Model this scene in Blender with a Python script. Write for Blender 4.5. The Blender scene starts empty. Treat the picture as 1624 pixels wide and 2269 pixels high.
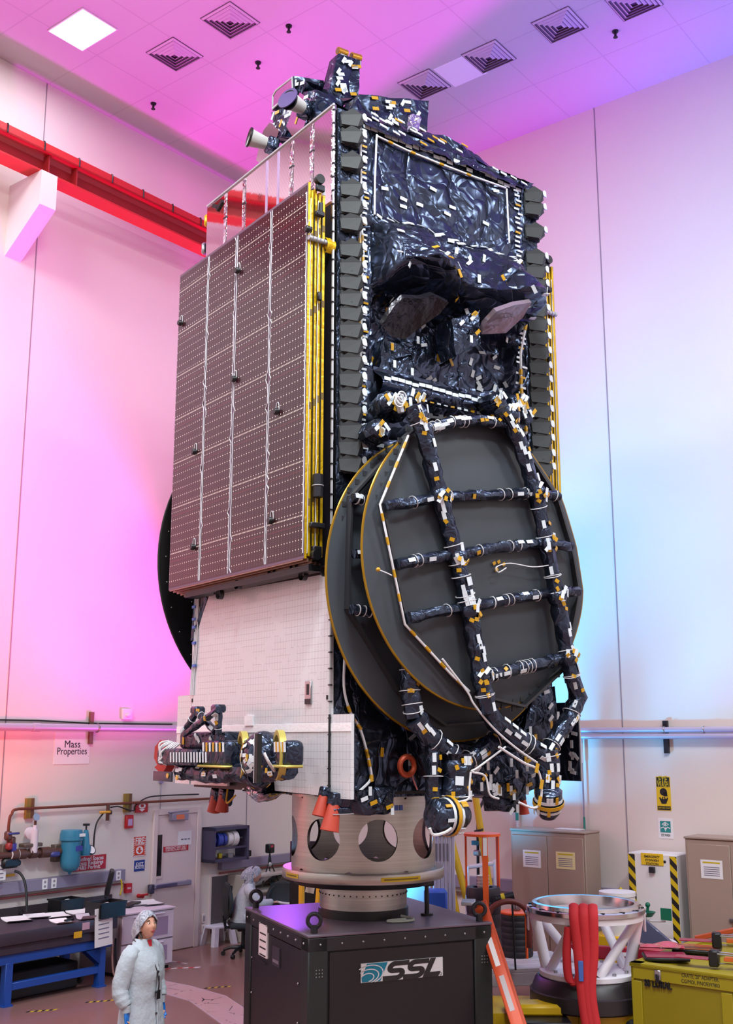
import bpy, bmesh, math, random
from mathutils import Vector, Matrix, Euler
PI = math.pi
R = math.radians
# ------------------------------------------------------------------ camera, world, lamps, exposure
SC = bpy.context.scene
COL = SC.collection
CAMH = 3.27
PITCH = math.atan(506 / 2445.0)
FPX = 2445.0
cd = bpy.data.cameras.new('camera')
cd.sensor_fit = 'HORIZONTAL'; cd.sensor_width = 36.0; cd.lens = 36.0 * FPX / 1624.0
cd.clip_start = 0.1; cd.clip_end = 200
cam = bpy.data.objects.new('camera', cd); COL.objects.link(cam)
cam.location = (0, 0, CAMH); cam.rotation_euler = (PI / 2 + PITCH, 0, 0)
SC.camera = cam
SC.view_settings.view_transform = 'Standard'
SC.view_settings.look = 'None'
SC.view_settings.exposure = 0.0
SC.view_settings.gamma = 1.0
SC.view_settings.use_curve_mapping = False
SC.cycles.use_denoising = True
SC.cycles.max_bounces = 8
SC.cycles.diffuse_bounces = 4
SC.cycles.glossy_bounces = 4
SC.cycles.caustics_reflective = False
SC.cycles.caustics_refractive = False
SC.cycles.sample_clamp_indirect = 4.0

def s2l(c):
    c = c / 255.0
    return c / 12.92 if c <= 0.04045 else ((c + 0.055) / 1.055) ** 2.4
def C3(r, g, b): return (s2l(r), s2l(g), s2l(b), 1.0)

wd = bpy.data.worlds.new('world'); SC.world = wd
wd.use_nodes = True
wd.node_tree.nodes['Background'].inputs[0].default_value = (0.8, 0.75, 0.85, 1)
wd.node_tree.nodes['Background'].inputs[1].default_value = 0.05

class Fr:
    """a flat frame of reference: an origin and a turn about z"""
    def __init__(s, o, rz):
        s.o = Vector(o); s.rz = rz; s.m = Matrix.Translation(s.o) @ Matrix.Rotation(rz, 4, 'Z'); s.i = s.m.inverted()
    def w(s, *p): return s.m @ Vector(p)
    def l(s, p): return s.i @ Vector(p)
SAT = Fr((-0.309, 10.3, 0), math.atan2(0.589, 0.808))        # x = v (to the right), y = u (into depth on the left), z up
ROOM = Fr((-1.331, 20.773, 0), math.atan2(-0.6225, 0.7826))  # left wall x = 0, right wall y = 0
RH = 13.62
def ray(px, py):
    u = (px - 812) / FPX; v = -(py - 1134.5) / FPX
    cp, sp = math.cos(PITCH), math.sin(PITCH)
    return Vector((u, cp - v * sp, sp + v * cp))
def hit(fr, ax, val, px, py):
    """where the photograph's line of sight meets the plane local[ax] = val, in the frame's own metres"""
    c = fr.i @ Vector((0, 0, CAMH)); d = fr.i.to_3x3() @ ray(px, py)
    return c + d * ((val - c[ax]) / d[ax])
def LWp(px, py, off=0.0): return hit(ROOM, 0, off, px, py)
def RWp(px, py, off=0.0): return hit(ROOM, 1, -off, px, py)
def FLp(px, py, z=0.0): return hit(ROOM, 2, z, px, py)
def SVp(px, py, v=0.0): return hit(SAT, 0, v, px, py)
def SUp(px, py, u=0.0): return hit(SAT, 1, u, px, py)

def lamp_aim(o, tgt):
    d = (Vector(tgt) - o.location).normalized()
    o.rotation_euler = d.to_track_quat('-Z', 'Y').to_euler()
def area(name, loc, tgt, size, power, col, sizey=None, spread=180):
    l = bpy.data.lights.new(name, 'AREA'); l.energy = power; l.color = col[:3]
    l.shape = 'RECTANGLE'; l.size = size; l.size_y = sizey or size; l.spread = R(spread)
    o = bpy.data.objects.new(name, l); COL.objects.link(o); o.location = loc; lamp_aim(o, tgt); return o
def spot(name, loc, tgt, ang, blend, power, col, rad=0.25):
    l = bpy.data.lights.new(name, 'SPOT'); l.energy = power; l.color = col[:3]
    l.spot_size = R(ang); l.spot_blend = blend; l.shadow_soft_size = rad
    o = bpy.data.objects.new(name, l); COL.objects.link(o); o.location = loc; lamp_aim(o, tgt); return o
# white fluorescent troffers of the high bay (all above and behind the photographer's view)
for k, (x, y, p) in enumerate([(1.6, -6.62, 60), (3.6, -12.0, 700), (9.5, -19, 430), (15, -17, 480), (10.5, -11.0, 1200), (17, -9, 950), (16.5, -3.0, 520), (4, -21, 480)]):
    area('troffer_lamp', ROOM.w(x, y, RH - 0.06), ROOM.w(x, y, 0), 0.8 if k == 0 else 2.4, p, (0.90, 0.98, 1.0), 0.6 if k == 0 else 1.2)
# coloured unseen floods without bodies, some in mid-air, washing walls and ceiling
spot('red_flood', ROOM.w(3.4, -11.0, 0.5), ROOM.w(0.0, -7.2, 4.8), 62, 1.0, 3200, (1, 0.015, 0.02), 0.4)
spot('magenta_flood', ROOM.w(3.1, -1.3, 2.2), ROOM.w(0.0, -6.8, 9.2), 80, 1.0, 3500, (1, 0.06, 0.76), 0.5)
spot('pink_ceiling_flood', ROOM.w(2.6, -4.4, 0.5), ROOM.w(3.8, -4.8, RH), 74, 1.0, 4900, (1, 0.01, 0.92), 0.4)
spot('violet_ceiling_flood', ROOM.w(10.6, -2.6, 0.5), ROOM.w(9.4, -2.4, RH), 60, 1.0, 13000, (0.05, 0.0, 1.0), 0.4)
spot('lilac_wall_flood', ROOM.w(12.0, -1.6, 0.5), ROOM.w(7.6, 0, 7.6), 60, 1.0, 800, (0.36, 0.10, 1.0), 0.4)
spot('blue_flood', ROOM.w(3.6, -3.2, 0.6), ROOM.w(6.4, 0.0, 5.3), 56, 1.0, 8200, (0.02, 0.50, 1.0), 0.4)
spot('violet_back_flood', ROOM.w(1.3, -1.6, 3.5), ROOM.w(6.2, -5.6, 1.5), 60, 1.0, 150, (0.40, 0.08, 1.0), 0.25)

# ------------------------------------------------------------------ materials
def nt(m): return m.node_tree
_mats = {}
class NB:
    """tiny node builder: values are sockets or numbers"""
    def __init__(s, m): s.t = m.node_tree; s.n = s.t.nodes; s.l = s.t.links
    def put(s, sock, val):
        if isinstance(val, bpy.types.NodeSocket): s.l.new(val, sock)
        else: sock.default_value = val
    def math(s, op, a, b=0.0, c=None):
        n = s.n.new('ShaderNodeMath'); n.operation = op; s.put(n.inputs[0], a); s.put(n.inputs[1], b)
        if c is not None: s.put(n.inputs[2], c)
        return n.outputs[0]
    def coord(s, kind='Object'):
        return s.n.new('ShaderNodeTexCoord').outputs[kind]
    def xyz(s, v):
        n = s.n.new('ShaderNodeSeparateXYZ'); s.put(n.inputs[0], v); return n.outputs
    def noise(s, v, scale, detail=3, rough=.5, dist=0):
        n = s.n.new('ShaderNodeTexNoise'); s.put(n.inputs['Vector'], v); n.inputs['Scale'].default_value = scale
        n.inputs['Detail'].default_value = detail; n.inputs['Roughness'].default_value = rough; n.inputs['Distortion'].default_value = dist
        return n.outputs[0]
    def voro(s, v, scale, feat='DISTANCE_TO_EDGE'):
        n = s.n.new('ShaderNodeTexVoronoi'); n.feature = feat; s.put(n.inputs['Vector'], v); n.inputs['Scale'].default_value = scale
        return n.outputs[0]
    def ramp(s, f, stops):
        n = s.n.new('ShaderNodeValToRGB'); s.put(n.inputs[0], f); e = n.color_ramp.elements
        while len(e) < len(stops): e.new(0.5)
        for k, (p, c) in enumerate(stops): e[k].position = p; e[k].color = c
        return n.outputs[0]
    def mix(s, f, a, b):
        n = s.n.new('ShaderNodeMix'); n.data_type = 'RGBA'; s.put(n.inputs[0], f); s.put(n.inputs[6], a); s.put(n.inputs[7], b)
        return n.outputs[2]
    def bump(s, h, strength, dist=0.02):
        n = s.n.new('ShaderNodeBump'); n.inputs['Strength'].default_value = strength; n.inputs['Distance'].default_value = dist
        s.put(n.inputs['Height'], h); return n.outputs[0]
    def line(s, x, step, w, off=0.0):
        """1 on thin lines every step metres"""
        a = s.math('FRACT', s.math('DIVIDE', s.math('ADD', x, off + 500 * step), step))
        return s.math('LESS_THAN', a, w / step)
def mat(name, col, rough=.5, metal=0.0, coat=0.0, spec=.5, bump=None, emit=None, var=None):
    """bump = (scale, strength, distance); var = (scale, amount) soft mottling of the colour"""
    if name in _mats: return _mats[name]
    m = bpy.data.materials.new(name); m.use_nodes = True
    b = m.node_tree.nodes['Principled BSDF']; nb = NB(m)
    c = C3(*col) if max(col) > 1.01 else tuple(col) + (1,)
    b.inputs['Base Color'].default_value = c; b.inputs['Roughness'].default_value = rough; b.inputs['Metallic'].default_value = metal
    b.inputs['Coat Weight'].default_value = coat; b.inputs['Specular IOR Level'].default_value = spec
    m.diffuse_color = c
    if var:
        n = nb.noise(nb.coord(), var[0], 4)
        d = tuple(max(0, q * (1 - var[1])) for q in c[:3]) + (1,)
        nb.put(b.inputs['Base Color'], nb.mix(n, d, tuple(min(1, q * (1 + var[1])) for q in c[:3]) + (1,)))
    if bump:
        nb.put(b.inputs['Normal'], nb.bump(nb.noise(nb.coord(), bump[0], 4), bump[1], bump[2]))
    if emit:
        b.inputs['Emission Color'].default_value = C3(*emit[0]); b.inputs['Emission Strength'].default_value = emit[1]
    _mats[name] = m; return m
def custom(name, rough=.5, metal=0.0):
    m = bpy.data.materials.new(name); m.use_nodes = True
    b = m.node_tree.nodes['Principled BSDF']; b.inputs['Roughness'].default_value = rough; b.inputs['Metallic'].default_value = metal
    _mats[name] = m; return m, b, NB(m)

# crinkled multi layer foil: long soft creases with small facets between
def foil(name, col, rough, metal, k=1.0, sc=1.0):
    m, b, nb = custom(name, rough, metal)
    b.inputs['Base Color'].default_value = C3(*col)
    co = nb.coord()
    wx = nb.n.new('ShaderNodeTexNoise'); nb.put(wx.inputs['Vector'], co); wx.inputs['Scale'].default_value = 1.7 * sc; wx.inputs['Detail'].default_value = 2
    add = nb.n.new('ShaderNodeVectorMath'); add.operation = 'MULTIPLY_ADD'; nb.put(add.inputs[0], wx.outputs[1]); add.inputs[1].default_value = (.7 / sc, .7 / sc, .7 / sc); nb.put(add.inputs[2], co)
    st = nb.n.new('ShaderNodeVectorMath'); st.operation = 'MULTIPLY'; nb.put(st.inputs[0], add.outputs[0]); st.inputs[1].default_value = (1, 1, .55)
    v1 = nb.voro(st.outputs[0], 2.6 * sc); v2 = nb.voro(add.outputs[0], 7.0 * sc)
    w = nb.noise(add.outputs[0], 1.2 * sc, 2, .5, .6)
    h = nb.math('ADD', nb.math('MULTIPLY', nb.math('POWER', v1, .7), 1.0), nb.math('ADD', nb.math('MULTIPLY', nb.math('POWER', v2, .8), .22), nb.math('MULTIPLY', w, 1.1)))
    nb.put(b.inputs['Normal'], nb.bump(h, .8 * k, .10 / sc))
    return m
MLI = foil('black_foil', (66, 74, 94), .25, .9, .9, .8)
MLIs = foil('black_foil_tight', (64, 72, 90), .27, .9, .8, 2.0)
SILVERF = foil('silver_foil', (225, 222, 232), .12, 1.0, .8, 1.6)
GOLDF = foil('gold_foil', (214, 172, 18), .32, .35, .35, 4.0)

# ------------------------------------------------------------------ mesh builder
class MB:
    def __init__(s): s.v = []; s.f = []; s.mi = []; s.sm = []; s.mats = []
    def m(s, mt):
        if mt not in s.mats: s.mats.append(mt)
        return s.mats.index(mt)
    def add(s, vs, fs, mt, smooth=False, M=None):
        o = len(s.v); k = s.m(mt)
        for p in vs:
            p = Vector(p); s.v.append(M @ p if M else p)
        for f in fs: s.f.append([i + o for i in f]); s.mi.append(k); s.sm.append(smooth)
    def box(s, c, d, mt, rot=None, bev=0.0, M=None, seg=1):
        T = Matrix.Translation(Vector(c))
        if rot is not None: T = T @ (rot.to_4x4() if isinstance(rot, (Matrix,)) else Euler(rot).to_matrix().to_4x4())
        if M: T = M @ T
        if bev <= 0:
            x, y, z = d[0] / 2, d[1] / 2, d[2] / 2
            vs = [(-x, -y, -z), (x, -y, -z), (x, y, -z), (-x, y, -z), (-x, -y, z), (x, -y, z), (x, y, z), (-x, y, z)]
            s.add(vs, [(0, 3, 2, 1), (4, 5, 6, 7), (0, 1, 5, 4), (1, 2, 6, 5), (2, 3, 7, 6), (3, 0, 4, 7)], mt, False, T)
        else:
            bm = bmesh.new(); bmesh.ops.create_cube(bm, size=1.0)
            for q in bm.verts: q.co = Vector((q.co.x * d[0], q.co.y * d[1], q.co.z * d[2]))
            bmesh.ops.bevel(bm, geom=bm.edges[:], offset=min(bev, min(d) * .49), segments=seg, affect='EDGES', profile=.5)
            bm.verts.index_update()
            s.add([q.co.copy() for q in bm.verts], [[q.index for q in f.verts] for f in bm.faces], mt, seg > 1, T); bm.free()
        return s
    def bb(s, a, b, mt, bev=0.0, M=None, seg=1):
        """box from corner a to corner b"""
        return s.box([(a[i] + b[i]) / 2 for i in range(3)], [abs(b[i] - a[i]) for i in range(3)], mt, None, bev, M, seg)
    def tube(s, pts, r, mt, seg=8, caps=True, crk=0.0, seed=0, M=None, flat=None, closed=False):
        pts = [Vector(p) for p in pts]; n = len(pts); rs = r if isinstance(r, (list, tuple)) else [r] * n
        rnd = random.Random(seed); vs = []; up = None
        for i, p in enumerate(pts):
            a = pts[(i - 1) % n] if closed else pts[max(0, i - 1)]; b = pts[(i + 1) % n] if closed else pts[min(n - 1, i + 1)]
            t = (b - a); t = t.normalized() if t.length > 1e-9 else Vector((0, 0, 1))
            if up is None: up = t.orthogonal().normalized()
            up = (up - t * up.dot(t)); up = up.normalized() if up.length > 1e-6 else t.orthogonal().normalized()
            sd = t.cross(up)
            for k in range(seg):
                an = 2 * PI * k / seg; rr = rs[i] * (1 + rnd.uniform(-crk, crk))
                q = up * math.cos(an) * rr + sd * math.sin(an) * rr
                if flat: q = Vector([q[j] * flat[j] for j in range(3)])
                vs.append(p + q)
        fs = []
        for i in range(n if closed else n - 1):
            for k in range(seg):
                a = i * seg + k; b = i * seg + (k + 1) % seg; j = ((i + 1) % n) * seg
                fs.append((a, b, j + (k + 1) % seg, j + k))
        if caps and not closed:
            fs.append(list(range(seg))[::-1]); fs.append([(n - 1) * seg + k for k in range(seg)])
        s.add(vs, fs, mt, crk < .04, M); return s
    def cyl(s, a, b, r, mt, r2=None, seg=16, M=None, caps=True): return s.tube([a, b], [r, r if r2 is None else r2], mt, seg, caps, M=M)
    def lathe(s, prof, mt, M=None, seg=32, ang=2 * PI, smooth=True):
        """profile [(r, z)] turned about z"""
        full = abs(ang - 2 * PI) < 1e-6; n = seg if full else seg + 1; vs = []
        for k in range(n):
            a = ang * k / seg
            for r, z in prof: vs.append((r * math.cos(a), r * math.sin(a), z))
        p = len(prof); fs = []
        for k in range(seg):
            for i in range(p - 1):
                a = k * p + i; b = ((k + 1) % n) * p + i
                fs.append((a, b, b + 1, a + 1))
        s.add(vs, fs, mt, smooth, M); return s
    def prism(s, poly, z0, z1, mt, M=None, smooth=False):
        n = len(poly); vs = [(x, y, z0) for x, y in poly] + [(x, y, z1) for x, y in poly]
        fs = [list(range(n))[::-1], list(range(n, 2 * n))] + [(i, (i + 1) % n, n + (i + 1) % n, n + i) for i in range(n)]
        s.add(vs, fs, mt, smooth, M); return s
    def grid(s, fn, nu, nv, mt, smooth=True, M=None, wrapu=False):
        vs = [fn(i / nu, j / nv) for i in range(nu + (0 if wrapu else 1)) for j in range(nv + 1)]
        fs = []; L = nu if wrapu else nu + 1
        for i in range(nu):
            for j in range(nv):
                a = i * (nv + 1) + j; b = ((i + 1) % L) * (nv + 1) + j
                fs.append((a, b, b + 1, a + 1))
        s.add(vs, fs, mt, smooth, M); return s
    def loft(s, rings, mt, caps=True, smooth=True, M=None):
        n = len(rings[0]); vs = [p for r in rings for p in r]; fs = []
        for i in range(len(rings) - 1):
            for k in range(n): fs.append((i * n + k, i * n + (k + 1) % n, (i + 1) * n + (k + 1) % n, (i + 1) * n + k))
        if caps: fs.append(list(range(n))[::-1]); fs.append([(len(rings) - 1) * n + k for k in range(n)])
        s.add(vs, fs, mt, smooth, M); return s
    def ball(s, c, r, mt, seg=14, rings=9, M=None):
        rr = r if isinstance(r, (tuple, list)) else (r, r, r)
        T = Matrix.Translation(Vector(c)) @ Matrix.Diagonal((rr[0], rr[1], rr[2], 1))
        if M: T = M @ T
        return s.lathe([(math.sin(PI * i / rings), -math.cos(PI * i / rings)) for i in range(rings + 1)], mt, T, seg)
    def torus(s, c, Rr, r, mt, ax='Z', seg=24, sub=8, M=None):
        pts = []
        for k in range(seg):
            a = 2 * PI * k / seg; x, y = Rr * math.cos(a), Rr * math.sin(a)
            q = {'Z': (x, y, 0), 'X': (0, x, y), 'Y': (x, 0, y)}[ax]; pts.append(Vector(c) + Vector(q))
        return s.tube(pts, r, mt, sub, closed=True, M=M)
    def text(s, txt, M, size, mt, depth=.002, align='CENTER', shear=0.0, bold=0.0, sx=1.0, space=1.0, fit=None):
        cu = bpy.data.curves.new('txt', 'FONT'); cu.body = txt; cu.size = size; cu.align_x = align; cu.align_y = 'CENTER'
        cu.extrude = depth; cu.shear = shear; cu.offset = bold; cu.resolution_u = 3; cu.space_line = space
        o = bpy.data.objects.new('txt', cu); COL.objects.link(o)
        me = bpy.data.meshes.new_from_object(o.evaluated_get(bpy.context.evaluated_depsgraph_get()))
        if fit and me.vertices: w_ = max(q.co.x for q in me.vertices) - min(q.co.x for q in me.vertices); sx = min(sx, fit / max(w_, 1e-6))
        s.add([Vector((q.co.x * sx, q.co.y, q.co.z)) for q in me.vertices], [list(p.vertices) for p in me.polygons], mt, False, M)
        bpy.data.objects.remove(o); bpy.data.meshes.remove(me); bpy.data.curves.remove(cu); return s
    def build(s, name, parent=None, sharp=40):
        me = bpy.data.meshes.new(name); me.from_pydata(s.v, [], s.f)
        for mt in s.mats: me.materials.append(mt)
        me.polygons.foreach_set('material_index', s.mi); me.polygons.foreach_set('use_smooth', s.sm); me.update()
        try: me.set_sharp_from_angle(angle=R(sharp))
        except Exception: pass
        o = bpy.data.objects.new(name, me); COL.objects.link(o)
        if parent: o.parent = parent
        return o
def tagit(o, label, cat, group=None):
    o['label'] = label; o['category'] = cat
    if group: o['group'] = group
    return o
def empty(name, fr, loc, label, cat, rz=0.0, group=None):
    o = bpy.data.objects.new(name, None); COL.objects.link(o); o.empty_display_size = .1
    o.location = fr.w(*loc) if fr else Vector(loc); o.rotation_euler = (0, 0, rz + (fr.rz if fr else 0))
    return tagit(o, label, cat, group)
def single(mb, name, fr, loc, label, cat, rz=0.0, group=None):
    o = mb.build(name); o.location = fr.w(*loc) if fr else Vector(loc); o.rotation_euler = (0, 0, rz + (fr.rz if fr else 0))
    return tagit(o, label, cat, group)
def struct(mb, name, fr=None):
    o = mb.build(name); o['kind'] = 'structure'
    if fr: o.location = fr.o; o.rotation_euler = (0, 0, fr.rz)
    return o
def dup(root, loc, rz=None, label=None, group=None):
    r = root.copy(); COL.objects.link(r); r.location = loc
    if rz is not None: r.rotation_euler = (0, 0, rz)
    if label: r['label'] = label
    if group: r['group'] = group
    for ch in list(root.children):
        c = ch.copy(); COL.objects.link(c); c.parent = r
        for g in list(ch.children):
            d = g.copy(); COL.objects.link(d); d.parent = c
    return r
def LM(p, rx=0.0):
    """matrix for writing or plates on the left wall: x runs along the wall to the right, y up, z out of the wall"""
    return Matrix.Translation(Vector(p)) @ Matrix(((0, 0, 1, 0), (1, 0, 0, 0), (0, 1, 0, 0), (0, 0, 0, 1)))
def RM(p):
    """the same for the right wall"""
    return Matrix.Translation(Vector(p)) @ Matrix(((1, 0, 0, 0), (0, 0, -1, 0), (0, 1, 0, 0), (0, 0, 0, 1)))
def smooth_path(pts, n=6):
    pts = [Vector(p) for p in pts]; out = []
    for i in range(len(pts) - 1):
        p0 = pts[max(0, i - 1)]; p1 = pts[i]; p2 = pts[i + 1]; p3 = pts[min(len(pts) - 1, i + 2)]
        for k in range(n):
            t = k / n
            out.append(.5 * ((2 * p1) + (p2 - p0) * t + (2 * p0 - 5 * p1 + 4 * p2 - p3) * t * t + (3 * p1 - p0 - 3 * p2 + p3) * t ** 3))
    out.append(pts[-1]); return out
WHITE = mat('white_paint', (232, 230, 232), .45)
PAPER = mat('paper', (238, 236, 240), .7)
BLACK = mat('black_plastic', (18, 18, 22), .4)
INK = mat('ink', (25, 22, 30), .6)
STEEL = mat('bare_steel', (170, 170, 176), .3, .9)
ALU = mat('aluminium', (190, 190, 194), .35, .9)
DKSTEEL = mat('dark_steel', (50, 50, 56), .4, .6)
RED = mat('red_plastic', (190, 22, 30), .45)
REDSIGN = mat('red_sign', (186, 20, 42), .5)
YEL = mat('yellow_paint', (205, 180, 20), .45)
ORANGE = mat('orange_paint', (235, 92, 30), .45)
TAG = mat('white_tape', (214, 222, 230), .5)
KAP = mat('amber_tape', (196, 148, 24), .35)
CORD = mat('white_cord', (215, 215, 220), .6)
BLUE = mat('blue_tape', (70, 110, 190), .5)
RUBBER = mat('black_rubber', (14, 14, 16), .6)
# ------------------------------------------------------------------ the room shell
def room_mats():
    m, b, nb = custom('wall_paint', .55)
    co = nb.coord(); x = nb.noise(co, .6, 4)
    nb.put(b.inputs['Base Color'], nb.mix(x, C3(226, 214, 210), C3(234, 224, 218)))
    c, b, nb = custom('ceiling_tile', .8)
    xx = nb.xyz(nb.coord())
    l = nb.math('MAXIMUM', nb.line(xx[0], 1.22, .022), nb.line(xx[1], 1.22, .022))
    nb.put(b.inputs['Base Color'], nb.mix(l, C3(200, 194, 198), C3(188, 181, 186)))
    f, b, nb = custom('floor_epoxy', .32)
    co = nb.coord(); n = nb.noise(co, .9, 5); n2 = nb.noise(co, 7, 4)
    nb.put(b.inputs['Base Color'], nb.mix(n, C3(130, 92, 88), C3(150, 110, 102)))
    b.inputs['Coat Weight'].default_value = .25
    return m, c, f
WALLM, CEILM, FLOORM = room_mats()
XW, YW = 26.0, -30.0
struct(MB().bb((0, 0.0, -.2), (XW, YW, 0), FLOORM), 'floor', ROOM)
struct(MB().bb((-.2, .2, RH), (XW, YW, RH + .2), CEILM), 'ceiling', ROOM)
struct(MB().bb((-.2, 0.2, -.2), (0, YW, RH), WALLM), 'wall_left', ROOM)
struct(MB().bb((0, 0, -.2), (XW, .2, RH), WALLM), 'wall_right', ROOM)
struct(MB().bb((XW, 0.2, -.2), (XW + .2, YW, RH), WALLM), 'wall_east', ROOM)
struct(MB().bb((-.2, YW - .2, -.2), (XW + .2, YW, RH), WALLM), 'wall_back', ROOM)
SEAM = mat('wall_joint', (150, 138, 150), .7)
k = 1
for px, py in ((97, 300),):
    y = LWp(px, py).y
    for d in (0, 4.9, -4.9): struct(MB().bb((0, y + d - .008, 0), (.006, y + d + .008, RH), SEAM), 'trim_%d' % k, ROOM); k += 1
for px, py in ((1314, 300), (1387, 1500)):
    pass
xs = RWp(1340, 760).x
for d in (0, -3.05, 3.05, 6.1): struct(MB().bb((xs + d - .008, -.006, 0), (xs + d + .008, 0, RH), SEAM), 'trim_%d' % k, ROOM); k += 1
struct(MB().bb((0, -.02, 0), (XW, 0, .12), mat('base_cove', (150, 140, 140), .6)), 'baseboard_right', ROOM)
# ------------------------------------------------------------------ the satellite (local x = v across the dish side, y = u along the solar wing side, z up)
from mathutils import noise as mnoise
sat = empty('satellite', SAT, (0, 0, 0), 'tall black foil wrapped satellite with folded solar panels standing on silver cylinder', 'satellite')
Bv, Bu, Z0, Z1 = 2.82, 2.75, 2.77, 9.66
CELLDK = mat('panel_core', (22, 20, 30), .5)
GREYC = mat('dish_carbon', (54, 60, 68), .55, 0.0, var=(1.2, .06))
GREYD = mat('stiffener_carbon', (44, 45, 50), .5)
SHR = mat('shroud_grey', (58, 60, 62), .6, .0, spec=.25)
STAPE = mat('silver_tape', (240, 240, 244), .3, .1, bump=(30, .35, .01))
ORB = mat('dark_body', (14, 14, 18), .5)
PEARL = mat('pearl_edge', (180, 180, 186), .4, .3)
def rid(p, s=1.0):
    q = Vector(p) * s
    return 1 - abs(mnoise.noise(q)) * 2 + .5 * (1 - abs(mnoise.noise(q * 2.3 + Vector((7, 3, 1)))) * 2)
def tagp(mb, p, t, n, l=.085, w=.036, mt=None, th=.006):
    t = Vector(t).normalized(); n = Vector(n); n = (n - t * n.dot(t)).normalized(); s_ = n.cross(t)
    M = Matrix((( t.x, s_.x, n.x), (t.y, s_.y, n.y), (t.z, s_.z, n.z))).to_4x4()
    mb.box((0, 0, 0), (l, w, th), mt or TAG, M=Matrix.Translation(Vector(p)) @ M)
NU = Vector((0, -1, 0)); NVm = Vector((-1, 0, 0))
TOCAM = SAT.i.to_3x3() @ Vector((0, -1, -.12))
def wrap(mb, pts, r, seed=0, mt=None, ties=4, tags=6, crk=.1, seg=9, n=None):
    """a foil wrapped limb with tie cords and tape tags"""
    rnd = random.Random(seed); pts = [Vector(p) for p in pts]; out = []
    for a, b in zip(pts[:-1], pts[1:]):
        k = max(2, int((b - a).length / .055))
        for i in range(k): out.append(a.lerp(b, i / k))
    out.append(pts[-1]); rr = [r * (1 + rnd.uniform(-.1, .1)) for _ in out]
    mb.tube(out, rr, mt or MLIs, seg, True, crk, seed)
    n = Vector(n or (-.25, -1, 0)).normalized()
    for _ in range(ties):
        i = rnd.randrange(1, len(out) - 1); t = (out[i + 1] - out[i - 1]).normalized(); u_ = t.orthogonal().normalized(); s_ = t.cross(u_)
        tl = rnd.uniform(-.25, .25)
        mb.tube([out[i] + (u_ * math.cos(a) + s_ * math.sin(a)) * r * 1.12 + t * tl * r * math.cos(a) for a in [2 * PI * k / 12 for k in range(12)]], .005, CORD, 4, closed=True)
    for _ in range(tags):
        i = rnd.randrange(1, len(out) - 1); t = (out[i + 1] - out[i - 1]).normalized()
        nn = (n + Vector((rnd.uniform(-.8, .8), 0, rnd.uniform(-.6, .6)))); nn = (nn - t * nn.dot(t)).normalized()
        k = rnd.random()
        if k < .7: tagp(mb, out[i] + nn * r * 1.08, t, nn, .08, .036)
        else: tagp(mb, out[i] + nn * r * 1.08, t.lerp(nn.cross(t), rnd.random()), nn, .045, .035, KAP)
# --- body core
mb = MB()
mb.bb((.03, .32, Z0), (Bv - .03, Bu, Z1 - .05), ORB)
mb.bb((.0, .0, Z0), (.30, .32, Z1), ORB); mb.bb((2.6, .0, Z0), (Bv, .32, Z1), ORB)
mb.bb((.3, .02, 8.65), (2.6, .32, Z1), ORB); mb.bb((.3, .02, Z0), (2.6, .32, 6.9), ORB)
mb.build('body', sat)
# --- mirror radiator on the wing side
def mirror_mat():
    m, b, nb = custom('optical_mirror', .05, 1.0)
    x = nb.xyz(nb.coord())
    d1 = nb.math('ADD', x[1], nb.math('MULTIPLY', x[2], .6)); d2 = nb.math('SUBTRACT', x[1], nb.math('MULTIPLY', x[2], .6))
    l = nb.math('MAXIMUM', nb.line(d1, .045, .002), nb.line(d2, .045, .002))
    nb.put(b.inputs['Base Color'], nb.mix(l, C3(236, 226, 230), C3(190, 175, 185)))
    nb.put(b.inputs['Normal'], nb.bump(nb.noise(nb.coord(), 14, 2), .05, .004))
    return m
MIRROR = mirror_mat()
mb = MB(); mb.bb((-.025, .0, 4.6), (0, Bu + .01, Z1 + .03), MIRROR)
mr = mb.build('mirror_radiator', sat)
mb = MB()
for px, py in ((742, 300), (691, 300), (646, 350), (540, 450), (499, 470)):
    u = max(.012, SVp(px, py, -.03).y)
    mb.bb((-.032, u - .03, 8.4), (-.026, u + .03, Z1 + .0), SILVERF)
    for z in (8.9, 9.35): mb.bb((-.036, u - .04, z - .008), (-.03, u + .04, z + .008), DKSTEEL)
for px in (590, 615):
    u = SVp(px, 420, -.03).y; mb.bb((-.03, u - .02, 8.4), (-.0255, u + .02, Z1), mat('lilac_tape', (200, 180, 220), .3, .6))
mb.build('seam_strip', mr)
mb = MB(); mb.tube([(-.03, 0, Z1 + .03), (-.03, Bu, Z1 + .03)], .016, PEARL, 6); mb.tube([(-.03, 0, Z0 + .02), (-.03, 0, Z1)], .014, PEARL, 6)
for k in range(46): mb.box((-.035, -.004, Z0 + .1 + k * .15), (.03, .03, .012), DKSTEEL)
mb.build('edge_tape', sat)
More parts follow.
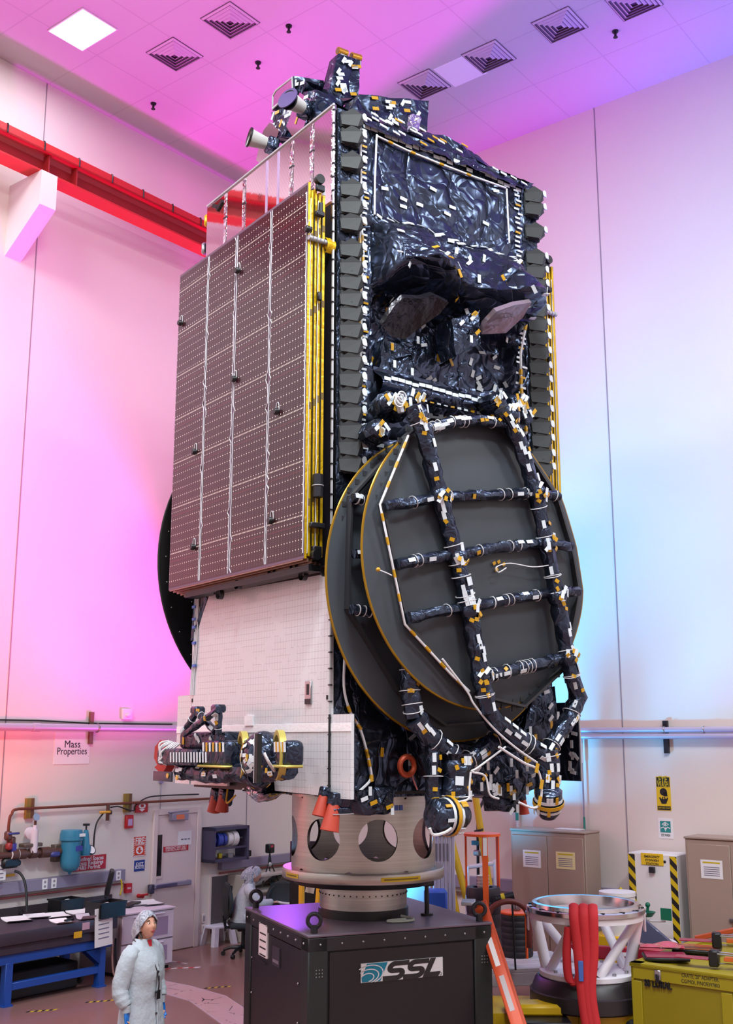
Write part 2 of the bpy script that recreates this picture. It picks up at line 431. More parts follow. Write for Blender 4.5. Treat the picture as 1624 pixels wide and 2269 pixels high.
# --- lower white radiator
def radiator_mat():
    m, b, nb = custom('white_radiator', .32)
    x = nb.xyz(nb.coord())
    ln = nb.math('MAXIMUM', nb.line(x[1], .052, .0022), nb.line(x[2], .066, .0022))
    ln0 = nb.math('MULTIPLY', ln, nb.math('GREATER_THAN', nb.noise(nb.coord(), 5, 2), .42))
    nb.put(b.inputs['Base Color'], nb.mix(ln0, C3(208, 208, 213), C3(146, 140, 144)))
    b.inputs['Coat Weight'].default_value = .3
    return m
RADM = radiator_mat()
def uz(px, py, v=-.02): q = SVp(px, py, v); return (q.y, q.z)
mb = MB()
poly = [uz(735, 1270), uz(735, 1765), uz(611, 1752), uz(609, 1726), uz(505, 1722), uz(505, 1742), uz(425, 1738), uz(428, 1425), uz(466, 1318)]
n = len(poly)
mb.add([(-.03, a, b) for a, b in poly] + [(.0, a, b) for a, b in poly], [list(range(n)), list(range(n, 2 * n))[::-1]] + [(i, n + i, n + (i + 1) % n, (i + 1) % n) for i in range(n)], RADM)
wr = mb.build('white_radiator', sat)
mb = MB()
a = uz(733, 1612); c = uz(428, 1617)
mb.box((-.034, (a[0] + c[0]) / 2, a[1]), (.008, c[0] - a[0], .075), STAPE)
q = uz(556, 1597); mb.box((-.04, q[0], q[1]), (.02, .16, .1), STAPE)
mb.build('silver_seam', wr)
mb = MB(); q0 = uz(680, 1510); q1 = uz(693, 1560)
mb.bb((-.045, q1[0], q1[1]), (-.03, q0[0], q0[1]), STEEL, .004); mc = ((q0[0] + q1[0]) / 2, (q0[1] + q1[1]) / 2)
mb.tube([(-.046, mc[0], mc[1] - .02), (-.046, mc[0], mc[1] + .08)], .022, ORB, 10, flat=(.2, 1, 1)); mb.bb((-.048, q1[0] + .005, q1[1] + .0), (-.03, q0[0] - .005, q1[1] + .05), DKSTEEL)
mb.build('slotted_bracket', wr)
mb = MB()
for k, (px, py) in enumerate(((596, 1722), (727, 1545), (428, 1552))):
    q = uz(px, py); mb.tube([(-.032, q[0], q[1] - .02), (-.032, q[0], q[1] + .02)], .016, ORB, 8, flat=(.3, 1, 1))
mb.build('vent_hole', wr)
# side fins at the foot of the body
mb = MB(); a = uz(736, 1583); b_ = uz(780, 1782)
mb.bb((-.03, b_[0], b_[1] + .04), (.0, -.012, a[1]), RADM); mb.bb((.0, b_[0], b_[1] + .04), (.012, -.012, a[1]), MLIs)
zs = uz(735, 1612)[1]; mb.bb((-.036, b_[0], zs - .035), (-.03, -.012, zs + .035), STAPE)
mb.tube([(-.04, -.006, b_[1]), (-.04, -.006, a[1])], .012, BLACK, 6)
mb.build('white_side_fin', sat)['label'] = 'white gridded fin at near corner'
mb = MB(); a = uz(425, 1540); b_ = uz(388, 1735)
mb.bb((-.02, a[0], b_[1]), (.0, b_[0], a[1]), RADM); mb.bb((-.026, a[0], zs - .035), (-.02, b_[0], zs + .035), STAPE)
mb.build('white_side_fin', sat)['label'] = 'white gridded fin at far corner'
mb = MB(); rnd = random.Random(4)
mb.bb((Bv - .02, -.40, 2.86), (Bv + .012, .0, 3.66), MLI)
for _ in range(12):
    y, z = rnd.uniform(-.36, -.03), rnd.uniform(2.9, 3.6); tagp(mb, (Bv - .024, y, z), (0, rnd.choice((0, 1)), rnd.choice((1, .2))), NVm, .08, .035)
mb.tube([(Bv, -.4, 2.86), (Bv, -.4, 3.66)], .012, PEARL, 6)
mb.build('black_side_fin', sat)
# --- foil blanket on the dish side
def prot(v, z):
    """how far the blanket stands out of the dish side (metres, towards the viewer)"""
    w = .02 * rid((v * 1.1, 0, z * 1.1), 1.6) - .01
    def ss(a, b, x):
        t = min(1, max(0, (x - a) / (b - a))); return t * t * (3 - 2 * t)
    inside = ss(.40, .56, v) * (1 - ss(2.40, 2.54, v))
    zt = 8.62 - .0 * v
    hl = math.exp(-((v - .85) / .42) ** 2); hr = math.exp(-((v - 2.1) / .36) ** 2)
    D = .34 + .26 * hl + .40 * hr
    zl = 7.92 + .10 * hl + .02 * hr
    h = 0
    if z > zl:
        t = (zt - z) / (zt - zl); t = max(0, t); h = D * t ** .75
    elif z > zl - .30:
        t = (zl - z) / .30; h = D * (1 - t * t * (3 - 2 * t)) - .2 * t
    elif z > 6.92:
        h = -.22 - .05 * ss(zl - .3, 7.2, z) if z > 7.0 else -.24
    else: h = 0
    if z > zt: h = 0
    edge = ss(6.88, 6.95, z) * (1 - ss(8.58, 8.66, z))
    h *= inside * (edge if h < 0 else 1)
    if h > .02: w = .06 * rid((v, h, z), 2.4) - .03
    if h < -.05: w = .05 * rid((v, h, z), 3.0)
    return h + w + .012
mb = MB()
mb.grid(lambda a, b: (.29 + 2.33 * a, -prot(.29 + 2.33 * a, 2.8 + 6.86 * b), 2.8 + 6.86 * b), 110, 300, MLI)
rnd = random.Random(11)
def btag(v, z, l=.085, w=.036, ang=0.0, mt=None):
    p = prot(v, z); e = .02
    n_ = Vector(((prot(v + e, z) - prot(v - e, z)) / (2 * e) * -1 * -1, 1, (prot(v, z + e) - prot(v, z - e)) / (2 * e)))
    n_ = Vector((-(prot(v + e, z) - prot(v - e, z)) / (2 * e), -1, -(prot(v, z + e) - prot(v, z - e)) / (2 * e)))
    n_.x *= -1; n_.z *= -1; n_ = Vector((-n_.x, n_.y, -n_.z)).normalized()
    t = Vector((math.cos(ang), 0, math.sin(ang)))
    tagp(mb, Vector((v, -p, z)) + n_ * .012, t, n_, l, w, mt)
for k in range(24): btag(.36 + k * .095, 9.55 + rnd.uniform(-.03, .03), .085, .04, 0)
for k in range(60): btag(.34 + rnd.uniform(-.02, .02), 9.5 - k * .058, .06, .022, 0, KAP if k % 5 == 3 else None)
for k in range(56): btag(2.52 + rnd.uniform(-.03, .03), 9.5 - k * .058, .075, .024, 0, KAP if k % 6 == 3 else None)
for k in range(20): btag(.5 + k * .098, 8.56 + rnd.uniform(-.05, .03), .09, .04, rnd.uniform(-.4, .4))
for _ in range(64): btag(rnd.uniform(.5, 2.5), rnd.uniform(7.0, 8.5), .09, .038, rnd.choice((0, .3, .8, 1.4, 2.2)) + rnd.uniform(-.2, .2), KAP if rnd.random() < .14 else None)
for _ in range(9): btag(rnd.uniform(.5, 2.4), rnd.uniform(8.75, 9.4), .09, .036, rnd.uniform(-.2, .2))
for _ in range(95): btag(rnd.uniform(.4, 2.55), rnd.uniform(2.9, 6.4), .085, .036, rnd.choice((0, 1.5, .6, 2.4)), KAP if rnd.random() < .14 else None)
mb.build('dish_side_blanket', sat)
# corner columns behind the shroud rows, and a top blanket
mb = MB()
for v0, v1 in ((.0, .31), (2.58, Bv)):
    mb.grid(lambda a, b: (v0 + (v1 - v0) * a, -.012 - .014 * rid((v0 + a * .3, 0, 2.8 + b * 6.85), 3.5), 2.8 + b * 6.85), 8, 200, MLIs)
mb.build('corner_blanket', sat)
# side wall behind the near wing: dark
mb = MB(); mb.bb((-.028, .03, 4.75), (-.005, Bu - .02, 8.6), CELLDK); mb.build('wing_side_cover', sat)
# --- white cords and frame lines
def cordz(name, pts, r=.011, mats=(CORD,), lab=None, kapn=0):
    mb = MB(); mb.tube(pts, r, CORD, 6)
    pts = [Vector(p) for p in pts]
    for k in range(kapn):
        i = random.Random(k + 5).randrange(len(pts) - 1); a, b = pts[i], pts[i + 1]; c = a.lerp(b, (k * .37) % 1)
        mb.tube([c, c + (b - a).normalized() * .06], r * 1.35, KAP, 6)
    o = mb.build(name, sat)
    if lab: o['label'] = lab
    return o
def onf(px, py, o=.03):
    q = SUp(px, py, -.03); return Vector((q.x, -prot(q.x, q.z) - o + .0, q.z))
cordz('cable', [onf(796, 255), onf(799, 400), onf(797, 520), onf(795, 640), onf(792, 760), onf(790, 900), onf(786, 1020)], .013, kapn=14)
cordz('cable', [onf(800, 500), onf(805, 560), onf(797, 660), onf(800, 760), onf(793, 850)], .011, kapn=5)
cordz('cable', [onf(832, 300), onf(829, 400), onf(826, 478)], .011)
cordz('cable', [onf(832, 303), onf(900, 334), onf(970, 364), onf(1050, 395), onf(1118, 418)], .012, kapn=4)
cordz('cable', [onf(1120, 420), onf(1122, 480), onf(1126, 540)], .011)
cordz('cable', [onf(1163, 715), onf(1155, 780), onf(1158, 860), onf(1165, 960)], .016, kapn=6)
cordz('cable', smooth_path([SUp(x, y, -.06) for x, y in ((765, 1440), (762, 1520), (775, 1575), (800, 1620), (818, 1690), (822, 1725), (800, 1750), (788, 1758))], 4), .013, kapn=9)
# --- shroud rows
def shroud(seed):
    """folded grey antenna shroud: two overlapping bent plates around a vane, with a white end tab"""
    mb = MB()
    def plate_(pts, th=.003):
        pts = [Vector(p) for p in pts]; nn = (pts[1] - pts[0]).cross(pts[2] - pts[0]).normalized() * th; n = len(pts)
        mb.add(pts + [p + nn for p in pts], [list(range(n)), list(range(n, 2 * n))[::-1]] + [(i, n + i, n + (i + 1) % n, (i + 1) % n) for i in range(n)], SHR)
    A, B, Cn, D = (-.13, -.02, .035), (-.035, -.095, .105), (.055, -.14, .045), (-.055, -.075, -.03)
    plate_((A, B, Cn)); plate_((A, Cn, D))
    E_, F_, G_ = (-.125, -.035, -.075), (.01, -.13, -.10), (.105, -.10, -.035)
    plate_((D, Cn, F_)); plate_((D, F_, E_)); plate_((Cn, G_, F_)); plate_((Cn, (.075, -.07, .085), G_)); plate_((B, (.075, -.07, .085), Cn)); plate_((A, D, E_)); plate_((E_, F_, (-.06, .0, -.10))); plate_((F_, G_, (.09, .0, -.08)))
    mb.bb((-.12, -.03, -.09), (.09, .01, .08), SHR)
    mb.lathe([(0, 0), (.034, 0), (.034, .006), (0, .006)], TAG, Matrix.Translation(Vector((.095, -.125, .035))) @ Matrix.Rotation(PI / 2, 4, 'X') @ Matrix.Diagonal((.8, 1.15, 1, 1)), 14)
    mb.bb((.085, -.12, .0), (.135, -.112, .035), TAG)
    return mb
ysL = [263, 300, 356, 417, 455, 492, 550, 590, 622, 659, 691, 728, 762, 800, 837, 873, 912, 951, 988, 1025]
ysR = [436, 464, 515, 573, 603, 633, 688, 720, 750, 782, 815, 846, 879, 912, 946, 976, 1010, 1040]
first = None
for side, ys in (('L', ysL), ('R', ysR)):
    for k, py in enumerate(ys):
        if side == 'L': q = SUp(768 - (py - 263) * .012, py, -.06); v = .155
        else: q = SUp(1180 + (py - 436) * .035, py, -.06); v = 2.75
        if first is None: first = shroud(1).build('antenna_shroud', sat); o = first
        else: o = first.copy(); COL.objects.link(o); o.parent = sat
        o.location = (v, -.02, q.z)
# --- solar wings
def cell_mat():
    m, b, nb = custom('solar_cells', .3)
    x = nb.xyz(nb.coord())
    def dots(du, dz, r, ou=0, oz=0):
        a = nb.math('SUBTRACT', nb.math('FRACT', nb.math('DIVIDE', nb.math('ADD', x[1], 100 * du + ou), du)), .5)
        c = nb.math('SUBTRACT', nb.math('FRACT', nb.math('DIVIDE', nb.math('ADD', x[2], 100 * dz + oz), dz)), .5)
        a = nb.math('MULTIPLY', a, du); c = nb.math('MULTIPLY', c, dz)
        return nb.math('LESS_THAN', nb.math('ADD', nb.math('MULTIPLY', a, a), nb.math('MULTIPLY', c, c)), r * r)
    fine = dots(.051, .022, .0042)
    big = dots(.051, .088, .0068, 0, .033)
    dense = dots(.0255, .528, .0072, .01, .2)
    col = nb.mix(nb.noise(nb.coord(), .8, 3), C3(40, 11, 19), C3(52, 17, 27))
    col = nb.mix(nb.math('MULTIPLY', fine, .28), col, C3(190, 165, 168))
    col = nb.mix(nb.math('MAXIMUM', big, dense), col, C3(226, 214, 200))
    rw = nb.line(x[2], .528, .010, .03); col = nb.mix(nb.math('MULTIPLY', rw, .4), col, C3(120, 34, 46))
    nb.put(b.inputs['Base Color'], col)
    b.inputs['Coat Weight'].default_value = .5; b.inputs['Coat Roughness'].default_value = .03; b.inputs['Coat IOR'].default_value = 1.38; b.inputs['Specular IOR Level'].default_value = .2
    return m
CELL = cell_mat()
STRIPM = mat('panel_substrate', (100, 74, 94), .45)
PU0, PU1, PZ0, PZ1 = .035, 2.85, 4.93, 8.745
def wing(sgn, v_out, lab):
    """sgn -1: near wing (outer face towards -v); +1: far wing, seen edge on"""
    w = bpy.data.objects.new('solar_wing', None); COL.objects.link(w); w.parent = sat; w['label'] = lab
    mb = MB(); t = .026
    vo = v_out
    mb.bb((vo, PU0, PZ0), (vo - sgn * t, PU1, PZ1), GOLDF)
    # four cell fields with substrate strips between
    px = [(402, 0), (457, 0), (462, 0)]
    us = [SVp(a, b_, vo).y for a, b_ in ((402, 800), (458, 800), (524, 800), (600, 800), (686, 800))]
    # pixel columns at row y = 800 (cells run between the strips)
    us = [PU1 - .01, SVp(457, 800, vo).y, SVp(519.5, 800, vo).y, SVp(597, 800, vo).y, PU0 + .012]
    e = vo + sgn * .003
    mb.bb((e - sgn * .002, PU0, PZ0), (e, PU1, PZ1), STRIPM)
    gaps = [.0, .035, .05, .035, .0]
    for k in range(4):
        a, b_ = us[k] - gaps[k] * .5 - .006, us[k + 1] + gaps[k + 1] * .5 + .006
        mb.bb((e, b_, PZ0 + .03), (e + sgn * .003, a, PZ1 - .03), CELL)
    pan = mb.build('solar_panel', w)
    if sgn < 0:
        mb = MB(); rnd = random.Random(3)
        for k in (1, 2, 3):
            for s_ in (-1, 1):
                pts = []; z = PZ0 + .03
                while z < PZ1 - .03:
                    off = gaps[k] * .36 + rnd.uniform(-.006, .008) + (.03 if rnd.random() < .05 else 0)
                    pts.append((vo - .008, us[k] + s_ * off, z)); z += .05
                mb.tube(pts, .0048, CORD, 4)
        z = PZ0 + .05; pts = []
        while z < PZ1 - .05: pts.append((vo - .008, PU0 + .012 + rnd.uniform(0, .008), z)); z += .06
        mb.tube(pts, .005, CORD, 4)
        mb.build('white_wire', w)
        for px_, py_ in ((400, 716), (527, 600), (519, 840), (613, 912), (431, 1001), (600, 1154), (428, 1212), (683, 508)):
            q = SVp(px_, py_, vo - .02); mb = MB()
            mb.lathe([(0, -.012), (.035, -.012), (.035, .04), (.028, .05), (0, .05)], BLACK, Matrix.Translation((vo - .003, q.y, q.z)) @ Matrix.Rotation(-PI / 2, 4, 'Y'), 14)
            mb.tube([(vo - .01, q.y + .03 * math.cos(a), q.z + .03 + .07 * math.sin(a)) for a in [2 * PI * i / 14 for i in range(14)]], .004, CORD, 4, closed=True)
            mb.build('hold_down_button', w)
    # stowed panels behind
    for k in range(1, 5):
        mb = MB(); vv = vo - sgn * (.0 + k * .045)
        th = .02 if k in (1, 2, 3) else .028
        for zz in (0,): mb.bb((vv, PU0 + .01, PZ0 + .03), (vv - sgn * th, PU1 - .02, PZ1 - .04 - .03 * (k % 2)), GOLDF)
        rnd = random.Random(k)
        for z in (5.4, 6.35, 7.3, 8.1): mb.bb((vv + sgn * .001, PU0 + .008, z + k * .04), (vv - sgn * (th + .001), PU0 + .014, z + k * .04 + .07), mat('amber_dark', (110, 84, 20), .5))
        mb.bb((vv + sgn * .001, PU0 + .006, 8.66), (vv - sgn * th, PU0 + .03, 8.745), PEARL) if k in (4,) else None
        mb.build('stowed_panel', w)
        mb = MB(); z = PZ0 + .05; pts = []
        while z < PZ1 - .1: pts.append((vv + sgn * .012 + rnd.uniform(-.003, .003), PU0 + .004, z)); z += .09
        mb.tube(pts, .005, CORD if k % 2 else BLACK, 4); mb.build('edge_wire', w)
    # hold-down bar, hinges and motor
    mb = MB(); z = 8.14
    for k in range(5): mb.cyl((vo - sgn * (k * .045 - .005), PU0 - .02, z), (vo - sgn * (k * .045 + .03), PU0 - .02, z), .026, PEARL, seg=10)
    mb.build('hold_down_bar', w)
    mb = MB(); mb.grid(lambda a, b: (vo - sgn * (.2 + .1 * a), PU0 - .02 - .05 * math.sin(PI * b) + .01 * rid((a, b, 1), 3), z - .1 + .16 * b), 8, 8, GOLDF); mb.box((vo - sgn * .25, PU0 + .0, z - .02), (.09, .05, .1), GOLDF, bev=.02); mb.build('amber_boot', w)
    for zz, nm in ((8.62, 'hinge'), (4.97, 'hinge')):
        mb = MB(); mb.lathe([(.0, -.03), (.05, -.03), (.055, 0), (.05, .03), (0, .03)], BLACK, Matrix.Translation((vo - sgn * .11, PU0 - .03, zz + (.17 if zz > 6 else 0))) @ Matrix.Rotation(PI / 2, 4, 'X'), 16)
        mb.box((vo - sgn * .13, PU0 - .015, zz + (.09 if zz > 6 else .05)), (.1, .04, .07), DKSTEEL, bev=.008); mb.build(nm, w)
    mb = MB(); mb.cyl((vo - sgn * .13, PU0 - .03, 8.40), (vo - sgn * .13, PU0 - .03, 8.54), .022, DKSTEEL, seg=10); mb.box((vo - sgn * .12, PU0 - .03, 8.42), (.1, .05, .06), DKSTEEL, bev=.012)
    mb.box((vo - sgn * .13, PU0 - .02, 7.55), (.05, .04, .09), DKSTEEL, bev=.01); mb.build('latch', w)
    mb = MB(); mb.cyl((vo - sgn * .12, PU0 - .04, 5.52), (vo - sgn * .12, PU0 - .04, 5.74), .05, DKSTEEL, seg=14); mb.torus((vo - sgn * .12, PU0 - .04, 5.63), .052, .006, PEARL); mb.build('drive_motor', w); mb = MB(); mb.box((vo - sgn * .12, PU0 - .03, 5.25), (.16, .05, .05), DKSTEEL, bev=.008); mb.build('motor_bracket', w)
    if sgn < 0:
        mb = MB()
        for k in range(5): mb.bb((vo - sgn * (k * .045), PU0 + .02, PZ0 - .012 - .012 * k), (vo - sgn * (k * .045 + .016), PU1 - .02, PZ0 + .02 - .012 * k), mat('bronze_edge', (150, 112, 96), .35, .4))
        mb.bb((vo - sgn * .05, PU0, PZ0 - .11), (vo - sgn * .2, PU1 - .3, PZ0 - .05), ORB)
        mb.build('lower_edge_frame', w)
        for k, (px_, py_) in enumerate(((655, 1258), (668, 1262), (606, 1270), (665, 1279), (531, 1300), (474, 1310), (490, 1322), (714, 1270))):
            q = SVp(px_, py_, vo + .1); mb = MB(); rr = .05
            mb.grid(lambda a, b: (vo + .06 + .05 * b + k % 2 * .05, q.y + rr * math.cos(2 * PI * a), q.z + .02 + rr * math.sin(2 * PI * a)), 18, 1, mat('loop_strip', (60, 52, 56), .35, .5), wrapu=True)
            mb.build('strip_loop', w)
    return w
wing(-1, -.31, 'near folded solar wing showing its dark red cells')
wing(1, 3.13, 'far folded solar wing seen edge on')
# --- dishes
def traced(pts, u): return [SUp(x, y, u) for x, y in pts]
def dish(name, lab, cv, cz, r, u0, clip=None, bulge=.10, sgn=-1, mt=None):
    """a thin curved reflector seen from its back; clip = traced points of a cut edge (local v, z)"""
    N = 96; ang = []
    cl = []
    if clip:
        cl = sorted([(math.atan2(z - cz, v - cv), math.hypot(v - cv, z - cz)) for v, z in clip])
    def rad(a):
        if not cl: return r
        if a < cl[0][0] or a > cl[-1][0]: return r
        for (a0, r0), (a1, r1) in zip(cl[:-1], cl[1:]):
            if a0 <= a <= a1:
                p0 = Vector((math.cos(a0), math.sin(a0))) * r0; p1 = Vector((math.cos(a1), math.sin(a1))) * r1; d = p1 - p0
                den = math.cos(a) * d.y - math.sin(a) * d.x
                return min(r, (p0.x * d.y - p0.y * d.x) / den)
        return r
    mb = MB(); K = 14
    def fn(a, b):
        an = -PI + 2 * PI * a; R_ = rad(an) * b
        return (cv + R_ * math.cos(an), u0 + sgn * bulge * (1 - (R_ / r) ** 2), cz + R_ * math.sin(an))
    mb.grid(fn, N, K, mt or GREYC, wrapu=True)
    mb.grid(lambda a, b: Vector(fn(a, b)) + Vector((0, -sgn * .022, 0)), N, K, mt or GREYC, wrapu=True)
    o = mb.build(name, sat); o['label'] = lab
    mr_ = MB(); mr_.tube([Vector(fn(k / N, 1)) + Vector((0, -sgn * .011, 0)) for k in range(N)], .013, mat('amber_rim', (150, 112, 12), .3, .5) if mt is None else mt, 6, closed=True); mr_.build('rim', o)
    return o, fn
UF, UR = -.62, -.28
clipF = [(q.x, q.z) for q in traced([(1120, 925), (1180, 1010), (1245, 1108), (1275, 1210), (1292, 1312), (1285, 1400), (1262, 1470)], UF)]
front, fnF = dish('dish_reflector', 'front dish, nearest to the viewer', 1.31, 4.98, 1.425, UF, clipF)
rear, fnR = dish('dish_reflector', 'rear dish, tucked behind the front one', 1.235, 4.77, 1.505, UR)
def stiff(par, pts, u0, h, closed=True, cord=None, tabs=True):
    q = [SUp(x, y, u0) for x, y in pts]; mb = MB(); n = len(q)
    for i in range(n if closed else n - 1):
        a, b = q[i], q[(i + 1) % n]; d = (b - a).normalized(); s_ = Vector((d.z, 0, -d.x)) * .012
        y0, y1 = u0 - h, u0 + .1
        vs = [a - s_, b - s_, b + s_, a + s_]
        mb.add([Vector((p.x, y0, p.z)) for p in vs] + [Vector((p.x, y1, p.z)) for p in vs], [(0, 1, 2, 3), (7, 6, 5, 4), (0, 4, 5, 1), (1, 5, 6, 2), (2, 6, 7, 3), (3, 7, 4, 0)], GREYD)
        if tabs:
            L = (b - a).length; k = int(L / .12)
            for j in range(k):
                c = a.lerp(b, (j + .5) / k); nrm = s_.normalized()
                for sd in (-1, 1): mb.box((c.x + nrm.x * sd * .035, u0 + .055, c.z + nrm.z * sd * .035), (.05, .012, .05), GREYD)
    o = mb.build('stiffener_ring', par)
    if cord:
        mc = MB(); cq = [SUp(x, y, u0 - h - .01) for x, y in cord]; mc.tube(cq, .012, CORD, 6)
        for a, b in zip(cq[:-1], cq[1:]):
            L = (b - a).length
            for j in range(int(L / .22)):
                c = a.lerp(b, (j * .22 + .08) / L); mc.tube([c, c + (b - a).normalized() * .07], .0145, KAP, 6)
        mc.build('edge_cable', par)
stiff(front, [(905, 965), (846, 1118), (870, 1243), (900, 1383), (1036, 1535), (1160, 1565), (1250, 1480), (1280, 1310), (1262, 1205), (1232, 1105), (1165, 1000), (1110, 945), (950, 925)], UF - .06, .03,
      cord=[(905, 965), (842, 1118), (868, 1243), (897, 1383), (1000, 1495), (1040, 1532)])
stiff(rear, [(862, 1008), (778, 1100), (772, 1230), (770, 1350), (880, 1530), (985, 1607), (1075, 1600), (1180, 1480), (1230, 1200), (1150, 960), (950, 950)], UR - .06, .03)
UT = UF - .17
def limb(par, name, pts, r, seed, u=UT, **kw):
    mb = MB(); wrap(mb, [SUp(p[0], p[1], p[2] if len(p) > 2 else u) for p in pts], r, seed, **kw); return mb.build(name, par)
limb(front, 'spine_tube', [(915, 898), (940, 960), (975, 1100), (1012, 1235), (1040, 1360), (1066, 1500), (1082, 1580)], .082, 1, ties=9, tags=34)
limb(front, 'spine_tube', [(1110, 905), (1150, 975), (1188, 1098), (1212, 1215), (1234, 1325), (1258, 1455), (1270, 1510)], .078, 2, ties=9, tags=30)
for k, pts in enumerate(([(930, 955), (1000, 935), (1070, 932), (1140, 945)],
                         [(855, 1120), (905, 1115), (975, 1100), (1080, 1097), (1190, 1092), (1238, 1100)],
                         [(882, 1250), (940, 1238), (1012, 1228), (1110, 1212), (1212, 1203), (1266, 1212)],
                         [(906, 1370), (970, 1355), (1040, 1345), (1130, 1328), (1234, 1312), (1282, 1310)],
                         [(1066, 1502), (1150, 1480), (1258, 1458)])):
    limb(front, 'cross_tube', pts, .052 if k < 4 else .06, 20 + k, UT + .03, ties=7, tags=5 if k else 16, crk=.16)
for k, (x, y) in enumerate(((975, 1098), (1190, 1095), (1014, 1232), (1212, 1208), (1040, 1352), (1234, 1322), (1066, 1500), (1258, 1458), (925, 920), (1130, 920))):
    q = SUp(x, y, UT); mb = MB(); rnd = random.Random(k + 50)
    mb.ball(q, (.105, .10, .11), MLIs, 10, 7)
    for j in range(7):
        d = Vector((rnd.uniform(-1, .7), -1, rnd.uniform(-1, 1))).normalized()
        tagp(mb, q + d * .115, (rnd.uniform(-1, 1), 0, 1), d, .08 if j % 2 else .045, .036, TAG if j % 2 else KAP)
    mb.build('tube_joint', front)
# short stubs of the rear dish ribs
for k, pts in enumerate(([(780, 1103), (800, 1107), (850, 1105)], [(783, 1227), (850, 1228)], [(778, 1350), (820, 1356), (880, 1358)])):
    mb = MB(); wrap(mb, [SUp(x, y, UR - .12) for x, y in pts], .045, 60 + k, ties=3, tags=2); mb.build('cross_tube', rear)
mb = MB(); wrap(mb, [SUp(908, 1455, UR - .2), SUp(908, 1530, UR - .2), SUp(918, 1590, UR - .2)], .085, 70, ties=4, tags=10); mb.build('spine_tube', rear)
# drooping sensor wires
mb = MB(); mb.tube(smooth_path([SUp(x, y, UF - .2) for x, y in ((838, 1262), (858, 1270), (868, 1275))], 4), .006, CORD, 4); mb.ball(SUp(838, 1262, UF - .19), .02, KAP, 8, 6); mb.build('sensor_wire', front)
mb = MB(); mb.tube(smooth_path([SUp(x, y, UF - .2) for x, y in ((1218, 1252), (1180, 1256), (1130, 1248), (1100, 1256), (1105, 1268), (1122, 1258))], 4), .006, CORD, 4)
for x, y in ((1095, 1248), (1105, 1245), (1116, 1250), (1100, 1262)): tagp(mb, SUp(x, y, UF - .12), (1, 0, .6), NU, .04, .03, KAP)
mb.build('sensor_wire', front)
# --- booms under the dishes, down to the pivot drums
UB = -.66
def boom(lab, pts, r, seed, u=UB, **kw):
    o = limb(sat, 'dish_boom', pts, r, seed, u, **kw); o['label'] = lab; return o
boom('boom of the front dish, left limb', [(1082, 1575), (1098, 1600), (1150, 1640), (1205, 1672)], .095, 81, tags=8, ties=2)
boom('boom of the front dish, right limb', [(1268, 1500), (1280, 1545), (1262, 1590), (1228, 1640), (1210, 1672)], .085, 82, tags=10, ties=2)
boom('stem of the front dish boom', [(1208, 1662), (1214, 1700), (1212, 1752)], .125, 83, tags=12, ties=1)
boom('boom of the rear dish, left limb', [(918, 1590), (950, 1632), (1005, 1678)], .1, 84, -.5, tags=7, ties=2)
boom('boom of the rear dish, right limb', [(1130, 1610), (1085, 1648), (1030, 1690)], .085, 85, -.45, tags=8, ties=2)
boom('stem of the rear dish boom', [(1010, 1670), (1010, 1715), (1008, 1775)], .15, 86, -.55, tags=14, ties=1)
boom('strut beside the rear dish boom', [(958, 1650), (960, 1720), (960, 1790)], .08, 87, -.5, tags=5, ties=1)
def drum(name, px, py, u, r, L, seed, ax):
    mb = MB(); c = SUp(px, py, u); rnd = random.Random(seed); T = Matrix.Translation(c) @ ax
    mb.lathe([(0, -L), (r * .7, -L), (r * .98, -L * .8), (r, -L * .3), (r, -.02), (r * 1.12, -.02), (r * 1.12, .02), (r * .92, .02), (r * .92, L * .6), (r * .6, L), (0, L)], MLIs, T, 20)
    mb.lathe([(r * 1.02, -.06), (r * 1.05, -.06), (r * 1.05, -.03), (r * 1.02, -.03)], TAG, T, 20)
    mb.lathe([(r * 1.13, -.018), (r * 1.17, -.018), (r * 1.17, .018), (r * 1.13, .018)], KAP, T, 20)
    mb.lathe([(r * .93, .05), (r * .97, .05), (r * .97, .075), (r * .93, .075)], TAG, T, 20)
    for k in range(16):
        a = rnd.uniform(0, 2 * PI); z = rnd.choice((-L * .5, L * .3, L * .45)); p = T @ Vector((r * math.cos(a), r * math.sin(a), z)); nn = (T.to_3x3() @ Vector((math.cos(a), math.sin(a), 0)))
        tagp(mb, p + nn * .01, T.to_3x3() @ Vector((0, 0, 1)), nn, .07, .03, TAG if k % 3 else KAP)
    return mb.build(name, sat)
drum('pivot_drum', 993, 1808, -.62, .155, .2, 5, Matrix.Rotation(PI / 2, 4, 'Y'))
drum('pivot_drum', 1215, 1778, -.7, .13, .15, 6, Matrix.Rotation(R(200), 4, 'X') @ Matrix.Rotation(R(15), 4, 'Y'))
mb = MB(); mb.tube(smooth_path([SUp(x, y, -.75) for x, y in ((952, 1835), (960, 1850), (985, 1845), (1000, 1835))], 4), .014, CORD, 6); mb.build('cable', sat)
mb = MB(); mb.tube(smooth_path([SUp(x, y, -.8) for x, y in ((1105, 1655), (1160, 1690), (1190, 1705), (1200, 1740), (1196, 1780), (1180, 1790), (1150, 1778))], 5), .012, CORD, 6)
for p in ((1190, 1702), (1200, 1738), (1196, 1775)): tagp(mb, SUp(*p, -.82), (.3, 0, 1), NU, .09, .04, KAP)
mb.build('cable', sat)
mb = MB(); mb.tube(smooth_path([SUp(x, y, -.78) for x, y in ((980, 1460), (1035, 1532), (1050, 1560), (1090, 1610), (1140, 1655), (1190, 1690))], 5), .010, CORD, 6); mb.build('cable', sat)
mb = MB(); mb.tube(smooth_path([SUp(x, y, -.7) for x, y in ((1120, 1655), (1060, 1700), (1045, 1710), (1075, 1720), (1085, 1760), (1105, 1770))], 5), .010, CORD, 6)
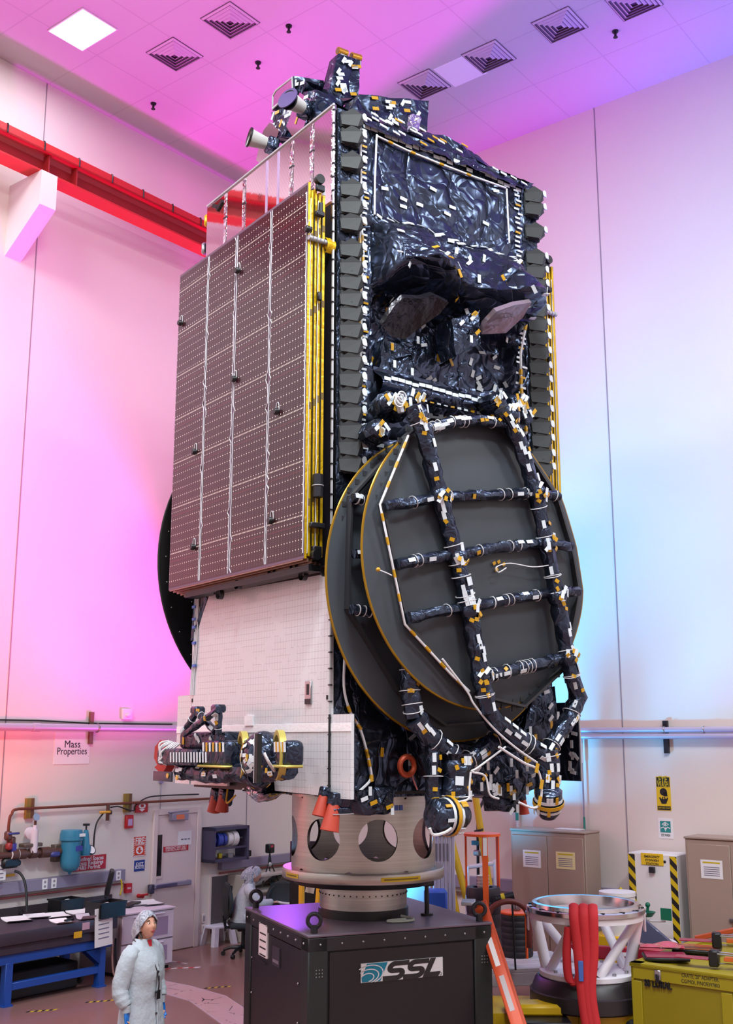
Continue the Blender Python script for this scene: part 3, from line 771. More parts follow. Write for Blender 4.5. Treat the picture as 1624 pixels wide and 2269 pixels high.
mb.tube(smooth_path([SUp(x, y, -.72) for x, y in ((1043, 1710), (1040, 1745), (1038, 1770), (1010, 1778))], 4), .010, CORD, 6); mb.build('cable', sat)
mb = MB(); c = SUp(902, 1697, -.1); mb.torus(c, .085, .028, mat('copper_coil', (190, 80, 50), .4, .3), 'Y'); mb.tube(smooth_path([c + Vector((.05, -.02, -.07)), SUp(915, 1725, -.1), SUp(925, 1750, -.1)], 4), .008, mat('pink_wire', (200, 130, 130), .5), 5); mb.build('wire_coil', sat)
# foil covered equipment under the body
def lump(name, pts, u0, u1, seed, mt=None, tags=10, amp=.03, lab=None):
    """foil covered block: front face traced at u0, carried back to u1"""
    mb = MB(); rnd = random.Random(seed); f = [SUp(x, y, u0) for x, y in pts]; b = [Vector((p.x, u1, p.z)) for p in f]; n = len(f)
    c = sum(f, Vector()) / n
    rings = []
    for k, s_ in ((0, .0), (1, .6), (2, .95), (3, 1.0)):
        y = u0 - (.03 if k < 2 else 0)
        rings.append([c.lerp(p, s_) + Vector((0, -.03 * (1 - s_), 0)) for p in f])
    rings += [[p.lerp(q, t) for p, q in zip(f, b)] for t in (.3, .7, 1)]
    def dense(r): 
        out = []
        for i in range(n):
            for j in range(4): out.append(r[i].lerp(r[(i + 1) % n], j / 4))
        return out
    rings = [dense(r) for r in rings]
    for r in rings:
        for p in r: p += Vector((rnd.uniform(-1, 1), rnd.uniform(-1, 1), rnd.uniform(-1, 1))) * amp * .4
    mb.loft(rings, mt or MLIs, True)
    for k in range(tags):
        i = rnd.randrange(n); p = c.lerp(f[i].lerp(f[(i + 1) % n], rnd.random()), rnd.uniform(.3, .95)); tagp(mb, p + Vector((0, -.045, 0)), (rnd.choice((0, 1)), 0, rnd.choice((1, .3))), NU, .08, .035, KAP if rnd.random() < .25 else TAG)
    o = mb.build(name, sat)
    if lab: o['label'] = lab
    return o
lump('foil_box', [(786, 1752), (876, 1742), (870, 1795), (862, 1802), (806, 1808)], -.12, .5, 1, tags=5)
lump('foil_box', [(1040, 1690), (1180, 1655), (1195, 1740), (1150, 1770), (1120, 1770), (1075, 1765), (1045, 1740)], -.35, .3, 2, tags=26)
lump('foil_box', [(1105, 1760), (1150, 1765), (1148, 1800), (1112, 1798)], -.3, -.05, 3, tags=2)
lump('foil_box', [(930, 1640), (1060, 1620), (1190, 1600), (1240, 1620), (1200, 1700), (1040, 1720), (940, 1720)], -.2, .2, 4, tags=18, amp=.05)
lump('foil_box', [(1190, 1525), (1230, 1520), (1235, 1640), (1150, 1640)], -.3, .1, 9, tags=8, amp=.05)
mb = MB(); mb.bb((.6, .6, Z0 - .06), (Bv - .6, Bu - .6, Z0), MLIs); mb.build('lower_deck', sat)
RCOV = mat('red_cover', (178, 62, 44), .45)
def cover(px, py, u, s=1.0, tilt=0.0):
    c = SUp(px, py, u); mb = MB(); T = Matrix.Translation(c) @ Matrix.Rotation(tilt, 4, 'Y')
    mb.lathe([(0, .1 * s), (.045 * s, .1 * s), (.05 * s, .08 * s), (.075 * s, -.1 * s), (.065 * s, -.1 * s), (0, -.07 * s)], RCOV, T, 18)
    mb.box((0, 0, .14 * s), (.09 * s, .09 * s, .1 * s), MLIs, M=T, bev=.01); mb.build('thruster_cover', sat)
cover(735, 1812, -.12, 1.15, R(12)); cover(712, 1786, -.02, .9, R(15)); cover(1160, 1788, -.1, .7, R(-8))
mb = MB(); q = SUp(752, 1796, -.12); mb.box((q.x, q.y + .1, q.z), (.2, .32, .05), MLIs, bev=.01); mb.box((q.x, q.y + .1, q.z - .028), (.22, .34, .008), PEARL); mb.build('sensor_tray', sat)
for px, py in ((482, 1770), (500, 1768)):
    q = SVp(px, py, .25); mb = MB(); mb.box((q.x, q.y, q.z + .02), (.14, .14, .2), MLIs, (.3, 0, 0), .02); mb.lathe([(0, .08), (.05, .08), (.075, -.1), (0, -.09)], RCOV, Matrix.Translation((q.x - .03, q.y, q.z - .04)) @ Matrix.Rotation(R(14), 4, 'X'), 12); mb.build('thruster_cover', sat)
mb = MB(); q = SVp(578, 1764, .02)
mb.grid(lambda a, b: (q.x + .2 * math.cos(2 * PI * a) * math.sin(PI * (b * .5 + .5)), q.y + .38 * (math.cos(2 * PI * a) * .2 + (b - .5) * 1.6) , q.z + .03 + .11 * math.sin(2 * PI * a) * math.sin(PI * (b * .9 + .05)) + .02 * rid((a, b, 0), 3)), 18, 14, SILVERF, wrapu=True)
mb.tube(smooth_path([(q.x - .1, q.y + .5, q.z + .05), (q.x - .15, q.y + .42, q.z - .08), (q.x - .1, q.y + .33, q.z)], 5), .01, KAP, 5); mb.build('silver_foil_bundle', sat)
# --- far dish beyond the left edge
clipW = None
wd_pts = [(381, 1095), (358, 1180), (350, 1250), (355, 1340), (385, 1420), (420, 1478)]
UW = Bu + .40
def circ3(p):
    (x1, y1), (x2, y2), (x3, y3) = p; A = x1 * (y2 - y3) - y1 * (x2 - x3) + x2 * y3 - x3 * y2
    B = (x1**2 + y1**2) * (y3 - y2) + (x2**2 + y2**2) * (y1 - y3) + (x3**2 + y3**2) * (y2 - y1)
    Cc = (x1**2 + y1**2) * (x2 - x3) + (x2**2 + y2**2) * (x3 - x1) + (x3**2 + y3**2) * (x1 - x2)
    x, y = -B / (2 * A), -Cc / (2 * A); return x, y, math.hypot(x - x1, y - y1)
cw = circ3([(q.x, q.z) for q in traced([(381, 1095), (350, 1250), (420, 1478)], UW)])
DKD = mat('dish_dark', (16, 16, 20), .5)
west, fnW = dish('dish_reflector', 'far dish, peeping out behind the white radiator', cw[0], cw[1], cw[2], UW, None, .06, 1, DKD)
mb = MB()
for i in range(1, 7):
    for k in range(40):
        a = 2 * PI * k / 40; rr = cw[2] * (1 - .045 - i * .14 + .14)
        mb.ball((cw[0] + rr * math.cos(a), UW + .06 * (1 - (rr / cw[2]) ** 2) - .024, cw[1] + rr * math.sin(a)), .008, PEARL, 5, 4)
mb.build('rivet_pattern', west)['kind'] = 'stuff'
# harness along the far edge of the white radiator
mb = MB()
for k in range(3): mb.tube(smooth_path([SVp(x + k * 3, y, -.04) for x, y in ((434, 1322), (432, 1380), (430, 1440), (424, 1500), (422, 1540))], 4), .008, CORD, 5)
for y in (1345, 1372, 1390, 1425, 1475): q = SVp(430, y, -.05); mb.box((q.x, q.y, q.z), (.02, .07, .03), BLUE)
mb.build('cable_bundle', sat)
mb = MB()
for a, b in (((440, 1325), (432, 1420)), ((462, 1322), (436, 1410))): mb.tube([SVp(*a, .0), SVp(*b, .0)], .05, MLIs, 6)
mb.build('foil_flap', sat)
# --- top of the satellite
def tl(px, py, v): return SVp(px, py, v)
mb = MB()
mb.grid(lambda a, b: (-.02 + (Bv + .03) * a, Bu * b, Z1 + .01 + .03 * rid((a * 3, b * 3, 0), 2) + .12 * math.sin(PI * a) * math.sin(PI * min(1, b * 1.5))), 50, 40, MLI)
mb.build('top_blanket', sat)
# sloping foil ridge along the dish-side top edge
mb = MB(); rnd = random.Random(8)
ridge = [SUp(x, y, .0) for x, y in ((800, 240), (870, 262), (900, 275), (945, 290), (985, 292), (1040, 320), (1100, 365), (1155, 392))]
def rfn(a, b):
    i = a * (len(ridge) - 1); k = min(int(i), len(ridge) - 2); p = ridge[k].lerp(ridge[k + 1], i - k)
    base = Vector((p.x, -.05, 9.5)); top = Vector((p.x, .12, p.z + .0)); back = Vector((p.x, .75, p.z - .0 + .05))
    q = base.lerp(top, min(1, b * 2)) if b < .5 else top.lerp(back, b * 2 - 1)
    return q + Vector((0, -.035 * rid(q, 3.2), .03 * rid(q, 2.5)))
mb.grid(rfn, 60, 14, MLI)
for k in range(30):
    a = rnd.random(); b = rnd.uniform(.05, .48); p = Vector(rfn(a, b)); tagp(mb, p + Vector((0, -.03, .015)), (1, 0, -.15), (0, -1, .5), .09, .038, KAP if k % 5 == 0 else TAG)
mb.build('top_ridge', sat)
def fbox(name, quad, dep, mt, seed, tags=10, lab=None, amp=.02, face=None):
    """block whose front quad (4 local points) is carried back along dep"""
    mb = MB(); q = [Vector(p) for p in quad]; d = Vector(dep); rnd = random.Random(seed); nn = d.normalized() * -1
    fn = lambda a, b: (q[0].lerp(q[1], a)).lerp(q[3].lerp(q[2], a), b)
    def w(p): return p + nn * amp * rid(p, 4)
    mb.grid(lambda a, b: w(fn(a, b)), 14, 12, mt)
    for i in range(4):
        e0, e1 = q[i], q[(i + 1) % 4]
        mb.grid(lambda a, b: w(e0.lerp(e1, a)) + d * b, 14, 3, face if (face and i == 3) else mt)
    mb.add([p + d for p in q], [(0, 1, 2, 3)], mt)
    t = (q[1] - q[0]).normalized()
    for k in range(tags):
        p = fn(rnd.uniform(.08, .92), rnd.uniform(.08, .92)); tagp(mb, p + nn * (amp * 1.5 + .012), t + Vector((0, 0, rnd.choice((0, 0, 1.5)))), nn, .09, .038, KAP if k % 4 == 0 else TAG)
    o = mb.build(name, sat)
    if lab: o['label'] = lab
    return o
# tall box behind the ridge
U1 = .55
fbox('upper_foil_box', [SUp(760, 275, U1), SUp(945, 290, U1), SUp(948, 225, U1), SUp(795, 210, U1)], (0, .7, 0), MLI, 3, 16)
U2 = .95
tw = fbox('antenna_tower', [SUp(722, 218, U2), SUp(793, 220, U2), SUp(795, 135, U2), SUp(748, 120, U2)], (0, .16, 0), MLI, 4, 16)
for a, b in (((748, 112), (768, 120)), ((778, 124), (798, 130))):
    mb = MB(); p, q = SUp(*a, U2 + .1), SUp(*b, U2 + .1); mb.cyl(p, q, .045, mat('gold_barrel', (196, 140, 50), .3, .6), seg=18); mb.cyl(p - (q - p) * .02, q + (q - p) * .02, .036, mat('brown_dark', (110, 70, 30), .5), seg=18)
    mb.box((p + q) / 2 - Vector((0, 0, .1)), (.1, .1, .1), PEARL, bev=.01); mb.build('gold_sensor', sat)
# silver flag
mb = MB(); mb.grid(lambda a, b: SUp(905 + 28 * a + 4 * b, 290 - 40 * b * (1 - .2 * abs(a - .4)), -.02 + .08 * a) + Vector((0, .03 * rid((a, b, 2), 2), 0)), 10, 10, SILVERF); mb.grid(lambda a, b: SUp(905 + 28 * a + 4 * b, 290 - 40 * b * (1 - .2 * abs(a - .4)), .01 + .08 * a) + Vector((0, .03 * rid((a, b, 2), 2), 0)), 10, 10, SILVERF); mb.build('silver_foil_flap', sat)
# deck with the star trackers along the wing-side top edge
mb = MB(); P0 = [tl(x, y, .15) for x, y in ((790, 212), (700, 215), (640, 300), (560, 400), (520, 420), (520, 470), (748, 250))]
mb.grid(lambda a, b: (.02 + .5 * b, .05 + 2.6 * a, Z1 + .03 + .30 * math.sin(PI * min(1, max(0, 1.25 * (a - .0)))) * b * .5 + .03 * rid((a * 4, b * 2, 1), 2)), 40, 10, MLI); mb.build('side_deck_blanket', sat)
# the mirror-faced box high on the left
q = [tl(603, 248, .35), tl(606, 205, .35), tl(652, 168, .35), tl(652, 203, .35)]
mb = MB(); d = Vector((.35, -.1, .02)); n_ = 5
qq = [tl(603, 245, .35), tl(604, 215, .35), tl(612, 200, .35), tl(652, 168, .35), tl(653, 200, .35), tl(640, 213, .35)]
mb.add(qq + [p + d for p in qq], [list(range(6)), list(range(6, 12))[::-1]] + [(i, 6 + i, 6 + (i + 1) % 6, (i + 1) % 6) for i in range(6)], MLI)
ins = [sum(qq, Vector()) / 6 + (p - sum(qq, Vector()) / 6) * .9 - d * .03 for p in qq]
mb.add(ins + [p + d * .02 for p in ins], [list(range(6)), list(range(6, 12))[::-1]] + [(i, 6 + i, 6 + (i + 1) % 6, (i + 1) % 6) for i in range(6)], MIRROR)
mb.tube(ins, .012, PEARL, 6, closed=True); mb.build('mirror_faced_box', sat)
fbox('foil_box', [tl(612, 250, .4), tl(660, 235, .4), tl(683, 180, .4), tl(655, 178, .4)], (.35, .0, 0), MLI, 9, 8)
fbox('foil_box', [tl(608, 312, .35), tl(632, 300, .35), tl(665, 228, .35), tl(604, 250, .35)], (.35, 0, 0), MLI, 10, 6)
fbox('foil_box', [tl(640, 290, .3), tl(700, 262, .3), tl(705, 200, .3), tl(676, 205, .3)], (.35, 0, 0), MLI, 11, 6)
def tracker(a, b, r0, r1, v, plate, lab):
    """conical white baffle from mouth a to root b"""
    p, q = tl(*a, v - .12), tl(*b, v + .08); ax = (q - p); mb = MB()
    T = Matrix.Translation(p) @ ax.to_track_quat('Z', 'Y').to_matrix().to_4x4(); L = ax.length
    mb.lathe([(r0 * .9, .02), (r0, 0), (r1, L), (r1 * .5, L)], mat('baffle_white', (205, 202, 200), .6), T, 24)
    mb.lathe([(r0 * .9, .0), (r0 * 1.1, -.01), (r0 * 1.1, .012), (r0 * .9, .022)], BLACK, T, 24)
    mb.lathe([(0, .15 * L), (r0 * .9, .02)], BLACK, T, 24)
    o = mb.build('star_tracker', sat); o['label'] = lab
    mb = MB(); mb.box((0, 0, L + .07), (r1 * 2.5, r1 * 2.3, .14), MLIs, bev=.02, M=T); mb.build('foil_housing', o)
    mb = MB(); pq = [tl(*x, v + .16) for x in plate]
    nn = Vector((.02, .005, 0)); k = len(pq); mb.add(pq + [x + nn for x in pq], [list(range(k)), list(range(k, 2 * k))[::-1]] + [(i, k + i, k + (i + 1) % k, (i + 1) % k) for i in range(k)], MIRROR); mb.build('mirror_plate', o)
    return o
tracker((552, 304), (590, 318), .105, .07, .05, [(567, 355), (583, 290), (598, 270), (618, 290), (598, 352), (580, 365)], 'lower star tracker, leftmost')
tracker((641, 222), (668, 238), .10, .075, .1, [(634, 280), (648, 245), (664, 205), (690, 222), (680, 260), (668, 295), (646, 300)], 'upper star tracker, under the mirror box')
mb = MB(); mb.lathe([(0, 0), (.13, 0), (.13, .012), (0, .012)], mat('violet_cap', (70, 55, 110), .4), Matrix.Translation(tl(638, 218, -.04)) @ Matrix.Rotation(R(-75), 4, 'Y') @ Matrix.Rotation(R(20), 4, 'X'), 24); mb.build('sun_shade_disc', sat)
mb = MB(); mb.grid(lambda a, b: (.1 + .5 * b, 1.75 + .75 * a, Z1 + .02 + (.34 - .12 * a) * math.sin(PI * (.1 + .9 * b)) * math.sin(PI * min(1, .15 + a)) + .04 * rid((a * 2, b * 2, 5), 2)), 24, 14, SILVERF); mb.build('silver_foil_hump', sat)
mb = MB(); q = tl(480, 458, -.02); mb.box(q, (.05, .16, .05), BLACK, (0.5, 0, 0)); mb.box(q + Vector((0, -.1, -.03)), (.05, .14, .05), BLACK, (-.5, 0, 0)); mb.build('corner_bracket', sat)
mb = MB()
for px, py in ((461, 490), (455, 552)): q = tl(px, py, .1); mb.box(q, (.1, .06, .16), GOLDF if py < 500 else STEEL, bev=.02)
mb.build('edge_fitting', sat)
# --- shelf below the feed housing and its foil plates
mb = MB(); rnd = random.Random(21)
mb.grid(lambda a, b: (.44 + 2.0 * a, -.02 - .16 * math.sin(PI * min(1, b * 1.15)) - .015 * rid((a * 4, b, 0), 2), 6.58 + .36 * b), 40, 10, MLI)
for k in range(22): tagp(mb, (.5 + k * .088, -.175 - .02, 6.79 + rnd.uniform(-.015, .015)), (1, 0, 0), NU, .08, .036)
for k in range(20): tagp(mb, (.55 + k * .092, -.15, 6.66), (1, 0, 0), NU, .05, .025, TAG if k % 3 else KAP)
mb.build('foil_shelf', sat)
def plate(pts, uf, ub, mt, lab):
    ys_ = [p[1] for p in pts]; y0, y1 = min(ys_), max(ys_); q = [SUp(x, y, uf + (ub - uf) * (y - y0) / (y1 - y0)) for x, y in pts]; n = len(q); d = Vector((0, .04, .05)); mb = MB()
    c = sum(q, Vector()) / n - Vector((0, -.03, -.03))
    mb.add(q + [c] + [p + d for p in q], [(i, (i + 1) % n, n) for i in range(n)] + [list(range(n + 1, 2 * n + 1))[::-1]] + [(i, n + 1 + i, n + 1 + (i + 1) % n, (i + 1) % n) for i in range(n)], mt)
    o = mb.build('feed_horn_cover', sat); o['label'] = lab
plate([(845, 722), (872, 680), (894, 660), (932, 662), (959, 654), (994, 671), (975, 695), (932, 725), (897, 752), (868, 745)], -.56, -.22, mat('cover_black', (40, 38, 44), .25, .6, bump=(3, .6, .1)), 'dark cover under the left hood')
plate([(1073, 719), (1100, 690), (1140, 676), (1178, 670), (1159, 703), (1121, 738), (1067, 741)], -.72, -.3, mat('cover_pearl', (150, 132, 144), .3, .5, bump=(3, .5, .1)), 'pale cover under the right hood')
for pts, u in (([(1000, 705), (1060, 690), (1065, 760), (1010, 790)], -.3), ([(850, 750), (900, 760), (960, 740), (990, 800), (900, 850), (840, 820)], .05)):
    lump('foil_box', pts, u, u + .25, 31, tags=6)
# hinge fittings over the dishes
for k, (x, y) in enumerate(((850, 900), (880, 905), (905, 890), (1135, 895), (1090, 895), (1150, 920), (830, 960))):
    q = SUp(x, y, -.3); mb = MB(); rnd = random.Random(k + 90)
    mb.box(q, (.22, .3, .2), MLIs, (rnd.uniform(-.5, .5), rnd.uniform(-.6, .6), 0), .05)
    for j in range(7):
        d = Vector((rnd.uniform(-1, .6), -1, rnd.uniform(-.8, .8))).normalized(); tagp(mb, q + Vector((d.x * .12, -.165, d.z * .1)), (rnd.uniform(-1, 1), 0, 1), NU, .085, .036, KAP if j % 3 == 0 else TAG)
    mb.build('dish_hinge', sat)
mb = MB(); q = SUp(885, 898, -.5)
mb.box(q, (.06, .05, .16), PEARL, (0, -.3, 0), .01)
for k in range(3): mb.torus(q + Vector((-.03 + k * .02, -.03, .02 + .03 * k)), .05, .008, CORD, 'Y', 14, 5)
mb.build('connector_bundle', sat)
# --- electric thruster pod on the wing side, low left
VP = -.38
pod = bpy.data.objects.new('thruster_pod', None); COL.objects.link(pod); pod.parent = sat; pod['label'] = 'boxy thruster pod with two yellow rings and black struts'
def pp(x, y, v=VP): return SVp(x, y, v)
def rbar(name, a, b, r, seed, v=VP): mb = MB(); wrap(mb, [pp(*a, v), pp(*b, v)], r, seed, ties=1, tags=2, n=(-1, -.3, 0)); mb.build(name, pod)
for k, (a, b) in enumerate((((405, 1625), (436, 1578)), ((408, 1628), (484, 1572)), ((440, 1580), (478, 1622)), ((485, 1575), (484, 1628)))): rbar('strut', a, b, .035, 200 + k, VP - .05 if k != 1 else VP - .12)
for x, y in ((438, 1574), (484, 1570)): mb = MB(); mb.box(pp(x, y), (.12, .14, .08), MLIs, bev=.02); tagp(mb, pp(x, y, VP - .07), (0, 1, 0), NVm, .07, .03, KAP); mb.build('strut_foot', pod)
def pbox(name, x0, y0, x1, y1, v0, v1, mt, bev=.03, tags=0, seed=0, seg=2):
    a, b = pp(x0, y0), pp(x1, y1); mb = MB(); mb.bb((v0, b.y, b.z), (v1, a.y, a.z), mt, bev, seg=seg); rnd = random.Random(seed)
    for k in range(tags):
        tagp(mb, (v0 - .008, rnd.uniform(b.y + .05, a.y - .05), rnd.uniform(b.z + .04, a.z - .04)), (0, rnd.choice((0, 1)), 1), NVm, .08, .035, KAP if k % 2 else TAG)
    return mb.build(name, pod)
# long finned body at the left
pbox('finned_body', 372, 1658, 462, 1698, VP - .14, VP + .14, MLIs, .04)
mb = MB()
for k in range(13): x = 378 + k * 6.5; tagp(mb, pp(x, 1678, VP - .15), (0, .1, 1), NVm, .1, .022)
mb.build('tape_row', pod)
pbox('rear_box', 400, 1622, 500, 1660, VP - .02, VP + .28, MLIs, .04, 5, 3)
mb = MB(); p = pp(352, 1680, VP); pts6 = [(355, 1640), (343, 1655), (341, 1680), (348, 1695), (342, 1700), (358, 1717), (368, 1700), (366, 1650)]
q = [pp(x, y, VP) for x, y in pts6]; n = len(q); dd = Vector((.1, 0, 0)); mb.add(q + [x + dd for x in q], [list(range(n)), list(range(n, 2 * n))[::-1]] + [(i, n + i, n + (i + 1) % n, (i + 1) % n) for i in range(n)], mat('red_guard', (160, 34, 24), .5)); mb.build('red_guard_plate', pod)
mb = MB(); rnd = random.Random(33)
for k in range(7): a = pp(375 + k * 4, 1642 + k, VP - .05); mb.tube(smooth_path([a, pp(350 + rnd.uniform(-4, 8), 1650 + k * 6, VP - .15), pp(360 + k * 2, 1690 + rnd.uniform(-6, 6), VP - .1)], 5), .011, CORD, 5)
mb.build('wire_harness', pod)
pbox('gauge_plate', 362, 1708, 402, 1732, VP - .12, VP - .1, mat('slate_plate', (60, 66, 84), .4, .4), .004)
for x in (372, 393): mb = MB(); q = pp(x, 1719 + (x - 372) * .2, VP - .125); mb.lathe([(0, 0), (.026, 0), (.026, .01), (0, .012)], mat('brass_disc', (200, 176, 90), .4, .5), Matrix.Translation(q) @ Matrix.Rotation(-PI / 2, 4, 'Y'), 14); mb.build('brass_disc', pod)
def pdrum(x0, x1, seed):
    o = pbox('thruster_drum', x0, 1640, x1, 1702, VP - .11, VP + .08, MLIs, .06, 0, seed, 3)
    mb = MB(); a, b = pp(x0 + 4, 1655), pp(x1 - 4, 1655); k = 7
    for j in range(k): y = a.y + (b.y - a.y) * (j + .5) / k; tagp(mb, (VP - .118, y, a.z + .0), (0, .1, 1), NVm, .09, .03, KAP if j % 2 else TAG)
    mb.build('tape_row', pod)
    mb = MB(); a, b = pp(x0 - 3, 1694), pp(x1, 1702); mb.bb((VP - .14, b.y, b.z), (VP + .06, a.y, a.z), mat('pale_gold', (190, 176, 90), .4, .3), .01); mb.build('gold_base', pod)
pdrum(466, 526, 1); pdrum(628, 661, 2)
for x in (538, 619):
    mb = MB(); c = pp(x, 1673, VP - .02); T = Matrix.Translation(c) @ Vector((.93, -.37, 0)).to_track_quat('Z', 'Y').to_matrix().to_4x4(); mb.lathe([(.18, -.03), (.225, -.03), (.225, .03), (.18, .03), (.18, -.03)], mat('pale_gold', (190, 176, 90), .4, .3), T, 32); mb.build('gold_ring', pod)
mb = MB(); c = pp(582, 1676, VP); rnd = random.Random(66)
mb.ball(c, (.19, .23, .235), MLI, 20, 14)
for k in range(30):
    d = Vector((-1, rnd.uniform(-1.1, 1.1), rnd.uniform(-.9, .9))).normalized(); p = c + Vector((d.x * .197, d.y * .238, d.z * .243)); tagp(mb, p, (0, d.z, -d.y + .01), d, .06, .034, KAP if k % 4 == 0 else TAG)
mb.build('foil_globe', pod)
mb = MB(); a = pp(575, 1626, VP - .26); b = pp(575, 1732, VP - .1); mb.bb((VP - .30, a.y - .03, b.z), (VP - .25, a.y + .01, a.z), ORB); mb.bb((VP - .305, a.y + .01, b.z), (VP - .25, a.y + .02, a.z), PEARL); mb.build('divider_plate', pod)
mb = MB(); mb.tube(smooth_path([pp(585, 1668, VP - .3), pp(596, 1690, VP - .25), pp(608, 1708, VP - .1)], 4), .014, CORD, 6); mb.build('cable', pod)
mb = MB(); wrap(mb, [pp(400, 1708), pp(470, 1716), pp(540, 1712), pp(640, 1706)], .09, 250, ties=0, tags=10, n=(-1, 0, 0)); mb.build('foil_skirt', pod)
mb = MB(); wrap(mb, [pp(575, 1715, VP), pp(575, 1725, -.1)], .12, 251, ties=0, tags=3); mb.build('pod_arm', pod)
# ------------------------------------------------------------------ helpers for things in the room
class Thing:
    """an Empty at the thing's base; parts are built with frame coordinates and moved under it"""
    def __init__(s, name, fr, base, label, cat, group=None, rz=0.0):
        s.fr = fr; s.base = Vector(base); s.rz = rz
        s.e = empty(name, fr, base, label, cat, rz, group)
        s.inv = Matrix.Rotation(-rz, 4, 'Z') @ Matrix.Translation(-s.base)
    def part(s, mb, name, parent=None, lab=None):
        mb.v = [s.inv @ Vector(p) for p in mb.v]
        o = mb.build(name, parent or s.e)
        if lab: o['label'] = lab
        return o
def put(mb, name, fr, label, cat, group=None):
    xs = [p.x for p in mb.v]; ys = [p.y for p in mb.v]; zs = [p.z for p in mb.v]
    b = Vector(((min(xs) + max(xs)) / 2, (min(ys) + max(ys)) / 2, min(zs)))
    mb.v = [p - b for p in mb.v]
    return single(mb, name, fr, b, label, cat, 0, group)
def rectL(x0, y0, x1, y1, off=0.0):
    """y and z range on the left wall of a pixel box"""
    a = LWp((x0 + x1) / 2, y0, off); b = LWp((x0 + x1) / 2, y1, off); l = LWp(x0, (y0 + y1) / 2, off); r = LWp(x1, (y0 + y1) / 2, off)
    return l.y, r.y, b.z, a.z
def rectR(x0, y0, x1, y1, off=0.0):
    a = RWp((x0 + x1) / 2, y0, off); b = RWp((x0 + x1) / 2, y1, off); l = RWp(x0, (y0 + y1) / 2, off); r = RWp(x1, (y0 + y1) / 2, off)
    return l.x, r.x, b.z, a.z
def signL(name, box, bg, lines, label, ink=None, size=.06, off=0.0, th=.006, border=None, cat='sign', shapes=None, bold=.0):
    y0, y1, z0, z1 = rectL(*box, off); mb = MB(); mb.bb((off, y0, z0), (off + th, y1, z1), bg)
    if border: mb.bb((off + th, y0 + .01, z0 + .01), (off + th + .001, y1 - .01, z1 - .01), border)
    for i, (t, cy, sz) in enumerate(lines):
        mb.text(t, LM((off + th + .0015, (y0 + y1) / 2, z0 + (z1 - z0) * cy)), sz, ink or INK, .001, bold=bold, fit=(y1 - y0) * .84)
    if shapes: shapes(mb, off + th + .002, y0, y1, z0, z1)
    return put(mb, name, ROOM, label, cat)
def signR(name, box, bg, lines, label, ink=None, off=0.0, th=.006, cat='sign', shapes=None, bold=0.0):
    x0, x1, z0, z1 = rectR(*box, off); mb = MB(); mb.bb((x0, -off - th, z0), (x1, -off, z1), bg)
    for t, cy, sz in lines: mb.text(t, RM(((x0 + x1) / 2, -off - th - .0015, z0 + (z1 - z0) * cy)), sz, ink or INK, .001, bold=bold, fit=(x1 - x0) * .84)
    if shapes: shapes(mb, -off - th - .002, x0, x1, z0, z1)
    return put(mb, name, ROOM, label, cat)
def poly(mb, M, pts, mt, th=.001):
    n = len(pts); mb.add([(x, y, 0) for x, y in pts] + [(x, y, th) for x, y in pts], [list(range(n))[::-1], list(range(n, 2 * n))] + [(i, (i + 1) % n, n + (i + 1) % n, n + i) for i in range(n)], mt, False, M)
def ribbon(mb, M, pts, w, mt, th=.001):
    """flat stroked line"""
    P = [Vector((x, y, 0)) for x, y in pts]; L, Rr = [], []
    for i in range(len(P)):
        a = P[max(0, i - 1)]; b = P[min(len(P) - 1, i + 1)]; d = (b - a).normalized(); n = Vector((-d.y, d.x, 0)) * w / 2
        L.append(P[i] + n); Rr.append(P[i] - n)
    k = len(P); vs = L + Rr + [p + Vector((0, 0, th)) for p in L + Rr]; fs = []
    for i in range(k - 1): fs += [(2 * k + i, 3 * k + i, 3 * k + i + 1, 2 * k + i + 1), (i, 2 * k + i, 2 * k + i + 1, i + 1), (k + i, k + i + 1, 3 * k + i + 1, 3 * k + i)]
    mb.add(vs, fs, mt, False, M)
# ------------------------------------------------------------------ test machine cabinet and adapter under the satellite
BASE = Fr((-.034, 12.25, 0), R(23.5))
CABM = mat('cabinet_black', (26, 26, 32), .42, var=(3, .1)); CABG = mat('cabinet_green_black', (24, 32, 34), .42); TOPM = mat('cabinet_top', (104, 92, 108), .34, var=(2, .15))
H = .985; BZ = 1.475
T = Thing('test_machine_cabinet', BASE, (0, 0, 0), 'large black steel cabinet with eye bolts under the silver cylinder', 'machine cabinet')
mb = MB(); mb.bb((-H + .03, -H + .03, .0), (H - .03, H - .03, BZ - .03), CABM)
for sx, sy in ((-1, -1), (1, -1), (-1, 1), (1, 1)): mb.bb((sx * H, sy * H, 0), (sx * (H - .2), sy * (H - .2), BZ - .025), CABG, .012)
mb.bb((-H, -H, BZ - .16), (H, H, BZ - .025), CABM, .01); T.part(mb, 'frame')
mb = MB(); mb.bb((-H - .005, -H - .005, BZ - .025), (H + .005, H + .005, BZ), TOPM, .006)
T.part(mb, 'top_plate')
mb = MB(); mb.bb((-H + .22, -H + .012, .04), (H - .22, -H + .03, BZ - .17), mat('panel_gloss', (18, 18, 24), .3)); T.part(mb, 'front_panel')
mb = MB(); mb.bb((-H + .012, -H + .22, .04), (-H + .03, H - .22, BZ - .17), CABM); T.part(mb, 'side_panel')
for sx, sy in ((-1, -1), (1, -1), (-1, 1)):
    mb = MB(); c = Vector((sx * (H - .09), sy * (H - .09), BZ)); mb.cyl(c, c + Vector((0, 0, .07)), .035, DKSTEEL, seg=14); mb.torus(c + Vector((0, 0, .115)), .062, .02, DKSTEEL, 'X', 24, 10); mb.v = [c + Matrix.Rotation(R(-23 + 90), 3, 'Z') @ (p - c) for p in mb.v]; T.part(mb, 'eye_bolt')
mb = MB()
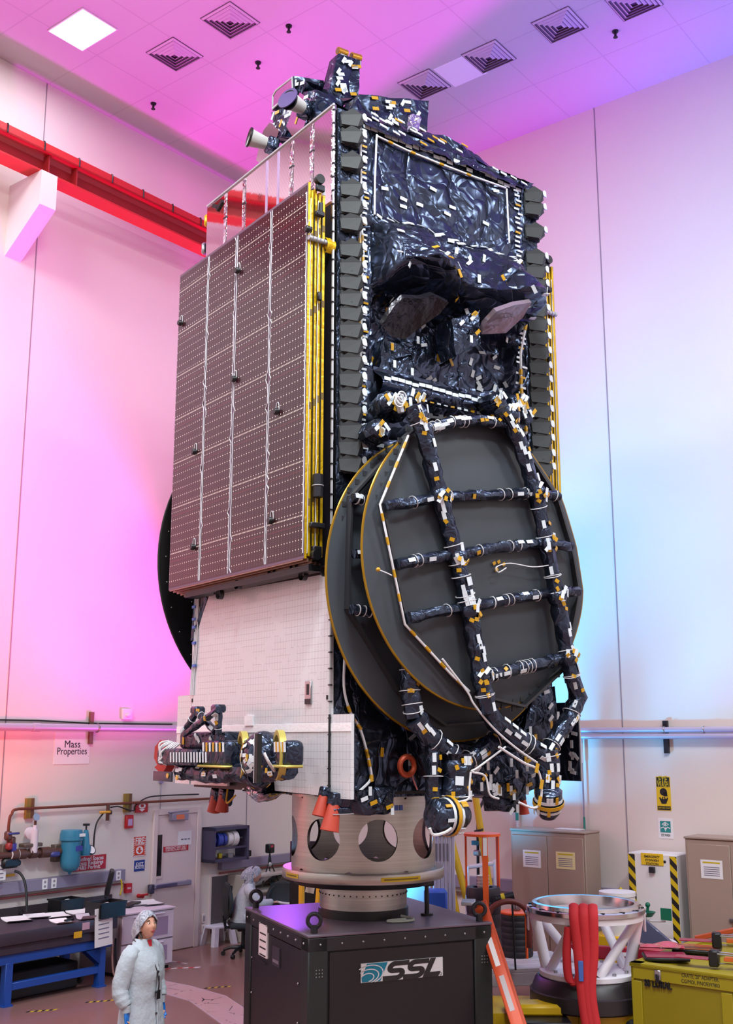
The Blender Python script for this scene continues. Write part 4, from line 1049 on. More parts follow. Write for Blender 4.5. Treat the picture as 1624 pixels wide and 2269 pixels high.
for k in range(9):
    t = -H + .12 + k * .22
    mb.ball((t, -H - .002, BZ - .09), .012, STEEL, 8, 5); mb.ball((-H - .002, t, BZ - .09), .012, STEEL, 8, 5)
for z in (1.0, .65, .3):
    for t in (-H + .27, H - .27): mb.ball((-H - .0, t, z), .011, STEEL, 8, 5)
for cx in (-H + .11, H - .09):
    for i in range(3):
        for j in range(3): mb.ball((cx - .03 + .03 * i, -H - .002, 1.1 + .03 * j), .007, STEEL, 6, 4)
T.part(mb, 'bolt_row')['kind'] = 'stuff'
mb = MB(); y1, y0 = hit(BASE, 0, -H, 574, 2080).y, hit(BASE, 0, -H, 592, 2090).y; z1, z0 = hit(BASE, 0, -H, 583, 2048).z, hit(BASE, 0, -H, 583, 2120).z
mb.bb((-H - .004, y0, z0), (-H + .02, y1, z1), PAPER)
LB = lambda p: Matrix.Translation(Vector(p)) @ Matrix(((0, 0, -1, 0), (-1, 0, 0, 0), (0, 1, 0, 0), (0, 0, 0, 1)))
for k in range(5): mb.bb((-H - .0055, y0 + .035, z1 - .1 - k * .07), (-H - .004, y1 - .035, z1 - .085 - k * .07), INK)
T.part(mb, 'notice', None, 'white paper notice')
mb = MB(); q = hit(BASE, 0, -H, 611, 2120); mb.bb((-H - .002, q.y - .11, q.z - .09), (-H + .02, q.y + .11, q.z + .09), mat('plate_dark', (60, 54, 66), .4)); mb.bb((-H - .004, q.y - .09, q.z - .06), (-H, q.y + .09, q.z - .03), mat('plate_line', (120, 110, 126), .5)); T.part(mb, 'rating_plate')
# logo plate
a = hit(BASE, 1, -H, 800, 2155); b = hit(BASE, 1, -H, 981, 2142); zt = hit(BASE, 1, -H, 890, 2128).z; zb = hit(BASE, 1, -H, 890, 2170).z
W_, Hh = b.x - a.x, zt - zb
LG = Matrix.Translation((a.x, -H - .002, zb)) @ Matrix(((1, 0, 0, 0), (0, 0, -1, 0), (0, 1, 0, 0), (0, 0, 0, 1)))
mb = MB(); TEAL = mat('teal_ink', (0, 122, 152), .45); LW_ = mat('logo_white', (214, 214, 218), .45); LK = mat('logo_black', (30, 28, 30), .45)
mb.bb((a.x, -H - .001, zb), (b.x, -H + .035, zt), LW_)
asp = W_ / Hh; M1 = LG @ Matrix.Diagonal((Hh * asp / 4.02, Hh, 1, 1))
poly(mb, M1, [(.28, .98), (1.28, .98), (.92, .02), (.04, .02), (.02, .3)], TEAL, .001)
for cx, cy, rx, ry, w, t0, t1 in ((.3, .25, .30, .22, .05, -70, 150), (.33, .32, .50, .36, .05, -62, 148), (.36, .40, .68, .49, .05, -55, 142)):
    ribbon(mb, M1 @ Matrix.Translation((0, 0, .001)), [(cx + rx * math.cos(R(t)) + .25 * ry * math.sin(R(t)), cy + ry * math.sin(R(t))) for t in [t0 + (t1 - t0) * k / 24 for k in range(25)]], w, LW_)
poly(mb, M1 @ Matrix.Translation((0, 0, .0015)), [(.29 + .24 * math.cos(2 * PI * k / 24) + .07 * math.sin(2 * PI * k / 24), .24 + .2 * math.sin(2 * PI * k / 24)) for k in range(24)], TEAL)
poly(mb, M1 @ Matrix.Translation((0, 0, .001)), [(0, .3), (.05, .3), (.27, 1), (0, 1)], LW_)
def sletter(x0, w):
    t = .25; pts = [(w, 1 - t / 2), (.32, 1 - t / 2)] + [(.32 + .25 * .75 * math.cos(R(q)), .6875 + .1875 * math.sin(R(q))) for q in range(90, 271, 18)] + [(w - .32, .5)] + [(w - .32 + .25 * .75 * math.cos(R(q)), .3125 + .1875 * math.sin(R(q))) for q in range(90, -91, -18)] + [(w - .3, t / 2), (0, t / 2)]
    ribbon(mb, M1 @ Matrix.Translation((0, 0, .001)), [(x0 + x + .42 * y, y) for x, y in pts], t, LK)
sletter(.98, 1.0); sletter(1.97, 1.0)
poly(mb, M1 @ Matrix.Translation((0, 0, .001)), [(2.98, .0), (3.78, .0), (3.9, .26), (3.36, .26), (3.68, 1), (3.4, 1)], LK)
mb.torus(LG @ Vector((W_ * .97, Hh * .12, .002)), .012, .002, LK, 'Y', 12, 4)
T.part(mb, 'logo_plate', None, 'white plate with teal swirl and black letters')
# white hose end, post
mb = MB(); c = Vector((.15, -.62, BZ + .02)); mb.tube(smooth_path([c + Vector(p) for p in ((.05, .12, .02), (.14, .06, .0), (.1, -.06, .0), (-.06, -.08, 0), (-.16, -.02, 0), (-.08, .03, .0), (.06, .02, .0))], 5), .014, mat('clear_hose', (150, 150, 140), .4), 6); put(mb, 'hose_coil', BASE, 'short grey hose curled on the black cabinet top', 'hose')
c = BASE.l(Fr((0, 0, 0), 0).w(*(Vector((0, 0, 0)))))
q = hit(BASE, 2, BZ, 946, 2028)
T2 = Thing('support_post', BASE, (q.x, q.y, BZ), 'black round post with block head standing on cabinet top', 'post')
mb = MB(); mb.lathe([(0, 0), (.065, 0), (.065, .02), (.025, .022), (.022, .3), (0, .3)], BLACK, Matrix.Translation((q.x, q.y, BZ)), 18); T2.part(mb, 'rod')
mb = MB(); mb.box((q.x, q.y, BZ + .36), (.12, .12, .13), BLACK, bev=.008); T2.part(mb, 'block_head')
# turned neck and adapter
AXIS = Fr((-.034, 12.25, 0), 0)
def brushed():
    m, b, nb = custom('brushed_aluminium', .36, .95)
    co = nb.coord(); sc = nb.n.new('ShaderNodeVectorMath'); sc.operation = 'MULTIPLY'; nb.put(sc.inputs[0], co); sc.inputs[1].default_value = (.5, .5, 30)
    n = nb.noise(sc.outputs[0], 2.0, 4); nb.put(b.inputs['Base Color'], nb.ramp(n, [(.3, C3(166, 163, 158)), (.7, C3(190, 188, 184))]))
    nb.put(b.inputs['Roughness'], nb.ramp(n, [(.3, (.32, .32, .32, 1)), (.7, (.42, .42, .42, 1))])); return m
BRU = brushed()
T = Thing('turntable_neck', AXIS, (0, 0, BZ), 'short silver cylinder rising from the black cabinet top', 'pedestal')
mb = MB(); mb.lathe([(0, BZ), (.475, BZ), (.475, BZ + .085), (.46, BZ + .09)], BLACK, None, 48); T.part(mb, 'black_collar')
mb = MB(); mb.lathe([(.46, BZ + .088), (.462, BZ + .34), (.3, BZ + .34)], BRU, None, 48); T.part(mb, 'barrel')
mb = MB(); mb.lathe([(.3, BZ + .33), (.73, BZ + .33), (.76, BZ + .39), (.3, BZ + .39)], BLACK, None, 48); T.part(mb, 'black_ring')
mb = MB()
for k in range(44):
    a_ = 2 * PI * k / 44; mb.ball((.463 * math.cos(a_), .463 * math.sin(a_), BZ + .235), .008, ORB, 6, 4)
T.part(mb, 'screw_row')['kind'] = 'stuff'
AZ = BZ + .39
T = Thing('payload_adapter', AXIS, (0, 0, AZ), 'wide silver metal cylinder with round holes holding up the satellite', 'adapter ring')
mb = MB(); mb.lathe([(.6, AZ), (.85, AZ), (.858, AZ + .01), (.858, AZ + .095), (.85, AZ + .105), (.6, AZ + .105), (.6, AZ)], BRU, None, 72); fl = T.part(mb, 'flange')
for a0, a1 in ((-158, -140), (-78, -48)):
    mb = MB(); mb.grid(lambda u, v: (.8605 * math.cos(R(a0 + (a1 - a0) * u)), .8605 * math.sin(R(a0 + (a1 - a0) * u)), AZ + .03 + .045 * v), 12, 1, YEL)
    mb.grid(lambda u, v: (.8615 * math.cos(R(a0 + 2 + (a1 - a0 - 4) * u)), .8615 * math.sin(R(a0 + 2 + (a1 - a0 - 4) * u)), AZ + .045 + .014 * v), 12, 1, mat('worn_print', (120, 100, 20), .5)); T.part(mb, 'yellow_label', fl)
def holed(mb, r, z0, z1, zc, rh, n, a_off, mt):
    half = PI / n
    for k in range(n):
        ac = a_off + 2 * PI * k / n; N = 48
        def P(s_, z): return (r * math.cos(ac + s_ / r), r * math.sin(ac + s_ / r), z)
        w = half * r; h0, h1 = z0, z1; sq = []; ci = []
        for i in range(N):
            t = 2 * PI * i / N; c_, s_ = math.cos(t), math.sin(t); m_ = max(abs(c_) / w, abs(s_) / ((h1 - zc) if s_ > 0 else (zc - h0)))
            sq.append((c_ / m_, zc + s_ / m_)); ci.append((rh * c_, zc + rh * s_))
        for j in range(5):
            t0, t1 = j / 5, (j + 1) / 5
            A_ = [(a[0] + (b[0] - a[0]) * t0, a[1] + (b[1] - a[1]) * t0) for a, b in zip(sq, ci)]; B_ = [(a[0] + (b[0] - a[0]) * t1, a[1] + (b[1] - a[1]) * t1) for a, b in zip(sq, ci)]
            mb.add([P(*p) for p in A_] + [P(*p) for p in B_], [(i, (i + 1) % N, N + (i + 1) % N, N + i) for i in range(N)], mt, True)
        # square corners missed by the ray pattern
        yield ac, P, ci
aoff = math.atan2(-1, 0) + math.asin((836 - 805) / 152.0)
mb = MB(); zc = 2.285; outer = list(holed(mb, .765, AZ + .1, 2.72, zc, .205, 8, aoff, BRU)); inner = list(holed(mb, .73, AZ + .1, 2.72, zc, .205, 8, aoff, BRU))
for (ac, P, ci), (ac2, P2, ci2) in zip(outer, inner):
    N = len(ci); mb.add([P(*p) for p in ci] + [P2(p[0] * .73 / .765, p[1]) for p in ci2], [(i, (i + 1) % N, N + (i + 1) % N, N + i) for i in range(N)], BRU, True)
mb.lathe([(.73, 2.70), (.8, 2.70), (.8, 2.765), (.7, 2.765)], BRU, None, 64)
sh = T.part(mb, 'holed_shell')
mb = MB()
for da in (-2, 2): mb.box((.768 * math.cos(R(-62 + da)), .768 * math.sin(R(-62 + da)), 2.6), (.01, .04, .05), BLUE, (0, 0, R(-62 + da)))
T.part(mb, 'blue_tape', sh)
# ------------------------------------------------------------------ ceiling fittings
VENTM = mat('vent_white', (214, 196, 214), .6); VENTD = mat('vent_dark', (112, 92, 112), .6)
def vent(x, y, label, n=0):
    T = Thing('ceiling_vent', ROOM, (x, y, RH - .06), label, 'air vent', 'square ceiling vents'); s_ = .31
    mb = MB(); mb.bb((x - s_, y - s_, RH - .012), (x + s_, y + s_, RH - .001), VENTD); T.part(mb, 'backing')
    for k in range(5):
        r0 = s_ - k * .058; mb = MB(); zz = RH - .02 - .004 * k
        for a_ in range(4):
            d = [(1, 0), (0, 1), (-1, 0), (0, -1)][a_]; p = (-d[1], d[0])
            A_ = lambda r, t, z: (x + d[0] * r + p[0] * t, y + d[1] * r + p[1] * t, z)
            mb.add([A_(r0, -r0, zz + .016), A_(r0, r0, zz + .016), A_(r0 - .034, r0 - .034, zz - .012), A_(r0 - .034, -r0 + .034, zz - .012), A_(r0, -r0, zz + .019), A_(r0, r0, zz + .019), A_(r0 - .034, r0 - .034, zz - .009), A_(r0 - .034, -r0 + .034, zz - .009)], [(0, 1, 2, 3), (7, 6, 5, 4), (0, 4, 5, 1), (2, 6, 7, 3)], VENTM)
        T.part(mb, 'louvre_frame')
for px, py, lab in ((510, 45, 'square louvred ceiling vent, upper left of the pair near light panel'), (387, 120, 'square louvred ceiling vent nearest the left wall'), (1240, 55, 'square louvred ceiling vent furthest right'), (1083, 125, 'square louvred ceiling vent in the middle of the right three'), (940, 187, 'square louvred ceiling vent just above the satellite top'), (1405, 4, 'square louvred ceiling vent cut by the top edge')):
    q = FLp(px, py, RH); vent(q.x, q.y, lab)
q = FLp(183, 65, RH)
T = Thing('ceiling_light', ROOM, (q.x, q.y, RH - .03), 'bright white square light panel in the ceiling', 'ceiling light')
mb = MB(); mb.bb((q.x - .42, q.y - .32, RH - .02), (q.x + .42, q.y + .32, RH - .001), WHITE); T.part(mb, 'frame')
mb = MB(); mb.bb((q.x - .40, q.y - .30, RH - .025), (q.x + .40, q.y + .30, RH - .021), mat('lit_diffuser', (255, 252, 250), .5, emit=((255, 252, 248), 1.3))); T.part(mb, 'diffuser')
q = FLp(1020, 157, RH); mb = MB(); mb.bb((q.x - .31, q.y - .31, RH - .006), (q.x + .31, q.y + .31, RH), mat('plain_tile', (240, 236, 246), .5)); put(mb, 'ceiling_panel', ROOM, 'plain pale square ceiling panel between two vents', 'ceiling panel')
for px, py, lab in ((640, 57, 'dark sprinkler head right of the upper left vent'), (572, 138, 'dark sprinkler head just left of satellite top'), (340, 229, 'dark sprinkler head near the left wall'), (1363, 69, 'dark sprinkler head near the right corner')):
    q = FLp(px, py, RH); T = Thing('sprinkler_head', ROOM, (q.x, q.y, RH - .12), lab, 'sprinkler', 'ceiling sprinklers')
    mb = MB(); mb.lathe([(0, 0), (.05, 0), (.045, -.02), (.02, -.025), (.018, -.08), (0, -.08)], DKSTEEL, Matrix.Translation((q.x, q.y, RH)), 12); T.part(mb, 'body')
    mb = MB(); mb.lathe([(0, -.1), (.035, -.1), (.035, -.106), (0, -.106)], DKSTEEL, Matrix.Translation((q.x, q.y, RH)), 12); mb.tube([(q.x - .02, q.y, RH - .07), (q.x - .02, q.y, RH - .1)], .004, DKSTEEL, 5); T.part(mb, 'deflector')
# ------------------------------------------------------------------ crane beam on the left wall
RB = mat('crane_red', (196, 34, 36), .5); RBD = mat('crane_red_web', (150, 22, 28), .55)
xb = .62; zt = hit(ROOM, 0, xb, 200, 365).z; zb = 0
y0, y1 = -13.0, -.6
zt = LWp(0, 268, xb + .17).z; zb = LWp(0, 350, xb).z
T = Thing('crane_beam', ROOM, (xb, (y0 + y1) / 2, zb), 'long red steel crane beam running high along left wall', 'crane beam')
mb = MB(); mb.bb((xb - .15, y0, zb), (xb + .15, y1, zb + .03), RB); T.part(mb, 'lower_flange')
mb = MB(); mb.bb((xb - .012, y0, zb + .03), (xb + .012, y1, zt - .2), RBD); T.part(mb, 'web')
mb = MB(); mb.bb((xb - .19, y0, zt - .14), (xb + .19, y1, zt - .11), RB); mb.bb((xb + .17, y0, zt - .14), (xb + .19, y1, zt), RB); mb.bb((xb - .19, y0, zt - .14), (xb - .17, y1, zt), RB); T.part(mb, 'upper_channel')
yy = [LWp(px, py, xb).y for px, py in ((97, 350), (158, 380))]
for k, y in enumerate(yy + [yy[0] - 4.9, yy[1] - 4.9]):
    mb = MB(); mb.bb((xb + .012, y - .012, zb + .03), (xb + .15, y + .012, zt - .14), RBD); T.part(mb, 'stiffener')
step = (LWp(445, 487, xb + .19).y - LWp(18, 278, xb + .19).y) / 6
for k in range(-9, 8):
    y = LWp(18, 278, xb + .19).y + k * step; mb = MB(); mb.tube(smooth_path([(xb + .195, y, zt - .13), (xb + .197, y, zt - .02), (xb + .17, y, zt + .02), (xb + .1, y, zt - .02)], 4), .011, DKSTEEL, 6); T.part(mb, 'hook_bolt')
yb = LWp(92, 400, xb).y
for dy, lab in ((0, 'white wedge bracket holding the crane beam to the wall'), (-4.9, 'white wedge bracket of the crane beam outside the frame'), (3.6, 'white wedge bracket of the crane beam behind the satellite')):
    if dy != 0: continue
    y = yb + dy; mb = MB(); P_ = [(0, zb - .0), (xb + .2, zb - .0), (xb + .2, zb - .55), (.0, zb - 1.15)]
    mb.add([(x, y - .14, z) for x, z in P_] + [(x, y + .14, z) for x, z in P_], [(0, 1, 2, 3), (7, 6, 5, 4), (0, 4, 5, 1), (1, 5, 6, 2), (2, 6, 7, 3), (3, 7, 4, 0)], WHITE)
    T.part(mb, 'wall_bracket', None, 'white wedge bracket')
# ------------------------------------------------------------------ left wall: pipes, signs, door
PIPEM = mat('grey_conduit', (196, 186, 210), .4, .3); COPPER = mat('aged_copper', (130, 74, 58), .45, .6); BRASS = mat('dull_bronze', (104, 70, 62), .45, .5); STRUT = mat('strut_bronze', (118, 84, 64), .5, .3)
z = LWp(200, 1613, .1).z; T = Thing('grey_conduit', ROOM, (.1, -5, z - .06), 'long grey pipe running level across the left wall', 'pipe')
mb = MB(); mb.cyl((.1, -9, z), (.1, -.02, z), .055, PIPEM, seg=14); mb.cyl((.1, LWp(72, 1612, .1).y, z), (.1, LWp(72, 1612, .1).y + .12, z), .064, PIPEM, seg=14); T.part(mb, 'pipe')
y = LWp(204, 1613, .05).y; mb = MB(); mb.bb((0, y - .035, z - .24), (.045, y + .035, z + .24), STRUT); T.part(mb, 'strut_channel')
y = LWp(204, 1613, .05).y + .06; mb = MB(); mb.torus((.1, y, z), .06, .01, STEEL, 'Y'); T.part(mb, 'clamp')
mb = MB(); mb.tube([(.02, -9, z + .1), (.02, -5.6, z + .1), (.02, -4.6, z + .07), (.02, -3, z + .075)], .011, BLACK, 6); put(mb, 'thin_cable', ROOM, 'thin dark cable lying just above the grey wall pipe', 'cable')
signL('paper_sign', (120, 1623, 198, 1693), PAPER, [('Mass', .62, .15), ('Properties', .40, .15)], 'white paper sign reading Mass Properties on left wall')
y0, y1, z0, z1 = rectL(268, 1570, 290, 1595); T = Thing('strobe_alarm', ROOM, (0.03, (y0 + y1) / 2, z0), 'small white alarm unit above the grey pipe', 'alarm')
mb = MB(); mb.bb((0, y0, z0), (.05, y1, z1), WHITE, .02, seg=2); T.part(mb, 'housing'); mb = MB(); mb.ball((.055, (y0 + y1) / 2, z0 + .07), (.02, .06, .035), WHITE, 12, 6); T.part(mb, 'lens')
# copper air line
def L_(px, py, off): return LWp(px, py, off)
zc_ = L_(240, 1782, .09).z; T = Thing('copper_air_line', ROOM, (.09, -4.8, zc_ - 1.2), 'thin copper pipe along the left wall, bending down at its left end', 'pipe')
mb = MB(); p = L_(24, 1793, .09); mb.tube(smooth_path([L_(18, 1850, .09), L_(21, 1815, .09), Vector((.09, p.y + .02, zc_ - .06)), Vector((.09, p.y + .1, zc_)), Vector((.09, p.y + .6, zc_)), (.09, -1.9, zc_)], 6), .02, COPPER, 8)
mb.tube([L_(18, 1850, .09), L_(17, 1885, .09)], .02, COPPER, 8); T.part(mb, 'pipe')
for px in (65, 282):
    y = L_(px, 1785, .03).y; mb = MB(); mb.bb((0, y - .06, zc_ - .14), (.06, y + .06, zc_ + .14), mat('brass_strut', (150, 120, 50), .5, .3)); mb.bb((.06, y + .01, zc_ - .14), (.065, y + .06, zc_ + .14), mat('brown_dark', (110, 70, 30), .5)); T.part(mb, 'strut_channel')
mb = MB(); p = L_(239, 1795, .1); mb.cyl((.1, p.y, zc_), (.1, p.y, zc_ - .24), .028, BRASS, seg=10); mb.cyl((.1, p.y - .01, zc_ - .12), (.1, p.y + .06, zc_ - .12), .035, BRASS, seg=10); vz = T.part(mb, 'valve_body')
mb = MB(); mb.box((.15, p.y - .09, zc_ - .11), (.03, .2, .035), mat('amber_lever', (226, 160, 40), .4), bev=.008); T.part(mb, 'yellow_lever')
mb = MB(); mb.tube(smooth_path([L_(232, 1798, .12), L_(215, 1822, .12), L_(209, 1850, .12), L_(207, 1882, .12), L_(203, 1885, .12)], 6), .012, BLACK, 6); put(mb, 'air_hose', ROOM, 'thin black hose curving down from the copper pipe to gauge', 'hose')
mb = MB(); mb.tube(smooth_path([L_(245, 1789, .12), L_(262, 1787, .1), L_(280, 1793, .08), L_(297, 1796, .06), L_(300, 1785, .06), L_(325, 1768, .06), L_(360, 1763, .06), L_(440, 1760, .06)], 6), .011, BLACK, 6); put(mb, 'black_cable', ROOM, 'black cable looping past the red box towards the satellite', 'cable')
# valve train
T = Thing('valve_train', ROOM, (.14, L_(100, 1890, .14).y, L_(100, 1905, .14).z), 'row of brown pipe fittings and valves with a blue filter on left wall', 'pipe fittings')
zv = L_(100, 1893, .14).z
def vx(px): return L_(px, 1890, .14).y
def seg_(x0, x1, r, m_): mb.cyl((.14, vx(x0), L_(x0, 1896 - x0 * .075, .14).z), (.14, vx(x1), L_(x1, 1896 - x1 * .075, .14).z), r, m_, seg=14)
mb = MB(); seg_(-10, 200, .045, BRASS)
for x0, x1, r in ((24, 38, .075), (40, 56, .07), (66, 80, .07), (88, 108, .075), (125, 132, .055)): seg_(x0, x1, r, BRASS)
for x in (23, 39): seg_(x, x + 3, .066, WHITE)
T.part(mb, 'fittings')
for x in (8, 124, 166): mb = MB(); q = L_(x, 1890, .05); mb.box((.06, q.y, q.z), (.12, .13, .24), mat('strut_dark', (92, 76, 66), .5), bev=.008); T.part(mb, 'strut_block')
mb = MB(); q = L_(28, 1860, .15); mb.tube([L_(27, 1880, .15), L_(27, 1855, .15)], .03, BRASS, 8); mb.box(L_(27, 1862, .15), (.09, .08, .1), BRASS, bev=.02); mb.box(L_(29, 1878, .15), (.08, .07, .12), mat('label_blue', (60, 60, 150), .5), bev=.01); T.part(mb, 'check_valve')
mb = MB(); mb.box(L_(18, 1852, .15), (.1, .09, .12), BRASS, bev=.02); mb.box(L_(20, 1875, .15), (.09, .08, .1), mat('valve_red', (150, 50, 50), .5), bev=.02); T.part(mb, 'valve_body')
mb = MB(); mb.box(L_(31, 1847, .2), (.03, .18, .03), mat('lever_blue', (60, 62, 130), .4), bev=.008); T.part(mb, 'blue_lever')
mb = MB(); mb.box(L_(122, 1893, .2), (.06, .16, .07), mat('lever_blue', (60, 62, 130), .4), bev=.02); T.part(mb, 'blue_lever')
PVC = mat('white_pvc', (220, 210, 220), .4)
mb = MB(); mb.cyl(L_(74, 1889, .16), L_(77, 1838, .16), .055, PVC, seg=14); mb.cyl(L_(77, 1838, .16), L_(78, 1828, .16), .03, PVC, seg=12); st = T.part(mb, 'white_column')
mb = MB(); mb.tube([L_(78, 1828, .16), L_(79, 1813, .16)], .018, BRASS, 8); mb.lathe([(0, -.015), (.05, -.015), (.055, .015), (0, .015)], STEEL, Matrix.Translation(L_(80, 1811, .18)) @ Matrix.Rotation(R(70), 4, 'Y'), 16); T.part(mb, 'gauge', st)
mb = MB(); mb.lathe([(0, -.03), (.08, -.03), (.085, .02), (0, .04)], PVC, Matrix.Translation(L_(67, 1846, .12)) @ Matrix.Rotation(R(90), 4, 'Y'), 18); T.part(mb, 'round_dial', st)
mb = MB(); mb.box(L_(68, 1872, .12), (.16, .3, .05), mat('strut_dark', (92, 76, 66), .5), bev=.01); T.part(mb, 'pipe_clamp', st)
FB = mat('filter_blue', (52, 128, 160), .35)
mb = MB(); q = L_(152, 1937, .17); mb.lathe([(0, 0), (.02, .0), (.025, .03), (.09, .05), (.135, .11), (.145, .18), (.145, .46), (.165, .48), (.165, .56), (.15, .62), (.0, .63)], FB, Matrix.Translation((.19, q.y, q.z)), 22); ff = T.part(mb, 'filter_bowl')
mb = MB(); mb.bb((.3, q.y - .02, q.z + .33), (.337, q.y + .1, q.z + .40), mat('label_blue', (60, 60, 150), .5)); mb.bb((.3, q.y + .02, q.z + .53), (.36, q.y + .12, q.z + .57), PAPER); T.part(mb, 'label_plate', ff)
mb = MB(); q = L_(188, 1895, .17); mb.lathe([(0, 0), (.08, 0), (.085, .12), (.06, .16), (.045, .3), (.03, .36), (0, .36)], FB, Matrix.Translation((.17, q.y, q.z)), 18); mb.cyl((.17, q.y, q.z + .36), (.17, q.y, q.z + .42), .012, BLACK, seg=8); mb.cyl((.17, q.y, q.z + .42), (.17, q.y, q.z + .45), .05, BLACK, seg=12); T.part(mb, 'regulator')
mb = MB(); T3 = Matrix.Translation(L_(201, 1884, .2)) @ Matrix.Rotation(R(60), 4, 'Y'); mb.lathe([(0, -.02), (.07, -.02), (.075, .02), (.065, .022), (0, .02)], BLACK, T3, 18); mb.lathe([(0, .022), (.06, .022), (0, .023)], PAPER, T3, 18); T.part(mb, 'gauge')
mb = MB(); mb.box(L_(22, 1912, .14), (.1, .26, .14), BLACK, bev=.03); mb.box(L_(38, 1912, .14), (.08, .1, .08), BLACK, bev=.02); T.part(mb, 'black_regulator')
signL('red_sign', (158, 1896, 234, 1928), REDSIGN, [('"Confined Spaces', .78, .085), ('Access Requires', .5, .085), ('EH&S Permit"', .2, .085)], 'red sign with white lettering about confined spaces', PAPER, off=.01, bold=.001)
mb = MB(); y0, y1, z0, z1 = rectL(-30, 1903, 13, 1952, .12); mb.bb((.12, y0, z0), (.125, y1, z1), PAPER)
for k in range(6): mb.bb((.125, y1 - .16, z1 - .1 - k * .055), (.127, y1 - .04, z1 - .085 - k * .055), mat('grey_print', (120, 116, 140), .6))
put(mb, 'paper_notice', ROOM, 'white paper notice cut by the left edge, in front of pipes', 'notice')
mb = MB(); mb.tube(smooth_path([L_(32, 1930, .14), L_(45, 1936, .2), L_(55, 1955, .3), L_(59, 1990, .4), L_(59, 2020, .45)], 6), .018, RUBBER, 8); put(mb, 'black_hose', ROOM, 'black rubber hose hanging from the valves to the stone table', 'hose')
mb = MB(); y0, y1, z0, z1 = rectL(8, 1937, 33, 1942, .02); mb.bb((.02, y0, z0), (.024, y1, z1), mat('amber_label', (226, 170, 30), .5)); put(mb, 'yellow_label', ROOM, 'small yellow label on the wall under the pipe fittings', 'label')
# trunking
TRK = mat('trunking_grey', (142, 134, 158), .5)
def trunk(name, x0, x1, yt, yb, lab, outs):
    a, b = LWp(x0, yt, .1), LWp(x1, yt, .1); zt_, zb_ = LWp((x0 + x1) / 2, yt, .1).z, LWp((x0 + x1) / 2, yb, .1).z
    T = Thing(name, ROOM, (.05, (a.y + b.y) / 2, zb_), lab, 'trunking'); mb = MB(); mb.bb((0, a.y, zb_), (.1, b.y, zt_), TRK, .006); T.part(mb, 'channel')
    mb = MB(); mb.cyl((.05, a.y, zb_ - .05), (.05, b.y, zb_ - .05), .014, mat('thin_red_pipe', (140, 60, 60), .5), seg=8); T.part(mb, 'thin_pipe')
    for px in outs:
        y = LWp(px, yt, .1).y; mb = MB(); mb.bb((.1, y - .045, (zt_ + zb_) / 2 - .07), (.106, y + .045, (zt_ + zb_) / 2 + .07), PAPER, .003)
        for dz in (-.03, .03): mb.lathe([(0, 0), (.02, 0), (0, .001)], mat('socket_grey', (150, 146, 156), .5), Matrix.Translation((.107, y, (zt_ + zb_) / 2 + dz)) @ Matrix.Rotation(PI / 2, 4, 'Y'), 10)
        T.part(mb, 'socket_plate')
trunk('cable_trunking', -40, 278, 1944, 1970, 'grey wall trunking with sockets behind the stone table', (100, 120, 262))
trunk('cable_trunking', 492, 655, 1899, 1918, 'grey wall trunking right of tape cabinet, above the seated person', ())
# small wall signs and boxes
y0, y1, z0, z1 = rectL(275, 1806, 291, 1835); T = Thing('fire_alarm_box', ROOM, (.03, (y0 + y1) / 2, z0), 'dark red rectangular alarm box left of the door', 'alarm box'); mb = MB(); mb.bb((0, y0, z0), (.06, y1, z1), RED, .01); T.part(mb, 'case'); mb = MB(); mb.bb((.06, y0 + .03, z0 + .04), (.063, y1 - .03, z0 + .14), mat('lilac_label', (190, 160, 210), .5)); T.part(mb, 'label_plate')
def hand(mb, x, y0, y1, z0, z1):
    w, h = y1 - y0, z1 - z0; M_ = LM((x, y0, z0)); poly(mb, M_, [(.5 * w + .3 * w * math.cos(t), .62 * h + .26 * h * math.sin(t)) for t in [k * PI / 8 for k in range(16)]], PAPER); poly(mb, M_, [(.25 * w, .32 * h), (.75 * w, .32 * h), (.5 * w, .08 * h)], PAPER); poly(mb, M_ @ Matrix.Translation((0, 0, .001)), [(.38 * w, .5 * h), (.62 * w, .5 * h), (.62 * w, .78 * h), (.38 * w, .78 * h)], RED)
signL('red_pull_sign', (299, 1777, 325, 1800), RED, [], 'square red sign with white hand symbol beside the door top', shapes=hand, off=.02, th=.03)
